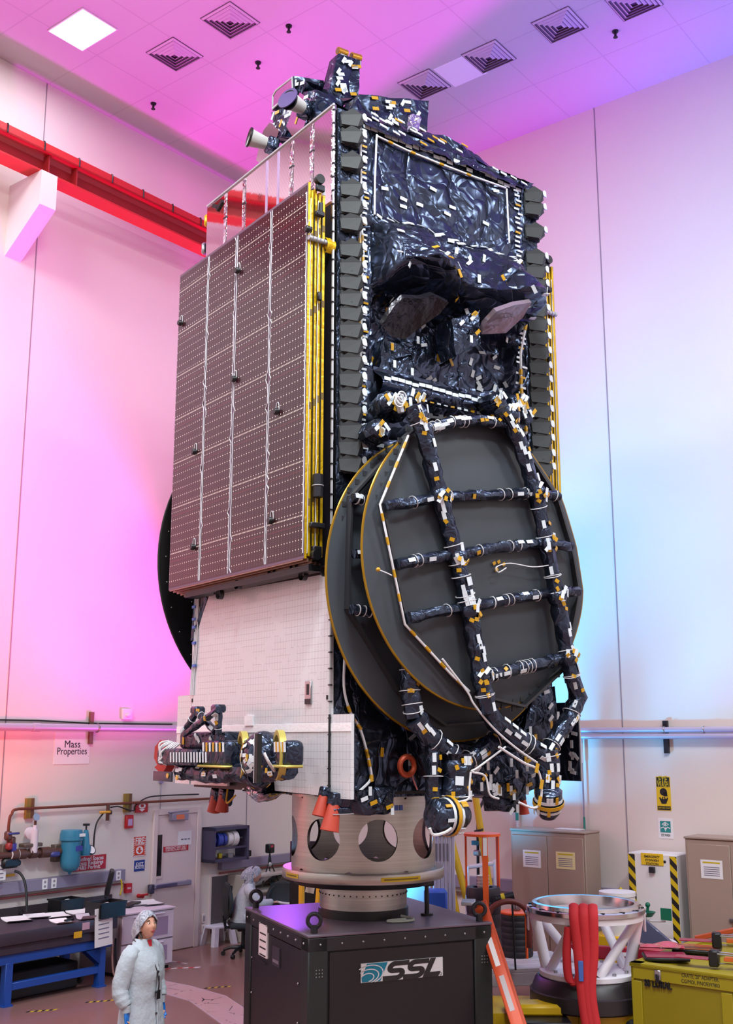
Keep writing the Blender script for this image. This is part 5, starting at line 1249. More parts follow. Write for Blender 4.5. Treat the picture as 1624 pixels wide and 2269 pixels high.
def fire(mb, x, y0, y1, z0, z1):
    w, h = y1 - y0, z1 - z0; M_ = LM((x, y0, z0)); R2 = mat('sign_orange_red', (214, 62, 30), .5)
    poly(mb, M_, [(.1 * w, .05 * h), (.9 * w, .05 * h), (.9 * w, .88 * h), (.1 * w, .88 * h)], R2)
    for k in range(9):
        poly(mb, M_, [(0, h * (k * .11)), (.1 * w, h * (k * .11 + .05)), (.1 * w, h * (k * .11 + .1)), (0, h * (k * .11 + .05))], R2); poly(mb, M_, [(.9 * w, h * (k * .11)), (w, h * (k * .11 + .05)), (w, h * (k * .11 + .1)), (.9 * w, h * (k * .11 + .05))], R2)
    poly(mb, M_, [(w * (k_ * .125), .9 * h) if j == 0 else q for k_ in (0,) for j, q in enumerate([(0, .9 * h), (w, .9 * h), (w, .98 * h), (0, .98 * h)])], R2)
    M2 = M_ @ Matrix.Translation((0, 0, .002)); poly(mb, M2, [(.5 * w + .3 * w * math.cos(t), .3 * h + .2 * h * math.sin(t)) for t in [k * PI / 8 for k in range(16)]], PAPER)
    poly(mb, M2 @ Matrix.Translation((0, 0, .001)), [(.42 * w, .44 * h), (.58 * w, .44 * h), (.58 * w, .3 * h), (.72 * w, .3 * h), (.5 * w, .14 * h), (.28 * w, .3 * h), (.42 * w, .3 * h)], R2)
    mb.text('FIRE', M_ @ Matrix.Translation((.5 * w, .76 * h, .003)), .13, PAPER, .001, bold=.003, fit=w * .72); mb.text('EXTINGUISHER', M_ @ Matrix.Translation((.5 * w, .58 * h, .003)), .036, PAPER, .001, fit=w * .7)
signL('fire_extinguisher_sign', (295, 1853, 322, 1897), PAPER, [], 'striped red and white FIRE extinguisher sign with down arrow', shapes=fire)
signL('exit_route_sign', (297, 1906, 320, 1930), mat('sign_blue', (28, 56, 140), .5), [('EXIT', .62, .075), ('ROUTE', .34, .07)], 'small blue sign reading EXIT ROUTE left of the door', PAPER, bold=.001)
signL('red_call_box', (274, 1957, 287, 1978), RED, [('FIRE', .5, .04)], 'small red box on wall behind the computer monitor', PAPER, th=.06, cat='alarm box')
# door
DOORM = mat('door_paint', (226, 206, 206), .45, var=(1.5, .04)); FRM = mat('door_frame_paint', (228, 210, 208), .5)
ydl, ydr = LWp(340, 2000).y, LWp(428, 2000).y; zdt = LWp(380, 1804).z
def S_(mb, name): return struct(mb, name, ROOM)
mb = MB(); fw = .09
mb.bb((0, ydl - fw, 0), (.05, ydl, zdt + fw), FRM, .006); mb.bb((0, ydr, 0), (.05, ydr + fw, zdt + fw), FRM, .006); mb.bb((0, ydl, zdt), (.05, ydr, zdt + fw), FRM, .006)
S_(mb, 'trim_30')
T = Thing('door_1', ROOM, (.02, (ydl + ydr) / 2, 0), 'pale emergency exit door with narrow window in left wall', 'door'); T.e['kind'] = 'structure'
mb = MB(); mb.bb((.004, ydl + .004, .01), (.03, ydr - .004, zdt - .004), DOORM, .004); leaf = T.part(mb, 'leaf')
y0, y1, z0, z1 = rectL(343, 1850, 357, 1941, .03); mb = MB(); mb.bb((.03, y0 - .03, z0 - .05), (.04, y1 + .03, z1 + .0), DOORM, .004); mb.bb((.036, y0, z0), (.043, y1, z1), mat('dark_glass', (16, 16, 22), .08)); T.part(mb, 'window_slit')
y0, y1, z0, z1 = rectL(333, 1955, 424, 1966, .1); mb = MB(); mb.bb((.07, y0, z0), (.12, y1, z1), TRK, .015); mb.bb((.03, y0, z0 - .06), (.12, y0 + .08, z1), mat('bar_end', (60, 54, 80), .4), .01); mb.bb((.03, y1 - .06, z0), (.1, y1, z1), TRK, .01); mb.bb((.08, y0 + .1, z0 + .01), (.125, y0 + .55, z1 - .01), mat('bar_pad', (84, 76, 110), .4), .01); T.part(mb, 'push_bar')
y0, y1, z0, z1 = rectL(380, 1802, 416, 1818, .1); mb = MB(); mb.bb((.03, y0, z0), (.13, y1, z1), TRK, .01); mb.bb((.13, y0 + .08, z0 + .02), (.134, y1 - .1, z1 - .02), mat('closer_orange', (226, 120, 80), .5)); mb.tube([(.1, y0, z1), (.12, y0 - .08, z1 + .02), (.06, y0 + .4, z1 + .03)], .012, TRK, 6); T.part(mb, 'door_closer')
signL('paper_sheet', (394, 1841, 424, 1872), PAPER, [], 'white printed sheet taped on the door, right of its window', off=.032, th=.003, cat='notice', shapes=lambda mb, x, y0, y1, z0, z1: [mb.bb((x - .001, y0 + .07 + .07 * i, z0 + .08), (x, y0 + .12 + .07 * i, z1 - .12), mat('grey_print', (120, 116, 140), .6)) for i in range(3)])
signL('exit_only_sign', (362, 1874, 417, 1886), REDSIGN, [('EMERGENCY EXIT ONLY', .66, .055), ('ALARM WILL SOUND IF OPENED', .25, .03)], 'red strip sign reading EMERGENCY EXIT ONLY on the door', PAPER, off=.032, th=.004)
mb = MB(); y, z = LWp(355, 1740).y, LWp(355, 1727).z; mb.bb((0, y - .035, z - .06), (.04, y + .035, z + .07), mat('sensor_lilac', (150, 140, 190), .5), .006); mb.tube([(.02, y, z - .06), (.02, y, LWp(355, 1804).z)], .006, TRK, 5); put(mb, 'sensor_box', ROOM, 'small sensor with thin conduit running down to the door top', 'sensor')
# tape cabinet
y0, y1, z0, z1 = rectL(447, 1830, 526, 1906); SH = mat('cabinet_slate', (72, 66, 92), .5)
T = Thing('tape_cabinet', ROOM, (.1, (y0 + y1) / 2, z0), 'open slate grey wall cabinet holding tape rolls', 'wall cabinet'); t_ = .05
mb = MB(); mb.bb((0, y0, z0), (.28, y0 + t_, z1), SH); mb.bb((0, y1 - t_, z0), (.28, y1, z1), SH); mb.bb((0, y0, z0), (.28, y1, z0 + t_), SH); mb.bb((0, y0, z1 - t_), (.28, y1, z1), SH); T.part(mb, 'case')
mb = MB(); zm = z0 + (z1 - z0) * .42; mb.cyl((.16, y0 + .05, zm + .12), (.16, y1 - .05, zm + .12), .015, STEEL, seg=8); T.part(mb, 'rod'); mb = MB(); mb.bb((.22, y0 + .05, z0 + .2), (.26, y1 - .05, z0 + .23), SH); T.part(mb, 'tear_bar')
TB = mat('tape_blue', (56, 76, 170), .4)
for k, (px, m_, r, w) in enumerate(((468, TB, .085, .08), (481, TB, .115, .1), (492, TB, .105, .06), (503, WHITE, .115, .1), (514, WHITE, .13, .1))):
    q = LWp(px, 1862, .16); mb = MB(); mb.lathe([(.04, -w / 2), (r, -w / 2), (r, w / 2), (.04, w / 2), (.04, -w / 2)], m_, Matrix.Translation((.16, q.y, zm + .12)) @ Matrix.Rotation(PI / 2, 4, 'X'), 20)
    put(mb, 'tape_roll', ROOM, ['small blue tape roll at left end of the cabinet rod', 'large blue tape roll, second from left on rod', 'narrow blue tape roll between blue and white rolls', 'white tape roll beside the blue ones on the rod', 'large white tape roll at right end of the rod'][k], 'tape roll', 'tape rolls in the wall cabinet')
mb = MB(); q = LWp(505, 1893, .1); mb.lathe([(0, 0), (.07, 0), (.07, .06), (0, .06)], STEEL, Matrix.Translation((.14, q.y, z0 + .05)), 16); put(mb, 'metal_tin', ROOM, 'small metal tin standing in the tape cabinet', 'tin')
mb = MB(); q = LWp(483, 1890, .1); mb.box((.14, q.y, z0 + .09), (.05, .08, .08), YEL, bev=.008); put(mb, 'yellow_box', ROOM, 'tiny yellow box standing in the tape cabinet', 'box')
# grey lower wall panel, camera, socket boxes
y0, y1, z0, z1 = rectL(466, 1938, 545, 2064); T = Thing('grey_wall_board', ROOM, (.02, (y0 + y1) / 2, z0), 'grey steel panel low on the wall behind the step stool', 'wall panel'); mb = MB(); mb.bb((0, y0 - .04, z0), (.02, y1 + .2, z1 + .04), FRM); T.part(mb, 'frame'); mb = MB(); mb.bb((.02, y0, z0 + .02), (.026, y1 + .16, z1), mat('panel_grey', (96, 88, 92), .45, .3, var=(1.2, .1))); T.part(mb, 'sheet')
y0, y1, z0, z1 = rectL(100, 2010, 245, 2040); mb = MB(); mb.bb((0, y0 - 2, z0 - .35), (.02, y1, z1 + .12), mat('panel_dark', (70, 60, 66), .5)); put(mb, 'low_wall_panel', ROOM, 'dark grey panel on wall low behind the stone table', 'wall panel')
for px, py, lab in ((449, 2035, 'upper cream socket box low on wall beside the door'), (449, 2058, 'lower cream socket box low on wall beside the door')):
    q = LWp(px, py); mb = MB(); mb.bb((0, q.y - .04, q.z - .07), (.03, q.y + .04, q.z + .07), FRM, .006); mb.bb((.03, q.y - .02, q.z - .04), (.033, q.y + .02, q.z + .04), mat('socket_grey', (150, 146, 156), .5)); put(mb, 'socket_box', ROOM, lab, 'socket')
q = LWp(544, 1891, .1); T = Thing('socket_cube', ROOM, (.1, q.y, q.z - .05), 'white boxed adapter plugged above the grey trunking', 'adapter'); mb = MB(); mb.bb((.02, q.y - .09, q.z - .06), (.14, q.y + .03, q.z + .06), WHITE, .01); T.part(mb, 'box'); mb = MB(); mb.bb((.05, q.y + .03, q.z - .05), (.15, q.y + .1, q.z + .05), BLACK, .01); T.part(mb, 'plug')
q = LWp(598, 1880, .4); T = Thing('camera_on_clip', ROOM, (.4, q.y, q.z - .3), 'small black camera on a thin stand above the desk', 'camera')
mb = MB(); mb.box((.4, q.y, q.z), (.12, .13, .15), BLACK, bev=.015); cam_ = T.part(mb, 'body'); mb = MB(); mb.bb((.45, q.y - .04, q.z + .02), (.463, q.y + .02, q.z + .06), mat('red_tag', (190, 60, 70), .5)); T.part(mb, 'red_label', cam_)
mb = MB()
for dx in (-.1, 0, .12): mb.tube([(.4, q.y, q.z - .07), (.4, q.y + dx * .3, q.z - .25), (.42, q.y + dx * 2, q.z - .6)], .012, BLACK, 5)
mb.ball((.4, q.y, q.z - .26), .04, PEARL, 8, 6); T.part(mb, 'stand')
# ------------------------------------------------------------------ floor markings
def tape(name, px, py, L, ang, lab, cols, n=8, w=.05):
    q = FLp(px, py); mb = MB(); ca, sa = math.cos(ang), math.sin(ang)
    for k in range(n):
        t0, t1 = -L / 2 + L * k / n, -L / 2 + L * (k + 1) / n; sk = w * .6
        A = [(t0, -w / 2), (t1, -w / 2), (t1 + sk, w / 2), (t0 + sk, w / 2)]
        mb.add([(q.x + x * ca - y * sa, q.y + x * sa + y * ca, .003) for x, y in A] + [(q.x + x * ca - y * sa, q.y + x * sa + y * ca, .0) for x, y in A], [(0, 1, 2, 3), (7, 6, 5, 4), (0, 4, 5, 1), (1, 5, 6, 2), (2, 6, 7, 3), (3, 7, 4, 0)], cols[k % len(cols)])
    put(mb, name, ROOM, lab, 'floor tape', 'tape strips on the floor')
FY, FB_ = mat('tape_yellow', (196, 170, 40), .5), mat('tape_black', (26, 24, 26), .5); FRd, FW = mat('tape_red', (200, 60, 60), .5), mat('tape_white', (232, 224, 230), .5)
tape('floor_tape', 90, 2240, .36, R(60), 'black and yellow tape strip on floor furthest left', [FB_, FY])
tape('floor_tape', 219, 2219, .36, R(60), 'black and yellow tape strip on floor left of the standing woman', [FB_, FY])
tape('floor_tape', 480, 2188, .36, R(60), 'black and yellow tape strip on floor beside the patched path', [FB_, FY])
tape('floor_tape', 384, 2146, .75, R(52), 'red and white striped tape on floor before the white cabinet', [FW, FRd], 9)
tape('floor_tape', 385, 2131, .5, R(5), 'faint red and white tape end near the door foot', [FW, FRd], 5, .03)
tape('floor_tape', 552, 2162, .12, R(60), 'small orange tape bit on floor beside the black cabinet', [ORANGE], 1)
def patch_mat():
    m, b, nb = custom('patched_floor', .45); co = nb.coord()
    n = nb.noise(co, 3, 5, .6, 1.0); v = nb.voro(co, 2.6); cr = nb.math('LESS_THAN', v, .014); sp = nb.math('MULTIPLY', cr, nb.math('GREATER_THAN', n, .5))
    base = nb.mix(nb.noise(co, 1.5, 3), C3(176, 140, 142), C3(206, 174, 176)); nb.put(b.inputs['Base Color'], nb.mix(sp, base, C3(66, 48, 56))); return m
PATCH = patch_mat()
mb = MB(); pts = [FLp(x, y) for x, y in ((350, 2172), (418, 2185), (500, 2208), (600, 2275), (640, 2330), (560, 2330), (520, 2290), (420, 2218), (352, 2199))]
n = len(pts); mb.add([(p.x, p.y, .004) for p in pts] + [(p.x, p.y, 0) for p in pts], [list(range(n)), list(range(n, 2 * n))[::-1]] + [(i, n + i, n + (i + 1) % n, (i + 1) % n) for i in range(n)], PATCH)
struct(mb, 'floor_2', ROOM)
mb = MB()
for a, b in zip(pts, pts[1:] + pts[:1]):
    mb.tube([(a.x, a.y, .004), (b.x, b.y, .004)], .008, mat('patch_edge', (196, 176, 190), .5), 4)
struct(mb, 'trim_40', ROOM)
# ------------------------------------------------------------------ stone table on blue stand
STONE = mat('purple_stone', (62, 52, 64), .38, var=(5, .2)); BST = mat('stand_blue', (30, 78, 168), .4)
sx0, sx1, sy0, sy1, szb, szt = .28, 1.32, -8.6, -5.02, .62, .9
T = Thing('stone_table', ROOM, ((sx0 + sx1) / 2, (sy0 + sy1) / 2, 0), 'thick dark stone slab table on a blue steel stand', 'table')
mb = MB(); mb.bb((sx0, sy0, szb + .12), (sx1, sy1, szt), STONE, .015, seg=2); mb.bb((sx0 + .04, sy0, szb), (sx1 - .04, sy1 - .04, szb + .12), STONE, .01); slab = T.part(mb, 'stone_slab')
mb = MB(); mb.bb((sx1, -5.75, .7), (sx1 + .004, -5.62, .78), mat('amber_label', (226, 170, 30), .5)); T.part(mb, 'amber_sticker', slab)
mb = MB(); mb.bb((sx1, -5.62, .79), (sx1 + .004, -5.5, .88), mat('pink_sticker', (200, 160, 180), .5)); T.part(mb, 'pink_sticker', slab)
for x, y in ((1.2, -5.2), (1.2, -6.66), (.42, -5.2), (.42, -6.66)): mb = MB(); mb.bb((x - .055, y - .055, 0), (x + .055, y + .055, szb - .1), BST, .008); mb.bb((x - .07, y - .07, 0), (x + .07, y + .07, .02), BST); T.part(mb, 'leg')
for x in (1.2, .42): mb = MB(); mb.bb((x - .05, sy0, szb - .12), (x + .05, -5.05, szb), BST, .006); T.part(mb, 'rail'); mb = MB(); mb.bb((x - .04, -6.66, .18), (x + .04, -5.2, .27), BST, .006); T.part(mb, 'lower_rail')
for y in (-5.2, -6.66): mb = MB(); mb.bb((.42, y - .045, szb - .12), (1.2, y + .045, szb - .005), BST); T.part(mb, 'cross_rail')
mb = MB()
for s_ in (-1, 1): mb.add([(1.13, -5.2 - .055, szb - .12), (1.13, -5.2 - .3, szb - .12), (1.13, -5.2 - .055, szb - .32), (1.27, -5.2 - .055, szb - .12), (1.27, -5.2 - .3, szb - .12), (1.27, -5.2 - .055, szb - .32)], [(0, 1, 2), (5, 4, 3), (0, 3, 4, 1), (1, 4, 5, 2), (2, 5, 3, 0)], BST)
T.part(mb, 'gusset')
mb = MB(); mb.bb((.5, -6.5, .0), (1.0, -5.4, .34), mat('dark_crate', (34, 30, 34), .6), .02); put(mb, 'dark_case', ROOM, 'dark case stored on floor under the stone table', 'case')
mb = MB(); q = FLp(185, 2180); mb.lathe([(.03, -.02), (.07, -.025), (.075, 0), (.07, .025), (.03, .02)], mat('old_rubber', (70, 56, 50), .6), Matrix.Translation((q.x - .1, q.y, .075)) @ Matrix.Rotation(PI / 2, 4, 'X'), 16); put(mb, 'castor_wheel', ROOM, 'small castor wheel under the stone table', 'wheel')
def sheet(px, py, w, l, rz, lab, name='paper_sheet', z=szt, cat='paper', curl=.02, mt=None, group='papers on the stone table'):
    q = hit(ROOM, 2, z, px, py); mb = MB(); M_ = Matrix.Translation((q.x, q.y, z + .003)) @ Matrix.Rotation(rz, 4, 'Z')
    mb.grid(lambda a, b: ((a - .5) * w, (b - .5) * l, curl * (2 * abs(a - .5)) ** 4), 8, 4, mt or PAPER, M=M_); mb.grid(lambda a, b: ((a - .5) * w, (b - .5) * l, curl * (2 * abs(a - .5)) ** 4 + .008), 8, 4, mt or PAPER, M=M_); return put(mb, name, ROOM, lab, cat, group)
sheet(38, 2040, .42, .34, R(-20), 'white open notebook page furthest left on stone table')
sheet(82, 2033, .34, .3, R(-20), 'white page of open binder, beside the leftmost papers')
sheet(128, 2031, .42, .32, R(-16), 'white papers left of centre behind the black clip on stone table')
sheet(180, 2024, .36, .32, R(-12), 'white binder pages nearest the black bins')
sheet(138, 2044, .34, .24, R(-14), 'white sheet near front edge of the stone table')
sheet(190, 2037, .24, .2, R(-14), 'crumpled clear plastic bag at front edge of stone table', 'plastic_bag', cat='bag', curl=.05, mt=mat('plastic_bag', (200, 190, 205), .12))
for px, py, lab in ((47, 2027, 'black binder clip ring above the leftmost papers'), (140, 2020, 'black binder clip ring above the middle papers')):
    q = hit(ROOM, 2, szt, px, py); mb = MB(); mb.torus((q.x, q.y, szt + .035), .03, .006, BLACK, 'X'); mb.box((q.x, q.y, szt + .01), (.05, .06, .015), BLACK); put(mb, 'binder_clip', ROOM, lab, 'clip')
mb = MB(); q = hit(ROOM, 2, szt, 153, 2042); mb.box((q.x, q.y, szt + .02), (.05, .17, .03), BLACK, (0, 0, .3), .01, seg=2); put(mb, 'black_gadget', ROOM, 'small black gadget lying on the front white sheet', 'gadget')
def bin_(px, py, w, d, h, lab):
    q = hit(ROOM, 2, szt, px, py); T = Thing('parts_bin', ROOM, (q.x, q.y, szt), lab, 'bin', 'black parts bins'); mb = MB(); t = .012
    for s_ in (-1, 1): mb.bb((q.x - d / 2, q.y + s_ * w / 2 - t, szt), (q.x + d / 2, q.y + s_ * w / 2 + t, szt + h), BLACK); mb.bb((q.x + s_ * d / 2 - t, q.y - w / 2, szt), (q.x + s_ * d / 2 + t, q.y + w / 2, szt + h), BLACK)
    mb.bb((q.x - d / 2, q.y - w / 2, szt), (q.x + d / 2, q.y + w / 2, szt + .02), BLACK); T.part(mb, 'box')
    mb = MB(); mb.bb((q.x - d / 2 - .02, q.y - w / 2 - .02, szt + h - .02), (q.x + d / 2 + .02, q.y - w / 2, szt + h), BLACK); mb.bb((q.x - d / 2 - .02, q.y + w / 2, szt + h - .02), (q.x + d / 2 + .02, q.y + w / 2 + .02, szt + h), BLACK); mb.bb((q.x + d / 2, q.y - w / 2, szt + h - .02), (q.x + d / 2 + .02, q.y + w / 2, szt + h), BLACK); T.part(mb, 'rim')
    mb = MB(); mb.box((q.x, q.y, szt + h * .6), (d * .6, w * .7, .03), PAPER, (0.1, .15, .2)); T.part(mb, 'contents'); return q
bin_(145, 2018, .38, .28, .17, 'black open parts bin at the back of the stone table')
q = bin_(233, 2030, .42, .32, .2, 'black open parts bin at right end of the stone table')
mb = MB(); M_ = Matrix.Translation((sx1 + .006, sy1 - .24, szt - .24)) @ Matrix.Rotation(R(3), 4, 'X'); mb.bb((0, -.15, -.12), (.004, .15, .38), PAPER, M=M_)
for k in range(5): mb.bb((.004, -.09, .22 - k * .06), (.005, .09, .235 - k * .06), mat('grey_print', (120, 116, 140), .6), M=M_)
mb.bb((.004, -.03, .33), (.006, .04, .36), BLUE, M=M_); put(mb, 'hanging_notice', ROOM, 'white paper notice hanging off the stone table corner', 'notice')
# ------------------------------------------------------------------ white fronted cabinet with computer
GC = mat('cabinet_grey', (150, 138, 144), .45); WD = mat('cabinet_white', (224, 212, 226), .45); WDI = mat('cabinet_inset', (170, 146, 176), .45)
cx0, cx1, cy0, cy1, ct = .12, 1.0, -4.7, -3.72, .86
T = Thing('white_front_cabinet', ROOM, ((cx0 + cx1) / 2, (cy0 + cy1) / 2, 0), 'grey cabinet with white doors beside the stone table', 'cabinet')
mb = MB(); mb.bb((cx0, cy0, .05), (cx1, cy1, ct - .03), GC, .006); T.part(mb, 'body'); mb = MB(); mb.bb((cx0 - .02, cy0 - .02, ct - .03), (cx1 + .03, cy1 + .02, ct), WD, .006); T.part(mb, 'top')
for z0_, z1_ in ((.08, .42), (.44, .82)):
    mb = MB(); mb.bb((cx1, cy0 + .01, z0_), (cx1 + .02, cy1 - .01, z1_), WD, .006); d_ = T.part(mb, 'door'); mb = MB(); mb.bb((cx1 + .018, cy0 + .45, z0_ + .05), (cx1 + .023, cy1 - .12, z1_ - .08), WDI); T.part(mb, 'inset_panel', d_); mb = MB(); mb.cyl((cx1 + .03, cy0 + .2, z1_ - .03), (cx1 + .03, cy1 - .2, z1_ - .03), .01, WD, seg=8); T.part(mb, 'handle', d_)
mb = MB(); mb.bb((cx0 + .05, cy0 + .03, 0), (cx1 - .04, cy1 - .03, .05), BLACK); T.part(mb, 'plinth')
T = Thing('computer_monitor', ROOM, (.32, -4.45, ct), 'black flat computer monitor seen edge on, above the cabinet', 'monitor')
mb = MB(); mb.box((.36, -4.42, ct + .35), (.07, .42, .36), BLACK, (0, .2, .9), .015); T.part(mb, 'screen'); mb = MB(); mb.box((.32, -4.44, ct + .12), (.05, .09, .24), BLACK, (0, 0, .9), .01); mb.lathe([(0, 0), (.14, 0), (.13, .02), (0, .03)], BLACK, Matrix.Translation((.33, -4.43, ct)), 18); T.part(mb, 'stand')
mb = MB(); mb.box((.5, -4.12, ct + .025), (.16, .46, .03), BLACK, (0, 0, .5), .01); put(mb, 'keyboard', ROOM, 'black keyboard on the white topped cabinet', 'keyboard')
mb = MB(); mb.ball((.34, -4.12, ct + .025), (.05, .07, .025), BLACK, 12, 6); put(mb, 'computer_mouse', ROOM, 'black mouse behind the keyboard on the cabinet', 'mouse')
sheet(332, 2003, .5, .36, R(-15), 'white papers at front corner of white cabinet top', z=ct, group='papers on the white cabinet')
sheet(300, 2006, .3, .28, R(-25), 'white sheet beside the keyboard on white cabinet', z=ct, group='papers on the white cabinet')
mb = MB(); mb.tube(smooth_path([LWp(268, 1948, .1), LWp(270, 1965, .12), LWp(266, 1984, .15)], 5), .013, YEL, 6); put(mb, 'yellow_cable', ROOM, 'yellow power cord hanging from trunking behind the monitor', 'cord')
for k, (px0, px1, c_, lab) in enumerate(((245, 256, mat('peach_hose', (196, 150, 140), .5), 'pale pink hose hanging down beside the white cabinet'), (252, 262, RUBBER, 'black hose hanging down beside the white cabinet'))):
    mb = MB(); mb.tube(smooth_path([(1.02, -4.86 + .06 * k, .55), (1.06, -4.88 + .06 * k, .3), (1.1, -4.86 + .08 * k, .08), (1.2, -4.74 + .08 * k, .02), (1.25, -4.5, .016)], 6), .014, c_, 6); put(mb, 'floor_hose', ROOM, lab, 'hose')
mb = MB(); y, z = LWp(315, 1986, .1).y, LWp(315, 1986, .1).z; mb.cyl((.0, y, z), (.12, y, z), .03, RED, seg=10); mb.box((.12, y + .02, z + .02), (.03, .16, .03), RED, bev=.006); put(mb, 'red_valve', ROOM, 'red valve handle on wall behind the white cabinet papers', 'valve')
# ------------------------------------------------------------------ step stool, chairs, desk
STW = mat('stool_plastic', (226, 220, 236), .4)
q = FLp(482, 2092); T = Thing('step_stool', ROOM, (q.x, q.y, 0), 'small white plastic step stool beside the door', 'stool'); mb = MB(); hs = .3; mb.box((q.x, q.y, hs - .02), (.3, .42, .04), STW, bev=.012, seg=2); T.part(mb, 'seat')
for sx in (-1, 1):
    for sy in (-1, 1): mb = MB(); mb.loft([[(q.x + sx * a + dx, q.y + sy * b + dy, z) for dx, dy in ((-.04, -.045), (.04, -.045), (.04, .045), (-.04, .045))] for a, b, z in ((.16, .22, 0), (.12, .17, hs - .03))], STW, smooth=False); T.part(mb, 'leg')
CHF = mat('chair_fabric', (40, 44, 46), .8)
def office_chair(x, y, rz, lab):
    T = Thing('office_chair', ROOM, (x, y, 0), lab, 'chair', 'office chairs at the desk', rz); B = Matrix.Translation((x, y, 0)) @ Matrix.Rotation(rz, 4, 'Z')
    mb = MB(); mb.box((0, 0, .47), (.46, .48, .09), CHF, None, .035, B, 3); T.part(mb, 'seat')
    mb = MB(); mb.grid(lambda a, b: ((-.24 - .05 * math.sin(PI * b) * .5 + .04 * (2 * a - 1) ** 2), (a - .5) * (.34 + .12 * math.sin(PI * b)), .58 + .48 * b), 10, 10, CHF, M=B); mb.grid(lambda a, b: ((-.31 - .05 * math.sin(PI * b) * .5 + .06 * (2 * a - 1) ** 2), (a - .5) * (.36 + .14 * math.sin(PI * b)), .57 + .5 * b), 10, 10, CHF, M=B)
    mb.tube([B @ Vector((-.275 + .05 * (math.cos(t)) ** 2, math.cos(t) * .23, .82 + .25 * math.sin(t))) for t in [2 * PI * k / 24 for k in range(24)]], .035, CHF, 8, closed=True); T.part(mb, 'backrest')
    mb = MB(); mb.tube([B @ Vector(p) for p in ((-.1, 0, .42), (-.28, 0, .43), (-.31, 0, .6))], .025, BLACK, 8); mb.box((0, 0, .4), (.2, .18, .06), BLACK, None, .01, B); mb.tube([B @ Vector(p) for p in ((-.05, .1, .4), (-.16, .26, .36))], .012, BLACK, 6); T.part(mb, 'tilt_mechanism')
    mb = MB(); mb.cyl(B @ Vector((0, 0, .12)), B @ Vector((0, 0, .4)), .03, BLACK, seg=12); T.part(mb, 'gas_column')
    for k in range(5):
        a = 2 * PI * k / 5 + .3; d = Vector((math.cos(a), math.sin(a), 0)); mb = MB(); mb.tube([B @ (d * .03 + Vector((0, 0, .13))), B @ (d * .2 + Vector((0, 0, .12))), B @ (d * .31 + Vector((0, 0, .08)))], [.03, .024, .018], BLACK, 8); lg = T.part(mb, 'leg')
        mb = MB(); mb.lathe([(0, -.025), (.032, -.025), (.035, 0), (.032, .025), (0, .025)], BLACK, B @ Matrix.Translation(d * .31 + Vector((0, 0, .035))) @ Matrix.Rotation(a, 4, 'Z') @ Matrix.Rotation(PI / 2, 4, 'X'), 12); T.part(mb, 'castor', lg)
    return T
sq = FLp(538, 2118)
CH = Vector((sq.x, sq.y, 0))
CHR = R(52)
office_chair(CH.x, CH.y, CHR, 'dark office chair under the seated person')
e2 = hit(ROOM, 2, .95, 618, 1978); office_chair(e2.x, e2.y, R(-60), 'dark office chair just behind the seated person')
e3 = hit(ROOM, 2, .95, 664, 1972); office_chair(e3.x, e3.y, R(-70), 'dark office chair furthest right, beside the yellow post')
DESK = mat('desk_grey', (150, 146, 150), .5)
dq = hit(ROOM, 2, .76, 600, 2012)
T = Thing('work_desk', ROOM, (1.7, -1.35, 0), 'pale work desk in front of the seated person', 'desk'); mb = MB(); mb.bb((1.55, -2.0, .72), (2.6, -.9, .76), DESK, .006); T.part(mb, 'top')
for x, y in ((1.6, -1.95), (2.55, -1.95), (1.6, -.95), (2.55, -.95)): mb = MB(); mb.bb((x - .025, y - .025, 0), (x + .025, y + .025, .72), DESK); T.part(mb, 'leg')
sheet(650, 2001, .5, .36, R(10), 'open white book on the desk before the seated person', 'open_book', z=.765, cat='book', group='books on the desk')
# shelf with printers and paper by the wall
T = Thing('equipment_shelf', ROOM, (.3, -.95, 0), 'cream equipment shelf unit against the wall behind the chairs', 'shelf'); CRM = mat('cream_metal', (186, 178, 168), .5)
x0_, y0_, y1_ = .02, -1.62, -.3; zt_ = LWp(610, 1933, .5).z
for y in (y0_, y1_): mb = MB(); mb.bb((x0_, y - .03, 0), (.62, y + .03, zt_), CRM, .006); T.part(mb, 'side_panel')
for z in (.45, LWp(620, 1965, .5).z, zt_): mb = MB(); mb.bb((x0_, y0_, z - .03), (.62, y1_, z), CRM); T.part(mb, 'shelf_board')
zz = LWp(620, 1965, .5).z
for y, rz, lab in ((-1.2, .3, 'white tilted paper tray left of the two on shelf'), (-.6, .1, 'cream tilted manual holder right of the paper tray')):
    mb = MB(); M_ = Matrix.Translation((.4, y, zz + .14)) @ Matrix.Rotation(rz, 4, 'Z') @ Matrix.Rotation(R(-35), 4, 'Y'); mb.box((0, 0, 0), (.3, .34, .05), CRM if y > -1 else PAPER, M=M_, bev=.01)
    for k in range(3): mb.box((0, 0, .035 + k * .012), (.26, .28, .006), PAPER, M=M_)
    put(mb, 'paper_tray', ROOM, lab, 'tray')
mb = MB(); mb.bb((.55, -.75, zz - .0), (.63, -.35, zz + .06), mat('mustard', (150, 120, 30), .5)); put(mb, 'yellow_strip_box', ROOM, 'mustard yellow box at shelf front edge', 'box')
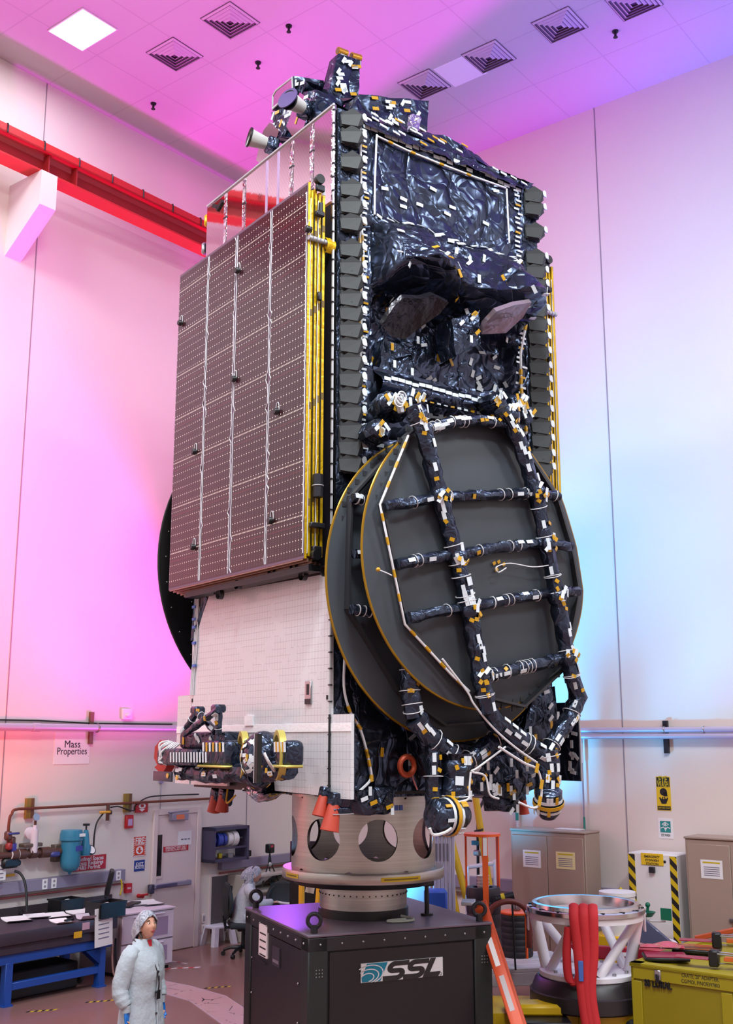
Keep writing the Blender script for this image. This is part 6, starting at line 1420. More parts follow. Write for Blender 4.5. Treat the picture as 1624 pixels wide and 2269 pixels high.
# ------------------------------------------------------------------ right wall
z = RWp(1450, 1622, .1).z
T = Thing('grey_conduit', ROOM, (6, -.1, z - .1), 'pair of grey pipes running level across the right wall', 'pipe')
for dz in (.03, -.06): mb = MB(); mb.cyl((.2, -.1, z + dz), (14, -.1, z + dz), .04, PIPEM, seg=14); T.part(mb, 'pipe')
x = RWp(1474, 1625, .05).x; mb = MB(); mb.bb((x - .035, -.055, z - .3), (x + .035, 0, z + .16), DKSTEEL); T.part(mb, 'strut_channel')
for px in (1472, 1560): x = RWp(px, 1622, .1).x; mb = MB(); mb.torus((x, -.1, z + .03), .045, .008, STEEL, 'X'); T.part(mb, 'clamp')
mb = MB(); x = RWp(1290, 1700, .06).x; mb.tube([(x, -.06, z - .12), (x, -.06, 1.0)], .014, mat('drop_grey', (150, 140, 160), .5), 6); mb.tube([(x, -.06, z - .1), (x, -.06, z - .45)], .022, PVC, 8); mb.tube([(x, -.06, 2.15), (x, -.06, 1.9)], .017, mat('teal_band', (30, 130, 120), .5), 6); put(mb, 'drop_pipe', ROOM, 'thin vertical pipe dropping from the right wall conduits', 'pipe')
mb = MB(); x = RWp(1145, 1790, .06).x; mb.tube([(x, -.06, 3.2), (x, -.06, 1.4)], .02, PVC, 6); mb.tube([(x, -.06, 2.35), (x, -.06, 2.05)], .024, mat('teal_band', (30, 130, 120), .5), 6); put(mb, 'drop_pipe', ROOM, 'thin pale pipe with teal band behind left cabinet', 'pipe')
x0, x1, z0, z1 = rectR(1000, 1922, 1400, 1950)
T = Thing('cable_trunking', ROOM, (5, -.05, z0), 'grey wall trunking running behind the beige cabinets', 'trunking'); mb = MB(); mb.bb((.6, -.1, .98), (14, 0, 1.16), TRK, .006); T.part(mb, 'channel'); mb = MB(); mb.bb((.6, -.06, .86), (14, 0, .9), mat('brown_strip', (110, 80, 74), .5)); T.part(mb, 'lower_strip')
def eye(mb, y, x0, x1, z0, z1):
    w, h = x1 - x0, z1 - z0; M_ = RM((x0, y, z0)); K = mat('sign_black', (22, 20, 24), .5)
    poly(mb, M_, [(.04 * w, .70 * h), (.96 * w, .70 * h), (.96 * w, .98 * h), (.04 * w, .98 * h)], K); mb.text('EYE', M_ @ Matrix.Translation((.5 * w, .91 * h, .002)), .13, YEL, .001, bold=.002, fit=w * .6); mb.text('WASH', M_ @ Matrix.Translation((.5 * w, .77 * h, .002)), .13, YEL, .001, bold=.002, fit=w * .8)
    poly(mb, M_, [(.5 * w + .26 * w * math.cos(t), .55 * h + .11 * h * math.sin(t)) for t in [k * PI / 10 for k in range(20)]], K); poly(mb, M_, [(.5 * w, .42 * h), (.78 * w, .42 * h), (.76 * w, .55 * h), (.5 * w, .55 * h)], K)
    poly(mb, M_, [(.2 * w, .34 * h), (.8 * w, .34 * h), (.66 * w, .2 * h), (.34 * w, .2 * h)], K)
    for k in (-1, 1): ribbon(mb, M_, [(.5 * w + k * .3 * w, .38 * h), (.5 * w + k * .14 * w, .31 * h), (.5 * w + k * .05 * w, .4 * h)], .02, K)
    poly(mb, M_, [(.04 * w, .02 * h), (.96 * w, .02 * h), (.96 * w, .13 * h), (.04 * w, .13 * h)], K); mb.text('KEEP AREA CLEAR', M_ @ Matrix.Translation((.5 * w, .075 * h, .002)), .03, YEL, .001, fit=w * .8)
signR('eye_wash_sign', (1455, 1721, 1486, 1796), mat('sign_yellow', (232, 192, 30), .5), [], 'tall yellow and black EYE WASH sign on the right wall', shapes=eye)
def eye2(mb, y, x0, x1, z0, z1):
    w, h = x1 - x0, z1 - z0; M_ = RM((x0, y, z0)); G = mat('sign_teal', (40, 140, 140), .5); poly(mb, M_, [(.14 * w, .3 * h), (.86 * w, .3 * h), (.86 * w, .86 * h), (.14 * w, .86 * h)], G)
    M2 = M_ @ Matrix.Translation((0, 0, .001)); ribbon(mb, M2, [(.28 * w, .7 * h), (.5 * w, .8 * h), (.72 * w, .7 * h), (.5 * w, .62 * h), (.28 * w, .7 * h)], .012, PAPER); poly(mb, M2, [(.5 * w + .06 * w * math.cos(t), .71 * h + .045 * h * math.sin(t)) for t in [k * PI / 6 for k in range(12)]], PAPER)
    for k in (-1, 1): ribbon(mb, M2, [(.5 * w + k * .32 * w, .5 * h), (.5 * w + k * .14 * w, .57 * h), (.5 * w + k * .03 * w, .46 * h)], .012, PAPER)
    ribbon(mb, M2, [(.5 * w, .55 * h), (.5 * w, .36 * h)], .012, PAPER); mb.text('EYE WASH', M_ @ Matrix.Translation((.5 * w, .16 * h, .001)), .05, INK, .001, fit=w * .6)
signR('eye_wash_symbol', (1459, 1813, 1491, 1858), PAPER, [], 'white sign with teal eye symbol below the EYE WASH sign', shapes=eye2)
BEI = mat('cabinet_beige', (166, 145, 132), .5, var=(1.5, .04)); BEI2 = mat('cabinet_beige_edge', (132, 110, 98), .5)
def locker(x0, x1, depth, h, label, group='beige steel cabinets', handle_z=1.0, notes=()):
    T = Thing('steel_cabinet', ROOM, ((x0 + x1) / 2, -.04 - depth / 2, 0), label, 'cabinet', group); yb, yf = -.12, -.05 - depth
    mb = MB(); mb.bb((x0, yf, .04), (x1, yb, h), BEI, .008); T.part(mb, 'body'); mb = MB(); mb.bb((x0 - .01, yf - .02, h), (x1 + .01, yb, h + .03), BEI, .008); T.part(mb, 'top_lip')
    xm = (x0 + x1) / 2
    for a, b in ((x0 + .03, xm - .004), (xm + .004, x1 - .03)): mb = MB(); mb.bb((a, yf - .018, .12), (b, yf, h - .06), BEI, .006); T.part(mb, 'door')
    mb = MB(); mb.bb((xm - .06, yf - .05, handle_z - .02), (xm + .06, yf - .018, handle_z + .02), STEEL, .008); mb.box((xm + .01, yf - .05, handle_z - .06), (.05, .03, .07), mat('brass_lock', (170, 130, 60), .35, .7), bev=.01); T.part(mb, 'latch')
    for px0, py0, px1, py1, c_, lab in notes:
        a = hit(ROOM, 1, yf - .02, px0, (py0 + py1) / 2); b = hit(ROOM, 1, yf - .02, px1, (py0 + py1) / 2); t = hit(ROOM, 1, yf - .02, (px0 + px1) / 2, py0); u_ = hit(ROOM, 1, yf - .02, (px0 + px1) / 2, py1)
        mb = MB(); mb.bb((a.x, yf - .022, u_.z), (b.x, yf - .018, t.z), c_)
        hgt = t.z - u_.z; mb.bb((a.x + .03, yf - .0235, t.z - .18 * hgt), (b.x - .03, yf - .022, t.z - .1 * hgt), YEL)
        for k in range(5): mb.bb((a.x + .04, yf - .0235, u_.z + hgt * (.15 + .11 * k)), (b.x - .04, yf - .022, u_.z + hgt * (.19 + .11 * k)), mat('grey_print', (120, 116, 140), .6))
        T.part(mb, 'notice', None, lab)
    return T
locker(4.93, 6.17, .52, 1.945, 'beige steel double cabinet with two notices, behind the ring stand', handle_z=.98, notes=((1159, 1884, 1198, 1922, PAPER, 'white notice'), (1232, 1888, 1274, 1926, mat('cream_paper', (236, 226, 170), .6), 'cream notice')))
locker(7.68, 8.92, .55, 1.97, 'beige steel cabinet at right edge, beside the eyewash box', handle_z=.98, notes=((1553, 1906, 1601, 1947, PAPER, 'white notice'),))
mb = MB(); mb.bb((5.55, -.35, 1.976), (5.95, -.15, 1.985), PAPER); put(mb, 'paper_stack', ROOM, 'white papers lying on top of left beige cabinet', 'paper')
def hazard():
    m, b, nb = custom('hazard_stripes', .45); x = nb.xyz(nb.coord()); s_ = nb.math('ADD', x[2], nb.math('MULTIPLY', nb.math('ADD', x[0], x[1]), 1.0)); f = nb.math('FRACT', nb.math('DIVIDE', nb.math('ADD', s_, 50), .17)); nb.put(b.inputs['Base Color'], nb.mix(nb.math('LESS_THAN', f, .5), C3(24, 22, 26), C3(214, 184, 20))); return m
HAZ = hazard()
ex0, ex1, eyf, eh = 6.83, 7.54, -.58, 1.74
T = Thing('eyewash_cabinet', ROOM, ((ex0 + ex1) / 2, -.3, 0), 'white eyewash station box edged with black and yellow stripes', 'safety cabinet')
mb = MB(); mb.bb((ex0, eyf, .02), (ex1, -.12, eh), WHITE, .01); T.part(mb, 'body')
for a, b in ((ex0, ex0 + .1), (ex1 - .1, ex1)): mb = MB(); mb.bb((a, eyf - .004, .02), (b, eyf, eh - .02), HAZ); T.part(mb, 'stripe_band')
a = hit(ROOM, 1, eyf, 1421, 1905); b = hit(ROOM, 1, eyf, 1470, 1905); t = hit(ROOM, 1, eyf, 1445, 1891).z; u_ = hit(ROOM, 1, eyf, 1445, 1917).z
mb = MB(); mb.bb((a.x, eyf - .012, u_), (b.x, eyf - .002, t), mat('sign_yellow', (232, 192, 30), .5), .002); cxm = (a.x + b.x) / 2
for k, s_ in enumerate(('EMERGENCY', 'EYEWASH', 'STATION')): mb.text(s_, Matrix.Translation((cxm, eyf - .013, t - .045 - k * .047)) @ RM((0, 0, 0)), .044, INK, .001, bold=.0008, fit=(b.x - a.x) * .7)
T.part(mb, 'yellow_sign'); mb = MB(); mb.box((cxm, eyf - .03, u_ - .06), (.08, .05, .08), DKSTEEL, bev=.006); mb.lathe([(0, 0), (.02, 0), (0, .005)], INK, Matrix.Translation((ex1 - .17, eyf - .004, t - .1)) @ Matrix.Rotation(PI / 2, 4, 'X'), 10); T.part(mb, 'latch')
GRN = mat('eyewash_green', (16, 110, 84), .4)
T = Thing('eyewash_fountain', ROOM, (6.95, -.95, 0), 'green eyewash fountain on a pipe before the white box', 'eyewash')
c = hit(ROOM, 1, -.9, 1427, 2030); mb = MB(); mb.cyl((c.x, -.9, 0), (c.x, -.9, c.z), .03, PVC, seg=10); mb.cyl((c.x, -.9, c.z - .45), (c.x, -.9, c.z - .2), .035, GRN, seg=10); T.part(mb, 'standpipe')
mb = MB(); mb.lathe([(0, 0), (.07, .0), (.12, .06), (.11, .06), (.06, .01)], GRN, Matrix.Translation((c.x + .04, -.9, c.z + .0)), 18); T.part(mb, 'bowl')
mb = MB(); mb.tube([(c.x + .05, -.9, c.z + .06), (c.x + .06, -.9, c.z + .12)], .02, GRN, 8); mb.ball((c.x + .06, -.9, c.z + .15), .035, GRN, 10, 6); T.part(mb, 'spray_head')
mb = MB(); mb.tube([(c.x, -.9, c.z - .06), (c.x + .3, -.9, c.z - .04)], .014, PVC, 8); mb.bb((c.x + .25, -.93, c.z - .02), (c.x + .4, -.92, c.z + .13), GRN); T.part(mb, 'green_flag'); mb = MB(); mb.tube(smooth_path([(c.x, -.9, c.z - .3), (c.x + .3, -.9, c.z - .28), (c.x + .42, -.9, c.z - .3), (c.x + .44, -.9, c.z - .4), (c.x + .44, -.9, .1)], 5), .028, PVC, 10); T.part(mb, 'waste_pipe')
# spill kit
q = FLp(1372, 2140); sk = hit(ROOM, 1, -1.35, 1372, 2080); T = Thing('spill_kit_bin', ROOM, (sk.x, -1.35, 0), 'yellow bin with white drum lettered SPILL-KIT STATION behind ring stand', 'spill kit')
mb = MB(); mb.bb((sk.x - .3, -1.6, 0), (sk.x + .3, -1.1, .78), mat('bin_yellow', (226, 184, 16), .45), .02); T.part(mb, 'yellow_box')
for s_ in (-.2, .2): mb = MB(); mb.bb((sk.x + s_ - .04, -1.606, .1), (sk.x + s_ + .04, -1.6, .4), HAZ); T.part(mb, 'stripe_label')
mb = MB(); mb.lathe([(0, .78), (.22, .78), (.23, 1.25), (.24, 1.26), (.24, 1.31), (0, 1.31)], WHITE, Matrix.Translation((sk.x, -1.35, 0)), 28); dr = T.part(mb, 'white_drum')
mb = MB()
def curved(txt, z, sz):
    for i, ch in enumerate(txt):
        a_ = R(-90 - 24) + (i - (len(txt) - 1) / 2) * sz * 3.2
        mb.text(ch, Matrix.Translation((sk.x + .236 * math.cos(a_), -1.35 + .236 * math.sin(a_), z)) @ Matrix.Rotation(a_ + PI / 2, 4, 'Z') @ Matrix.Rotation(PI / 2, 4, 'X'), sz * 1.25, INK, .001, bold=.003)
curved('SPILL-KIT', 1.14, .09); curved('STATION', .98, .09); T.part(mb, 'lettering', dr)
q = hit(ROOM, 1, -.75, 1376, 1985); mb = MB(); mb.lathe([(0, .22), (.02, .2), (.07, .02), (.1, 0), (0, 0)], YEL, Matrix.Translation((q.x, -.75, q.z - .1)), 16); mb.cyl((q.x, -.75, 0), (q.x, -.75, q.z - .1), .03, BLACK, seg=8); put(mb, 'yellow_cone', ROOM, 'small yellow cone peeping over the ring stand', 'cone')
# clear sheet box by the stand
q = hit(ROOM, 1, -1.7, 1437, 2090); mb = MB(); mb.box((q.x, -1.7, q.z), (.42, .06, .42), mat('smoky_sheet', (92, 96, 124), .15), (0, R(38), .2), .01); mb.cyl((q.x, -1.68, 0), (q.x, -1.68, q.z - .2), .03, PVC, seg=8); put(mb, 'smoky_plate', ROOM, 'tilted smoky blue plate beside the yellow crate', 'plate')
# ------------------------------------------------------------------ yellow crate with clamps and trays
kz = 1.0; k0 = FLp(1397, 2135, kz); k1 = FLp(1528, 2082, kz)
kx0, ky0, ky1 = k0.x, k0.y, k1.y; kx1 = kx0 + 2.2
YC = mat('crate_yellow', (134, 118, 4), .5, var=(1.2, .08)); YC2 = mat('crate_yellow_board', (150, 134, 10), .5)
T = Thing('yellow_crate', ROOM, ((kx0 + kx1) / 2, (ky0 + ky1) / 2, 0), 'large yellow wooden crate stencilled SS LORAL at lower right', 'crate')
mb = MB(); mb.bb((kx0 + .02, ky0 + .02, .05), (kx1 - .02, ky1 - .02, kz - .02), YC); T.part(mb, 'box')
mb = MB(); mb.bb((kx0, ky0, kz - .14), (kx1, ky0 + .03, kz - .02), YC2, .004); mb.bb((kx0, ky0, kz - .16), (kx0 + .03, ky1, kz - .02), YC2, .004)
for a in (kx0, kx0 + .95, kx0 + 2.0): mb.bb((a, ky0, .0), (a + .11, ky0 + .02, kz - .16), YC2, .004)
mb.bb((kx0, ky1 - .12, .05), (kx0 + .02, ky1, kz - .16), YC2); mb.bb((kx0, ky0, .05), (kx1, ky0 + .02, .17), YC2); T.part(mb, 'batten_frame')
mb = MB(); mb.bb((kx0 - .01, ky0 - .01, kz - .02), (kx1 + .01, ky1 + .01, kz - .005), YC2)
for a, b in (((kx0 - .01, ky0 - .01), (kx1, ky0 + .12)), ((kx0 - .01, ky1 - .12), (kx1, ky1 + .01)), ((kx0 - .01, ky0 - .01), (kx0 + .12, ky1 + .01))): mb.bb((a[0], a[1], kz - .02), (b[0], b[1], kz + .015), YC2, .004)
T.part(mb, 'lid')
mb = MB(); q = hit(ROOM, 1, ky0, 1458, 2165); mb.bb((q.x - .035, ky0 - .02, q.z - .03), (q.x + .035, ky0, q.z + .07), STEEL, .008); mb.bb((q.x - .02, ky0 - .03, q.z - .055), (q.x + .02, ky0 - .01, q.z + .03), DKSTEEL, .006); T.part(mb, 'latch')
mb = MB(); a = hit(ROOM, 1, ky0, 1427, 2175); b = hit(ROOM, 1, ky0, 1487, 2189); mb.text('SS LORAL', Matrix.Translation(((a.x + b.x) / 2, ky0 + .012, (a.z + b.z) / 2 + .0)) @ RM((0, 0, 0)), .1, INK, .012, bold=.002, fit=(b.x - a.x) * 1.0)
a = hit(ROOM, 1, ky0, 1547, 2167); mb.text('CRATE, 20" ADAPTER,', Matrix.Translation((a.x + .02, ky0 - .001, a.z + .005)) @ RM((0, 0, 0)), .05, INK, .001, sx=.8); mb.text('CG/MOI, P/NOE397803', Matrix.Translation((a.x + .02, ky0 - .001, a.z - .05)) @ RM((0, 0, 0)), .05, INK, .001, sx=.8)
T.part(mb, 'stencil_lettering')
def ktop(px, py, z=kz): return FLp(px, py, z)
ROSE = mat('rose_tray', (150, 40, 72), .25); RED2 = mat('rose_clear', (190, 70, 90), .12)
q = ktop(1475, 2128); mb = MB(); mb.box((q.x, q.y, kz + .035), (.46, .34, .035), BLACK, (0, 0, .55), .01); mb.box((q.x, q.y, kz + .055), (.42, .3, .01), ROSE, (0, 0, .55)); put(mb, 'rose_tray', ROOM, 'black edged rose tray at front left of the crate lid', 'tray')
q = ktop(1466, 2116); mb = MB(); mb.grid(lambda a, b: ((a - .5) * .46, (b - .5) * .3, .02 * math.sin(7 * a) * math.sin(5 * b)), 12, 8, RED2, M=Matrix.Translation((q.x, q.y, kz + .09)) @ Matrix.Rotation(.5, 4, 'Z')); mb.grid(lambda a, b: ((a - .5) * .46, (b - .5) * .3, .012 + .02 * math.sin(7 * a) * math.sin(5 * b)), 12, 8, RED2, M=Matrix.Translation((q.x, q.y, kz + .09)) @ Matrix.Rotation(.5, 4, 'Z')); put(mb, 'red_plastic_sheet', ROOM, 'crumpled red plastic sheet lying on the rose tray', 'sheet')
q = ktop(1545, 2112); mb = MB(); mb.box((q.x, q.y, kz + .04), (.5, .34, .04), BLACK, (0, 0, .3), .01); mb.box((q.x, q.y, kz + .062), (.44, .3, .008), mat('amber_film', (170, 90, 50), .2), (0, 0, .3)); put(mb, 'amber_tray', ROOM, 'black tray with amber film behind the rose tray', 'tray')
def clamp_(px, py, rz, lab, L=.75, z=.1):
    q = ktop(px, py); T = Thing('work_light', ROOM, (q.x, q.y, kz), lab, 'lamp', None, rz); B = Matrix.Translation((q.x, q.y, kz + z)) @ Matrix.Rotation(rz, 4, 'Z')
    mb = MB(); mb.box((0, 0, 0), (.1, .12, .16), BLACK, None, .015, B); T.part(mb, 'black_grip')
    mb = MB()
    for dy in (-.05, .05): mb.tube([B @ Vector((.04, dy, .05)), B @ Vector((L, dy * 1.6, .03))], .008, STEEL, 6)
    mb.tube([B @ Vector((.05, 0, -.05)), B @ Vector((L, 0, -.03))], .008, STEEL, 6); T.part(mb, 'steel_rods')
    mb = MB(); mb.box((.4, 0, .0), (.6, .1, .035), mat('film_orange', (200, 96, 40), .3), None, .004, B); mb.box((-.22, .0, -.01), (.34, .14, .012), ROSE, None, .003, B); T.part(mb, 'orange_film_frame')
    return T
clamp_(1584, 2146, R(12), 'black gripped frame with steel rods at the crate front edge', z=.1)
clamp_(1590, 2118, R(22), 'black gripped frame with steel rods behind the front one', z=.16)
q = ktop(1612, 2100); mb = MB(); mb.box((q.x + .1, q.y, kz + .2), (.9, .07, .05), mat('orange_brown', (176, 72, 36), .4), (0, R(-14), R(25)), .006); put(mb, 'orange_bar', ROOM, 'orange brown bar resting at the crate right end', 'bar')
# ------------------------------------------------------------------ ring stand on yellow jack
rc = FLp(1297, 2013, 1.45); RC = Vector((rc.x, rc.y, 0)); rz_ = 1.45
Rr_ = .5 * (Vector((FLp(1168, 2012, 1.45).x, FLp(1168, 2012, 1.45).y)) - Vector((FLp(1425, 2012, 1.45).x, FLp(1425, 2012, 1.45).y))).length
WST = mat('stand_white', (226, 222, 230), .4)
TR = Matrix.Translation(RC)
pb = FLp(1297, 2152, .8); z_pl = .76; z_tt = z_pl - .05
T = Thing('ring_stand', ROOM, (RC.x, RC.y, z_pl), 'white tubular ring stand with polished silver ring on top', 'ring stand')
mb = MB(); mb.lathe([(Rr_ * .80, rz_ - .03), (Rr_ * .98, rz_ - .03), (Rr_, rz_ - .02), (Rr_, rz_ + .02), (Rr_ * .98, rz_ + .03), (Rr_ * .92, rz_ + .03), (Rr_ * .91, rz_ + .07), (Rr_ * .86, rz_ + .08), (Rr_ * .82, rz_ + .07), (Rr_ * .80, rz_ - .03)], mat('polished_ring', (206, 204, 210), .16, 1.0), TR, 72); rg = T.part(mb, 'silver_ring')
mb = MB()
for k in range(16): a = 2 * PI * k / 16; mb.cyl(RC + Vector((Rr_ * .955 * math.cos(a), Rr_ * .955 * math.sin(a), rz_ + .03)), RC + Vector((Rr_ * .955 * math.cos(a), Rr_ * .955 * math.sin(a), rz_ + .038)), .02, ORB, seg=8)
T.part(mb, 'bolt_hole', rg)['kind'] = 'stuff'
mb = MB(); mb.lathe([(Rr_ * .80, rz_ - .09), (Rr_ * .97, rz_ - .09), (Rr_ * .97, rz_ - .03), (Rr_ * .80, rz_ - .03), (Rr_ * .80, rz_ - .09)], WST, TR, 64); T.part(mb, 'white_ring')
Rb = Rr_ * .8
mb = MB(); mb.lathe([(.13, z_pl), (Rb, z_pl), (Rb + .01, z_pl + .01), (Rb + .01, z_pl + .055), (Rb, z_pl + .06), (.13, z_pl + .06), (.13, z_pl)], WST, TR, 56); T.part(mb, 'base_plate')
view = math.atan2(-1, -.0) ; a_off = R(-63)
for k in range(4):
    a = a_off + k * PI / 2
    top = RC + Vector((Rr_ * .87 * math.cos(a), Rr_ * .87 * math.sin(a), rz_ - .08)); bot = RC + Vector((Rb * .86 * math.cos(a), Rb * .86 * math.sin(a), z_pl + .05))
    mb = MB(); mb.cyl(bot, top, .062, WST, seg=16); T.part(mb, 'upright_tube')
    for s_ in (-1, 1):
        b2 = RC + Vector((Rb * .82 * math.cos(a + s_ * .28), Rb * .82 * math.sin(a + s_ * .28), z_pl + .05)); a2 = a + s_ * (PI / 2 - .22)
        t2 = RC + Vector((Rr_ * .86 * math.cos(a2), Rr_ * .86 * math.sin(a2), rz_ - .08))
        if s_ > 0: mb = MB(); mb.cyl(b2, t2, .05, WST, seg=14); T.part(mb, 'diagonal_tube')
    mb = MB(); o_ = RC + Vector((Rr_ * .985 * math.cos(a + .12), Rr_ * .985 * math.sin(a + .12), rz_ - .1)); mb.box(o_, (.02, .12, .26), WST, (0, 0, a + .12), .02, seg=2); mb.v = mb.v
    for s_ in (-.03, .03): mb.cyl(o_ + Vector((math.cos(a) * .01 - math.sin(a) * s_, math.sin(a) * .01 + math.cos(a) * s_, .05)), o_ + Vector((math.cos(a) * .025 - math.sin(a) * s_, math.sin(a) * .025 + math.cos(a) * s_, .05)), .018, STEEL, seg=10)
    T.part(mb, 'lifting_tab')
mb = MB()
for k in range(12): a = 2 * PI * k / 12; mb.cyl(RC + Vector((Rb * .85 * math.cos(a + .12), Rb * .85 * math.sin(a + .12), z_pl + .06)), RC + Vector((Rb * .85 * math.cos(a + .12), Rb * .85 * math.sin(a + .12), z_pl + .085)), .022, STEEL, seg=8)
T.part(mb, 'bolt')['kind'] = 'stuff'
# turntable and jack
T = Thing('yellow_floor_jack', ROOM, (RC.x, RC.y, 0), 'yellow wheeled jack with black turntable carrying the ring stand', 'jack')
JY = mat('jack_yellow', (212, 176, 14), .4)
mb = MB(); mb.lathe([(0, z_pl - .3), (Rb + .1, z_pl - .3), (Rb + .12, z_pl - .28), (Rb + .12, z_pl - .14), (Rb + .1, z_pl - .13), (Rb + .06, z_pl - .03), (Rb + .03, z_pl), (0, z_pl)], mat('turntable_black', (40, 34, 38), .4), TR, 56); T.part(mb, 'turntable')
JM = Matrix.Translation(RC) @ Matrix.Rotation(R(38.5), 4, 'Z')
mb = MB(); mb.bb((-1.15, -.42, .24), (.75, .42, z_pl - .3), JY, .012, JM); mb.bb((-.2, -.5, z_pl - .48), (.85, -.38, z_pl - .3), JY, .012, JM); T.part(mb, 'frame')
mb = MB(); mb.bb((-.95, -.5, z_pl - .32), (-.35, -.2, z_pl - .2), JY, .03, JM); T.part(mb, 'fork_arm')
mb = MB(); mb.bb((-.88, -.78, .2), (-.32, -.44, .45), BLACK, .012, JM); bt = T.part(mb, 'battery_box'); mb = MB(); mb.bb((-.7, -.784, .3), (-.5, -.78, .36), mat('faded_print', (52, 50, 58), .5), M=JM); T.part(mb, 'faded_label', bt)
for s_ in (-.8, .3): mb = MB(); mb.bb((s_ - .35, -.6, .1), (s_ + .25, -.56, .18), HAZ, M=JM); T.part(mb, 'stripe_bar')
for x in (-1.0, .55):
    for y in (-.38, .38): mb = MB(); mb.lathe([(0, -.04), (.1, -.04), (.1, .04), (0, .04)], BLACK, JM @ Matrix.Translation((x, y, .1)) @ Matrix.Rotation(PI / 2, 4, 'X'), 18); T.part(mb, 'wheel')
for x in (.35, .62): mb = MB(); mb.lathe([(0, -.03), (.09, -.03), (.1, .0), (.07, .05), (0, .06)], BLACK, JM @ Matrix.Translation((x, -.56, z_pl - .42)) @ Matrix.Rotation(PI / 2, 4, 'X'), 16); mb.bb((x - .03, -.56, z_pl - .56), (x + .03, -.5, z_pl - .42), BLACK, .01, JM); T.part(mb, 'hand_knob')
# red beam at the back of stand, red strap in front
mb = MB(); p0 = RC + Vector((-.55, .55, z_pl + .0)); Q0, Q1 = FLp(1212, 2125, .82), FLp(1400, 2155, .82); d = Vector((Q1.x - Q0.x, Q1.y - Q0.y, 0)); 
c0 = RC + Vector((.45, .45, .0)); u_ = Vector((.7826 * .5 + .3, -.4, 0)).normalized()
mb.box((RC.x + .1, RC.y + .78, z_pl + .12), (1.5, .1, .14), mat('beam_crimson', (170, 24, 50), .4), (0, 0, R(20)), .01)
for t in (-.5, .0, .5): mb.box((RC.x + .1 + t * .94, RC.y + .78 + t * .34 - .055, z_pl + .12), (.16, .012, .04), PAPER, (0, 0, R(20)))
mb.box((RC.x + .1, RC.y + .78, (z_pl + .05) / 2), (.1, .08, z_pl + .05), mat('beam_crimson', (170, 24, 50), .4)); put(mb, 'red_beam', ROOM, 'crimson beam with white labels lying behind the ring stand', 'beam')
mb = MB(); SL = mat('sling_red', (196, 40, 48), .75, bump=(18, .4, .01)); f0 = ROOM.l(Vector((0, 0, 3)))
dirv = (ROOM.l(Vector((0, 0, 0))) - RC); dirv.z = 0; dirv.normalize(); sd = Vector((-dirv.y, dirv.x, 0))
sd = sd if (ROOM.i.to_3x3() @ Vector((1, 0, 0))).dot(sd) > 0 else -sd
def strap(off, w, path, tag=None):
    pts = [RC + dirv * a + sd * (off + b) + Vector((0, 0, z)) for a, b, z in path]; pts = smooth_path(pts, 6); rings = []
    for i, p in enumerate(pts):
        t = (pts[min(i + 1, len(pts) - 1)] - pts[max(0, i - 1)]).normalized(); n = sd.cross(t).normalized(); ring = []
        for k in range(10): a = 2 * PI * k / 10; ring.append(p + sd * (w / 2 * math.cos(a)) + n * (.028 * math.sin(a)))
        rings.append(ring)
    mb.loft(rings, SL)
o_ = Rr_
for k, (of, dz) in enumerate(((-.10, 0), (.0, .02), (.095, -.02))):
    strap(of - .02, .105, [(o_ * .80, 0, rz_ - .02), (o_ * .86, 0, rz_ + .1), (o_ * .95, .0, rz_ + .075), (o_ * 1.04, .0, rz_ - .02), (o_ * 1.04, .03 - .02 * k, rz_ - .35), (o_ * 1.05, .05 - .05 * k, rz_ - .7), (o_ * 1.07, .08 - .05 * k, rz_ - 1.0), (o_ * 1.10, .12 - .04 * k, .22), (o_ * 1.15, .2 + .05 * k, .05)])
strap(-.2, .09, [(o_ * .99, .02, rz_ - .1), (o_ * .98, -.01, rz_ - .35), (o_ * .97, .0, rz_ - .6), (o_ * .98, .06, rz_ - .66), (o_ * 1.0, .12, rz_ - .55), (o_ * 1.02, .14, rz_ - .3)])
strap(-.1, .12, [(o_ * 1.15, .1, .1), (o_ * 1.2, -.1, .05), (o_ * 1.25, -.4, .04), (o_ * 1.3, -.6, .04)])
T2 = Thing('lifting_sling', ROOM, RC + dirv * o_ * 1.05 + Vector((0, 0, 0)), 'red fabric lifting sling draped over the ring stand', 'sling'); T2.part(mb, 'webbing')
mb = MB(); p = RC + dirv * (o_ * 1.06 + .03) + sd * (-.07) + Vector((0, 0, rz_ - .52)); mb.box(p, (.05, .012, .2), BLUE, (0, 0, math.atan2(sd.y, sd.x)), .004); T2.part(mb, 'blue_tag')
# ------------------------------------------------------------------ pallet cart with black drums, orange stand
BLKD = mat('drum_black', (30, 28, 34), .6); BLKD2 = mat('drum_purple_black', (44, 38, 52), .5)
cz = .58
c1 = FLp(1074, 2140, cz); c2 = FLp(1146, 2118, cz)
CT = Thing('pallet_cart', ROOM, ((c1.x + c2.x) / 2, (c1.y + c2.y) / 2, 0), 'flat wheeled cart with worn white planks under black drums', 'cart')
CM = Matrix.Translation(((c1.x + c2.x) / 2, (c1.y + c2.y) / 2, 0)) @ Matrix.Rotation(R(50), 4, 'Z')
WOOD = mat('worn_plank', (196, 190, 196), .6, var=(6, .2))
for k in range(4): mb = MB(); mb.bb((-.75, -.5 + k * .26, cz - .05), (.85, -.5 + k * .26 + .24, cz), WOOD, .006, CM); CT.part(mb, 'plank')
mb = MB(); mb.bb((-.75, -.5, cz - .2), (.85, -.44, cz - .05), WOOD, .006, CM); mb.bb((-.75, .44, cz - .2), (.85, .5, cz - .05), WOOD, .006, CM); mb.bb((-.75, -.5, cz - .2), (-.69, .5, cz - .05), WOOD, .006, CM); CT.part(mb, 'frame')
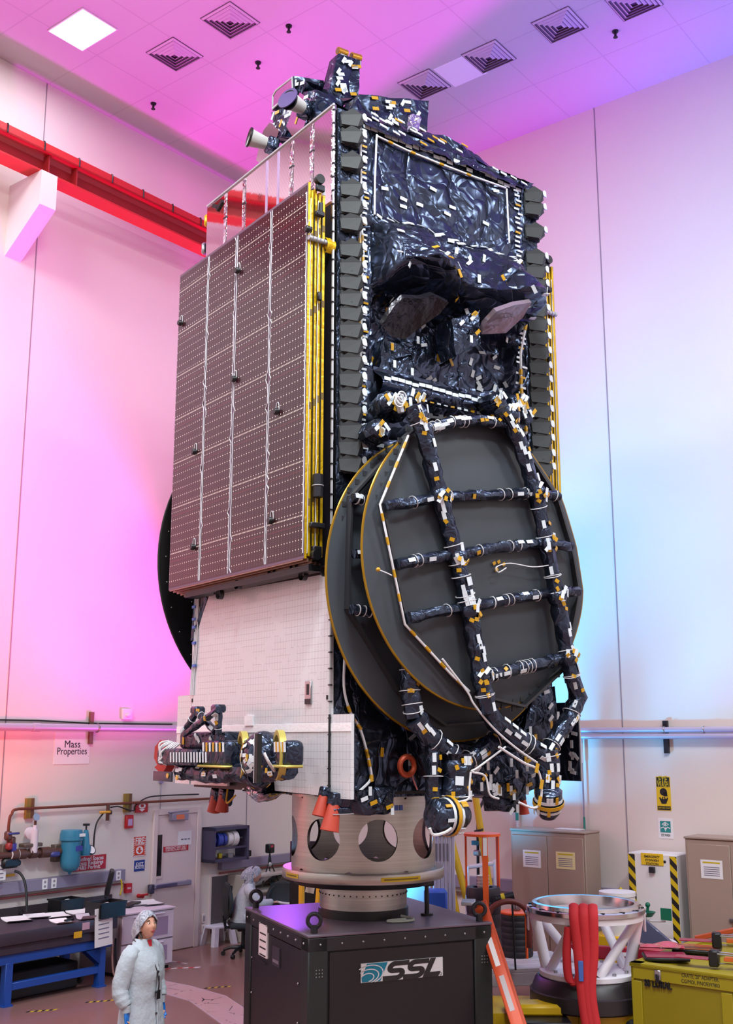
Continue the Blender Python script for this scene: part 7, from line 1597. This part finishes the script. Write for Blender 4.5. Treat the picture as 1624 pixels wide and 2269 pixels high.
for x in (-.65, .75):
    for y in (-.42, .42):
        mb = MB(); mb.lathe([(0, -.04), (.12, -.04), (.13, -.02), (.13, .02), (.12, .04), (0, .04)], RUBBER, CM @ Matrix.Translation((x, y, .13)) @ Matrix.Rotation(PI / 2, 4, 'X'), 18); w_ = CT.part(mb, 'wheel'); mb = MB(); mb.bb((x - .03, y - .07, .13), (x + .03, y - .05, cz - .2), STEEL, 0, CM); mb.bb((x - .03, y + .05, .13), (x + .03, y + .07, cz - .2), STEEL, 0, CM); CT.part(mb, 'wheel_fork')
def ribbed(r, h, z0, mt, n, cx, cy, hole=True):
    prof = [(0, z0)]; 
    for k in range(n):
        a = z0 + h * k / n; b = z0 + h * (k + 1) / n; prof += [(r * .97, a), (r, a + (b - a) * .15), (r * 1.02, (a + b) / 2), (r, b - (b - a) * .15), (r * .97, b)]
    prof += [(r * .6, z0 + h)] + ([(r * .58, z0 + h - .15), (0, z0 + h - .15)] if hole else [(0, z0 + h)]); return prof, Matrix.Translation((cx, cy, 0))
h1 = 0.0
def z_at(base, px, py):
    w = ROOM.w(*base); rr = ray(px, py); return (CAMH + rr.z * (w.y / rr.y))
ht = z_at((c1.x, c1.y, 0), 1074, 1965); r1 = .5 * 72 / FPX * ROOM.w(c1.x, c1.y, 0).y
T = Thing('black_duct_drum', ROOM, (c1.x, c1.y, cz), 'tall dark ribbed drum on the cart under the orange stand', 'drum'); mb = MB(); p_, M_ = ribbed(r1, ht - cz, cz, BLKD2, 6, c1.x, c1.y); mb.lathe(p_, BLKD2, M_, 28); T.part(mb, 'body')
mb = MB(); mb.bb((c1.x + r1 * .3, c1.y - r1, cz + .42), (c1.x + r1 * .55, c1.y - r1 * .84, cz + .6), PAPER); T.part(mb, 'paper_mark')
ht2 = z_at((c2.x, c2.y, 0), 1146, 2020); r2 = .5 * 66 / FPX * ROOM.w(c2.x, c2.y, 0).y
T = Thing('black_duct_drum', ROOM, (c2.x, c2.y, cz), 'shorter black ribbed drum with orange top beside the tall one', 'drum'); mb = MB(); p_, M_ = ribbed(r2, ht2 - cz - .02, cz, BLKD, 7, c2.x, c2.y, False); mb.lathe(p_, BLKD, M_, 28); T.part(mb, 'body')
mb = MB(); mb.lathe([(0, ht2 - .02), (r2 * 1.02, ht2 - .02), (r2 * 1.04, ht2), (r2 * .95, ht2 + .01), (0, ht2 + .01)], ORANGE, M_, 28); T.part(mb, 'orange_lid')
for a in (-2.6, -.4): mb = MB(); mb.bb((c2.x + r2 * 1.03 * math.cos(a) - .012, c2.y + r2 * 1.03 * math.sin(a) - .012, cz), (c2.x + r2 * 1.03 * math.cos(a) + .012, c2.y + r2 * 1.03 * math.sin(a) + .012, ht2), ORANGE); T.part(mb, 'orange_strip')
mb = MB(); mb.torus((c2.x, c2.y, ht2 + .03), .05, .012, BRASS); mb.cyl((c2.x, c2.y, ht2 + .01), (c2.x, c2.y, ht2 + .08), .015, STEEL, seg=8); T.part(mb, 'top_fitting')
tz = z_at((c1.x, c1.y, 0), 1072, 1848); rs = .5 * 78 / FPX * ROOM.w(c1.x, c1.y, 0).y
T = Thing('orange_stand', ROOM, (c1.x, c1.y, ht - .3), 'orange round topped stand on three legs over the drum', 'stand'); mb = MB(); mb.lathe([(0, tz - .02), (rs, tz - .02), (rs, tz + .01), (0, tz + .01)], ORANGE, Matrix.Translation((c1.x, c1.y, 0)), 28); T.part(mb, 'round_top')
dc = (ROOM.l(Vector((0, 0, 0))) - Vector((c1.x, c1.y, 0))); a0 = math.atan2(dc.y, dc.x)
for k, (da, zb_) in enumerate(((.15, ht - .35), (-1.75, ht - .1), (2.0, ht - .1))):
    x, y = c1.x + (rs - .02) * math.cos(a0 + da), c1.y + (rs - .02) * math.sin(a0 + da); mb = MB(); mb.box((x, y, (tz + zb_) / 2), (.015, .07, tz - zb_), ORANGE, (0, 0, a0 + da)); lg = T.part(mb, 'leg')
    if k == 0: mb = MB(); mb.box((x + .01 * math.cos(a0 + da), y + .01 * math.sin(a0 + da), tz - .13), (.004, .05, .22), PAPER, (0, 0, a0 + da)); T.part(mb, 'white_label', lg)
for k in range(4): mb = MB(); mb.lathe([(0, 0), (.055, 0), (.075, .16), (.08, .165), (.07, .165), (.05, .02)], WHITE, Matrix.Translation((c1.x, c1.y, ht - .15 + .04 * k)), 18); put(mb, 'white_cup', ROOM, ['lowest white cup nested in stack on the tall drum', 'second lowest white cup in the stack on the drum', 'second highest white cup in the stack on the drum', 'topmost white cup in the stack on the tall drum'][k], 'cup', 'white cups on the tall drum')
# gooseneck hose
mb = MB(); q = c1 + Vector((0, 0, 0)); W0 = ROOM.w(c1.x, c1.y, 0).y - .35
def atY(px, py, Y): r_ = ray(px, py); t = Y / r_.y; return ROOM.l(Vector((0, 0, CAMH)) + r_ * t)
mb.tube(smooth_path([atY(x, y, W0) for x, y in ((1074, 2120), (1076, 2070), (1078, 2045), (1088, 2015), (1105, 2002), (1128, 1997), (1152, 2003), (1166, 2017), (1172, 2040), (1173, 2100))], 6), .035, mat('hose_maroon', (110, 48, 44), .5), 10); put(mb, 'maroon_hose', ROOM, 'thick maroon hose arching between drums and ring stand', 'hose')
mb = MB(); a, b = atY(1098, 1993, W0 + .1), atY(1138, 1984, W0 + .1); mb.cyl(a, b, .05, DKSTEEL, seg=12); mb.cyl(a.lerp(b, .3), a.lerp(b, .5), .052, YEL, seg=12); mb.cyl(a.lerp(b, .9), Vector((b.x, b.y, cz)), .012, DKSTEEL, seg=6); put(mb, 'torch_handle', ROOM, 'dark cylinder with yellow band lying behind the maroon hose', 'tool')
# white tube trolley, blue box, yellow gantry, metal rack
WY = ROOM.w(c1.x, c1.y, 0).y + 1.6
T = Thing('tube_trolley', ROOM, atY(1050, 2080, WY) * 1.0 - Vector((0, 0, atY(1050, 2080, WY).z)), 'white tubular trolley behind the tall black drum', 'trolley')
for off in (0, .55):
    mb = MB(); mb.tube(smooth_path([atY(1036, 2090, WY + off), atY(1036, 1935, WY + off), atY(1039, 1922, WY + off), atY(1055, 1919, WY + off), atY(1090, 1914, WY + off), atY(1097, 1922, WY + off), atY(1099, 2090, WY + off)], 5), .028, PVC, 8); T.part(mb, 'tube_frame')
GY = mat('gantry_yellow', (214, 170, 40), .45)
T = Thing('yellow_gantry', ROOM, ROOM.l(Vector((1.3, 16.4, 0))), 'yellow tubular A-frame behind the orange stand', 'gantry')
GYY = 16.4
for a, b in (((1052, 1755), (1090, 2000)), ((1000, 1862), (1036, 2000)), ((968, 1790), (1005, 1990))):
    mb = MB(); mb.tube([atY(*a, GYY), atY(*b, GYY), atY(b[0] + (b[0] - a[0]) * .6, b[1] + (b[1] - a[1]) * .6, GYY)], .05, GY, 10); T.part(mb, 'leg')
mb = MB(); mb.cyl(atY(1060, 1838, GYY - .05), atY(1061, 1842, GYY - .05), .07, BLACK, seg=10); T.part(mb, 'clamp')
mb = MB(); a = atY(1073, 1770, GYY + .2); mb.tube([a, atY(1058, 1800, GYY + .2), atY(1060, 2000, GYY + .2), atY(1063, 2130, GYY + .2)], .022, DKSTEEL, 6); mb.box(atY(1060, 1868, GYY + .15), (.2, .06, .06), DKSTEEL); mb.box(atY(1058, 1890, GYY + .15), (.12, .08, .08), STEEL, bev=.02); put(mb, 'thin_stand_pole', ROOM, 'thin dark pole with clamp behind the orange stand', 'pole')
RK = mat('rack_lilac', (176, 172, 196), .4, .3); RKY = 15.6
a, b = atY(958, 1850, RKY), atY(1007, 1850, RKY); c_ = atY(980, 2060, RKY)
T = Thing('slatted_rack', ROOM, (a + b) / 2 - Vector((0, 0, (a + b).z / 2)), 'tall pale metal rack with vertical channels behind the black post', 'rack')
for k in range(6):
    t = (k + .5) / 6; p = a.lerp(b, t); mb = MB(); mb.box((p.x, p.y, p.z / 2), (.045, .07, p.z), RK, (0, 0, math.atan2(b.y - a.y, b.x - a.x)), .01)
    if k < 5: mb.box((p.x, p.y - .04, p.z - .22), (.02, .02, .22), mat('rack_handle', (110, 106, 120), .4), (0, 0, math.atan2(b.y - a.y, b.x - a.x)))
    T.part(mb, 'channel')
mb = MB(); d = (b - a); mb.box(((a + b) / 2) - Vector((0, 0, (a + b).z / 2 - .06)), (d.length, .3, .12), RK, (0, 0, math.atan2(d.y, d.x)), .01); mb.box((a + b) / 2 + Vector((0, 0, .02)), (d.length + .06, .12, .05), mat('rack_top', (70, 64, 120), .5), (0, 0, math.atan2(d.y, d.x)), .01); T.part(mb, 'base')
mb = MB(); p = atY(920, 1960, 16.2); mb.box((p.x, p.y, p.z / 2 + .25), (.42, .4, p.z + .5), mat('machine_grey', (196, 196, 206), .45), (0, 0, R(38)), .02); put(mb, 'grey_machine', ROOM, 'pale grey machine behind the silver neck, left of rack', 'machine')
mb = MB(); p = atY(965, 1975, 15.2); mb.box((p.x, p.y, p.z - .25), (.3, .25, .55), mat('machine_blue', (40, 86, 190), .45), (0, 0, R(38)), .03); mb.cyl((p.x, p.y, 0), (p.x, p.y, p.z - .5), .05, BLACK, seg=8); put(mb, 'blue_machine', ROOM, 'bright blue machine part behind the black post', 'machine')
# yellow posts and black curtain seen left of the neck
PY = 15.6
for k, (x0_, y0_, x1_, y1_, lab) in enumerate(((669, 1935, 668, 2010, 'yellow post just right of the office chairs'), (714, 1940, 704, 2010, 'yellow leaning post beside the silver neck'))):
    mb = MB(); a, b = atY(x0_, y0_ - 60, PY), atY(x1_, y1_, PY); b2 = a + (b - a) * (a.z / max(.1, a.z - b.z)); mb.tube([a, b2], .04, mat('post_yellow', (240, 180, 40), .45), 8); put(mb, 'yellow_post', ROOM, lab, 'post', 'yellow posts behind the neck')
mb = MB(); p = atY(692, 1965, PY + .3); mb.box((p.x, p.y, .95), (.62, .06, 1.9), mat('dark_screen', (26, 20, 24), .7), (0, 0, R(38.5))); put(mb, 'dark_screen', ROOM, 'dark screen board behind the yellow posts', 'screen')
p = atY(690, 1955, PY + .15); mb = MB(); mb.box((p.x, p.y, p.z), (.12, .01, .28), PAPER, (0, .2, R(38.5))); put(mb, 'hanging_paper', ROOM, 'white paper hanging on the dark screen', 'paper')
# ------------------------------------------------------------------ orange ladder
LO = mat('ladder_orange', (206, 74, 30), .45)
LB0, LT0 = atY(1152, 2290, 11.3), atY(1062, 2010, 11.9)
T = Thing('orange_ladder', ROOM, (LB0.x, LB0.y, 0), 'orange step ladder leaning beside the black cabinet', 'ladder')
dd = (LT0 - LB0); foot = LB0 - dd * (LB0.z / dd.z); top = LT0; ax = (top - foot).normalized(); dp = (ROOM.i.to_3x3() @ Vector((.13, 1, 0))).normalized(); nrm = ax.cross(dp).normalized()
def rail(o_, nm):
    mb = MB(); c_ = (foot + top) / 2 + dp * o_; L_l = (top - foot).length; M_ = Matrix((( ax.x, dp.x, nrm.x, c_.x), (ax.y, dp.y, nrm.y, c_.y), (ax.z, dp.z, nrm.z, c_.z), (0, 0, 0, 1)))
    mb.box((0, 0, 0), (L_l, .022, .115), LO, None, .004, M_); mb.box((0, .015, .055), (L_l, .03, .012), LO, None, 0, M_); mb.box((0, .015, -.055), (L_l, .03, .012), LO, None, 0, M_); return T.part(mb, nm), M_, L_l
r1_, M1_, Ll = rail(0, 'side_rail'); r2_, M2_, _ = rail(.42, 'side_rail')
for k in range(6): c_ = foot.lerp(top, .12 + .15 * k); mb = MB(); mb.box(c_ + dp * .22, (.42, .08, .025), STEEL, (0, 0, math.atan2(dp.y, dp.x)), .004); T.part(mb, 'step')
mb = MB(); mb.box(top + dp * .21 + (ROOM.i.to_3x3() @ Vector((-.12, 0, 0))) + Vector((0, 0, .02)), (.3, .14, .03), PEARL, (0, 0, math.atan2(dp.y, dp.x)), .006); T.part(mb, 'top_cap')
mb = MB()
for t0, t1, c_ in ((.18, .33, PAPER), (-.05, .13, mat('worn_label', (190, 180, 184), .5)), (-.27, -.23, BLUE)): mb.box(((t0 + t1) / 2 * Ll, -.0115, .0), (abs(t1 - t0) * Ll, .003, .05), c_, None, 0, M1_)
mb.box((-.36 * Ll, -.012, .0), (.5, .003, .07), INK, None, 0, M1_); mb.text('LOUISVILLE', M1_ @ Matrix.Translation((-.36 * Ll, -.0145, 0)) @ Matrix(((-1, 0, 0, 0), (0, 0, -1, 0), (0, -1, 0, 0), (0, 0, 0, 1))), .062, PAPER, .001, bold=.001); T.part(mb, 'label_strip', r1_)
# ------------------------------------------------------------------ people
SKIN = mat('skin', (198, 146, 124), .5); COATA = mat('coat_grey_shaded', (166, 176, 186), .75, bump=(5, .8, .05)); HAIR = mat('hair_dark', (44, 30, 28), .5); COATB = mat('coat_white', (184, 193, 202), .75, bump=(5, .8, .05)); GLOVE = mat('glove_blue', (22, 110, 200), .45); LIPS = mat('lips', (156, 62, 70), .5); SHOE = mat('shoe_cover', (190, 200, 220), .6); EYEW = mat('eye_white', (220, 214, 212), .3); EYED = mat('eye_dark', (36, 24, 22), .3)  # COATA: bluish-grey smock, darkened further so its shade sits in the colour
def net_mat():
    m, b, nb = custom('hair_net', .7); co = nb.coord(); n = nb.noise(co, 30, 4, .6, 1.6); nb.put(b.inputs['Base Color'], nb.ramp(n, [(.35, C3(112, 116, 132)), (.66, C3(190, 192, 204))])); nb.put(b.inputs['Normal'], nb.bump(n, .5, .01)); return m
NET = net_mat()
def ell(c, rx, ry, n=20, tilt=None, ph=0):
    return [Vector(c) + Vector((rx * math.cos(2 * PI * k / n), ry * math.sin(2 * PI * k / n), 0)) for k in range(n)]
def sleeve(mb, pts, rs, mt, n=14, crk=0.0, seed=0):
    P = smooth_path(pts, 5); R_ = []
    for i in range(len(P)):
        t = i / (len(P) - 1) * (len(rs) - 1); k = min(int(t), len(rs) - 2); R_.append(rs[k] + (rs[k + 1] - rs[k]) * (t - k))
    rnd = random.Random(seed); R_ = [r * (1 + crk * math.sin(i * 2.1 + rnd.random())) for i, r in enumerate(R_)]
    mb.tube(P, R_, mt, n)
def headmesh(mb, M):
    """face along +x; head centre at the origin of M, chin near z = -.115, crown near .115"""
    def r(d):
        x, y, z = d
        v = Vector((x * .094, y * .074, z * .118))
        if z < 0: v.y *= 1 - .22 * z * z; v.x *= 1 - .05 * -z
        def bump(c, w, h):
            q = (Vector(d) - Vector(c).normalized()).length; return h * math.exp(-(q / w) ** 2)
        k = bump((1, 0, -.13), .13, .022) + bump((1, 0, .06), .10, .010) + bump((1, 0, -.22), .12, .008) - bump((.92, .36, .10), .17, .010) - bump((.92, -.36, .10), .17, .010) + bump((.9, .30, .32), .22, .005) + bump((.9, -.3, .32), .22, .005) + bump((.95, 0, -.50), .17, .008) + bump((.8, 0, -.85), .25, .014) + bump((.75, .5, -.15), .25, .006) + bump((.75, -.5, -.15), .25, .006) - bump((.97, 0, -.68), .12, .004)
        return v + Vector(d) * k
    nU, nV = 40, 28
    mb.grid(lambda a, b: r((math.cos(2 * PI * a) * math.sin(PI * b), math.sin(2 * PI * a) * math.sin(PI * b), -math.cos(PI * b))), nU, nV, SKIN, wrapu=True, M=M)
    for s_ in (-1, 1): mb.ball((-.008, s_ * .076, -.012), (.018, .010, .032), SKIN, 10, 8, M)
def finish_body(mb, name, parent, vox=.007):
    o = mb.build(name, parent, 180); m = o.modifiers.new('join', 'REMESH'); m.mode = 'VOXEL'; m.voxel_size = vox; m.use_smooth_shade = True
    s_ = o.modifiers.new('soft', 'SMOOTH'); s_.factor = .5; s_.iterations = 2; return o
def hand_parts(mb, wrist, down, palm_n, side, mt, curl=.35, s=1.0):
    """palm, four unequal bent fingers and a thumb from the side of the palm"""
    w = Vector(wrist); d = Vector(down).normalized(); n = Vector(palm_n); n = (n - d * n.dot(d)).normalized(); a = d.cross(n) * side
    mb.loft([[w + d * t * s + a * (wd * math.cos(q)) * s + n * (th * math.sin(q)) * s for q in [2 * PI * k / 12 for k in range(12)]] for t, wd, th in ((-.02, .026, .02), (.02, .034, .018), (.06, .042, .016), (.095, .04, .013))], mt)
    for k, (o_, L, r) in enumerate(((.032, .072, .0095), (.011, .08, .0098), (-.010, .074, .0095), (-.030, .058, .0085))):
        p0 = w + d * .075 * s + a * o_ * s; c = curl + .06 * k; p1 = p0 + (d * math.cos(c * .4) + n * math.sin(c * .4)) * L * .45 * s; p2 = p1 + (d * math.cos(c * 1.2) + n * math.sin(c * 1.2)) * L * .35 * s; p3 = p2 + (d * math.cos(c * 2) + n * math.sin(c * 2)) * L * .28 * s
        mb.tube([p0, p1, p2, p3], [r * s * 1.05, r * s, r * s * .92, r * s * .7], mt, 8)
    t0 = w + d * .02 * s + a * .03 * s; t1 = t0 + (d * .6 + a * .55 + n * .3).normalized() * .045 * s; t2 = t1 + (d * .85 + a * .15 + n * .4).normalized() * .035 * s
    mb.tube([t0, t1, t2], [.014 * s, .011 * s, .008 * s], mt, 8)
def face_bits(e, M, look=0.0):
    for s_ in (-1, 1):
        mb = MB(); mb.ball((.078, s_ * .031, .014), (.010, .013, .007), EYEW, 10, 8, M); mb.ball((.086, s_ * .030, .015), (.004, .006, .006), EYED, 8, 6, M); mb.build('eye', e)
        mb = MB(); mb.tube([M @ Vector(p) for p in ((.083, s_ * .014, .032), (.086, s_ * .032, .038), (.074, s_ * .052, .033))], [.003, .004, .002], HAIR, 6); mb.build('eyebrow', e)
    mb = MB(); mb.ball((.088, 0, -.056), (.010, .023, .005), LIPS, 12, 6, M); mb.ball((.089, 0, -.064), (.010, .019, .006), LIPS, 12, 6, M); mb.build('lips', e)
def netcap(mb, M, back=.03, puff=1.0):
    def f(a, b):
        th = 2 * PI * a; ph = b * PI * .60; x, y, z = math.cos(th) * math.sin(ph), math.sin(th) * math.sin(ph), math.cos(ph)
        k = 1 + .05 * math.sin(9 * th) * math.sin(ph) + .04 * math.sin(13 * th + 1) * b
        bk = max(0, -x); lim = (1 if x < .0 else 1 - .50 * x)
        ph2 = ph * lim; x, y, z = math.cos(th) * math.sin(ph2), math.sin(th) * math.sin(ph2), math.cos(ph2)
        return Vector((x * (.100 + .055 * bk * puff) * k - back * bk * puff, y * .088 * k, z * .128 * k - .055 * bk * b * puff + .004))
    mb.grid(f, 44, 16, NET, wrapu=True, M=M); mb.tube([M @ f(k / 40, 1) for k in range(40)], .006, NET, 6, closed=True)
# --- woman standing in a lab coat, looking up at the satellite
Yw = 10.95; rr = ray(320, 2060); wp = Vector((0, 0, CAMH)) + rr * (Yw / rr.y)
STAND = Fr((wp.x, wp.y, 0), R(-30))
P1 = empty('person', STAND, (0, 0, 0), 'person in white lab coat and hair net standing, looking up right', 'person')
HM = Matrix.Translation((.03, 0, 1.565)) @ Matrix.Rotation(R(-14), 4, 'Z') @ Matrix.Rotation(R(-14), 4, 'Y')
mb = MB(); headmesh(mb, HM)
mb.tube([(-.02, 0, 1.36), (-.005, 0, 1.44), (.012, 0, 1.52)], [.062, .054, .058], SKIN, 14)
mb.loft([ell((0, 0, z), rx, ry) for z, rx, ry in ((.80, .10, .15), (.92, .115, .165), (1.05, .095, .13), (1.2, .11, .15), (1.32, .09, .16), (1.39, .06, .09))], SKIN)
for s_ in (-1, 1):
    mb.tube([(0, s_ * .085, .88), (.015, s_ * .09, .48), (-.01, s_ * .095, .09)], [.085, .058, .04], SKIN, 12); mb.loft([ell((x, s_ * .095, z), rx, .04) for z, x, rx in ((.02, .05, .11), (.06, .04, .1), (.1, .0, .05))], SKIN)
    sh = Vector((-.01, s_ * .165, 1.33)); el = Vector((-.04, s_ * .235, 1.05)); wr = Vector((.03, s_ * .235, .87)); mb.tube([sh, el, wr], [.05, .04, .028], SKIN, 10); hand_parts(mb, wr, (.12, 0, -1), (1, s_ * -.3, 0), s_, SKIN, s=.85)
finish_body(mb, 'body', P1); face_bits(P1, HM)
mb = MB(); mb.grid(lambda a, b: HM @ (Vector((-.008 - .02, 0, .01)) + Vector((math.cos(2 * PI * a) * math.sin(PI * b * .68) * .088, math.sin(2 * PI * a) * math.sin(PI * b * .68) * .083, math.cos(PI * b * .68) * .12))), 24, 10, HAIR, wrapu=True)
mb.tube([HM @ Vector(p) for p in ((-.06, -.05, -.05), (-.02, -.075, -.06), (.0, -.07, -.10))], .012, HAIR, 6); mb.build('hair', P1)
mb = MB(); netcap(mb, HM @ Matrix.Scale(1.07, 4), .035, 1.3); mb.build('hair_net', P1)
mb = MB(); N = 28
rings = []
for z, cx, rx, ry in ((.34, .0, .22, .27), (.6, .0, .20, .255), (.85, .0, .175, .225), (.95, .0, .165, .21), (1.08, .01, .155, .19), (1.18, .025, .165, .2), (1.28, .015, .145, .205), (1.36, -.005, .11, .18), (1.41, -.01, .08, .11), (1.455, -.01, .072, .078)):
    rings.append([Vector((cx + rx * (1 + .035 * math.sin(9 * t + z * 3) * (1.3 - z)) * math.cos(t), ry * (1 + .04 * math.sin(7 * t + z * 5) * (1.35 - z)) * math.sin(t), z)) for t in [2 * PI * k / N for k in range(N)]])
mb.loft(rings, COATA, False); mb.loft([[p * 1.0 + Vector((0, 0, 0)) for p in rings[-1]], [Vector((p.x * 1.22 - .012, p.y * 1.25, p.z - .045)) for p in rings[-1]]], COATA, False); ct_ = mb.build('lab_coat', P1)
for s_ in (-1, 1):
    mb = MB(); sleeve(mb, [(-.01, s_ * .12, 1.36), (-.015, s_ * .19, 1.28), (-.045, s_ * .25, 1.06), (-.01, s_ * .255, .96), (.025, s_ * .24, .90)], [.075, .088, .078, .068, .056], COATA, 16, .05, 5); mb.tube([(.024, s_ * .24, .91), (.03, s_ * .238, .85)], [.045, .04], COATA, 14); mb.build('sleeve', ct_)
    mb = MB(); hand_parts(mb, (.03, s_ * .236, .875), (.12, 0, -1), (1, s_ * -.3, 0), s_, GLOVE, s=1.16); finish_body(mb, 'glove', P1, .006)
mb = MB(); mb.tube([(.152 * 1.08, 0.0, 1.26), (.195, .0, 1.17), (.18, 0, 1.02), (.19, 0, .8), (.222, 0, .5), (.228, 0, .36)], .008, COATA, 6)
for z, x in ((1.18, .198), (1.0, .178), (.82, .19), (.62, .212)): mb.ball((x, -.012, z), .01, INK, 8, 6)
mb.build('button_placket', ct_)
mb = MB(); mb.tube(smooth_path([(-.06, -.07, 1.44), (.0, -.092, 1.42), (.08, -.07, 1.34), (.165, -.03, 1.24), (.205, -.01, 1.1), (.20, -.005, 1.02)], 5), .006, BLACK, 6); mb.tube(smooth_path([(-.06, .07, 1.44), (.0, .092, 1.42), (.08, .07, 1.34), (.165, .02, 1.24), (.205, -.005, 1.1)], 5), .006, BLACK, 6); mb.bb((.198, -.03, .94), (.206, .02, 1.02), BLACK, .003); mb.build('lanyard', P1)
mb = MB(); mb.grid(lambda a, b: (.066 + .03 * b, (a - .5) * (.06 - .04 * b), 1.445 - .09 * b), 6, 6, mat('scarlet_top', (190, 30, 50), .7)); mb.grid(lambda a, b: (.056 + .03 * b, (a - .5) * (.06 - .04 * b), 1.445 - .09 * b), 6, 6, mat('scarlet_top', (190, 30, 50), .7)); mb.build('red_collar', P1)
mb = MB()
for s_ in (-1, 1): mb.loft([ell((x, s_ * .095, z), rx, .055, 16) for z, x, rx in ((.0, .05, .13), (.05, .045, .125), (.1, .0, .07), (.14, -.01, .055))], SHOE)
mb.build('shoes', P1)
# --- person seated at the desk
CHW = ROOM.w(CH.x, CH.y, 0)
SEAT = Fr((CHW.x, CHW.y, 0), ROOM.rz + CHR)
P2 = empty('person', SEAT, (0, 0, 0), 'person in white hooded cleanroom suit sitting at the desk, facing right', 'person')
HM2 = Matrix.Translation((.16, 0, 1.20)) @ Matrix.Rotation(R(8), 4, 'Y')
mb = MB(); headmesh(mb, HM2); mb.tube([(.05, 0, 1.0), (.10, 0, 1.1), (.14, 0, 1.17)], [.062, .055, .056], SKIN, 14)
mb.loft([ell((x, 0, z), rx, ry) for z, x, rx, ry in ((.50, -.02, .13, .16), (.62, -.03, .115, .15), (.78, -.01, .1, .135), (.9, .03, .1, .15), (1.0, .055, .075, .14), (1.05, .07, .05, .08))], SKIN)
for s_ in (-1, 1):
    mb.tube([(0, s_ * .09, .57), (.42, s_ * .12, .56), (.44, s_ * .12, .10)], [.085, .062, .04], SKIN, 12); mb.loft([ell((.5 + x, s_ * .12, z), rx, .04) for z, x, rx in ((.02, .0, .11), (.06, -.01, .1), (.1, -.05, .05))], SKIN)
    sh = Vector((.05, s_ * .165, .98)); el = Vector((.22, s_ * .22, .80)); wr = Vector((.43, s_ * .10, .79)); mb.tube([sh, el, wr], [.05, .04, .028], SKIN, 10); hand_parts(mb, wr, (1, -s_ * .35, -.05), (0, 0, -1), -s_, SKIN, .2)
finish_body(mb, 'body', P2); face_bits(P2, HM2)
mb = MB(); mb.grid(lambda a, b: HM2 @ (Vector((-.02, 0, .012)) + Vector((math.cos(2 * PI * a) * math.sin(PI * b * .6) * .088, math.sin(2 * PI * a) * math.sin(PI * b * .6) * .08, math.cos(PI * b * .6) * .118))), 24, 10, HAIR, wrapu=True); mb.build('hair', P2)
mb = MB(); netcap(mb, HM2, .035, 1.2)
mb.loft([[HM2 @ Vector((-.05 + rx * math.cos(t) * (1 if math.cos(t) < 0 else .5), ry * math.sin(t), z)) for t in [2 * PI * k / 18 for k in range(18)]] for z, rx, ry in ((.0, .10, .088), (-.07, .095, .085), (-.15, .10, .09))], NET, False); mb.build('hood', P2)
mb = MB(); mb.loft([[Vector((x + rx * (1 + .04 * math.sin(7 * t + z * 9)) * math.cos(t), ry * (1 + .04 * math.sin(6 * t + z * 7)) * math.sin(t), z)) for t in [2 * PI * k / 26 for k in range(26)]] for z, x, rx, ry in ((.46, .0, .20, .22), (.54, -.02, .19, .215), (.68, -.03, .165, .19), (.82, .0, .155, .185), (.92, .035, .145, .195), (1.0, .06, .11, .175), (1.06, .075, .075, .1), (1.10, .085, .07, .075))], COATB)
su = mb.build('cleanroom_suit', P2)
for s_ in (-1, 1):
    mb = MB(); sleeve(mb, [(.05, s_ * .13, 1.01), (.07, s_ * .19, .95), (.22, s_ * .235, .80), (.34, s_ * .17, .79), (.42, s_ * .11, .80)], [.07, .085, .075, .062, .045], COATB, 16, .05, 3); mb.build('sleeve', su)
    mb = MB(); sleeve(mb, [(-.02, s_ * .10, .57), (.2, s_ * .115, .57), (.40, s_ * .125, .555), (.46, s_ * .125, .48), (.45, s_ * .125, .3), (.45, s_ * .125, .11)], [.125, .115, .1, .098, .085, .075], COATB, 16, .04, 4); mb.build('trouser_leg', su)
    mb = MB(); mb.loft([ell((.5 + x, s_ * .12, z), rx, .055, 16) for z, x, rx in ((.0, .0, .13), (.05, -.005, .125), (.1, -.05, .07), (.16, -.05, .06))], SHOE); mb.build('shoe', su)
mb = MB(); mb.tube([(.155, 0, 1.05), (.18, 0, .95), (.165, 0, .84)], .006, INK, 6); mb.build('zip', su)
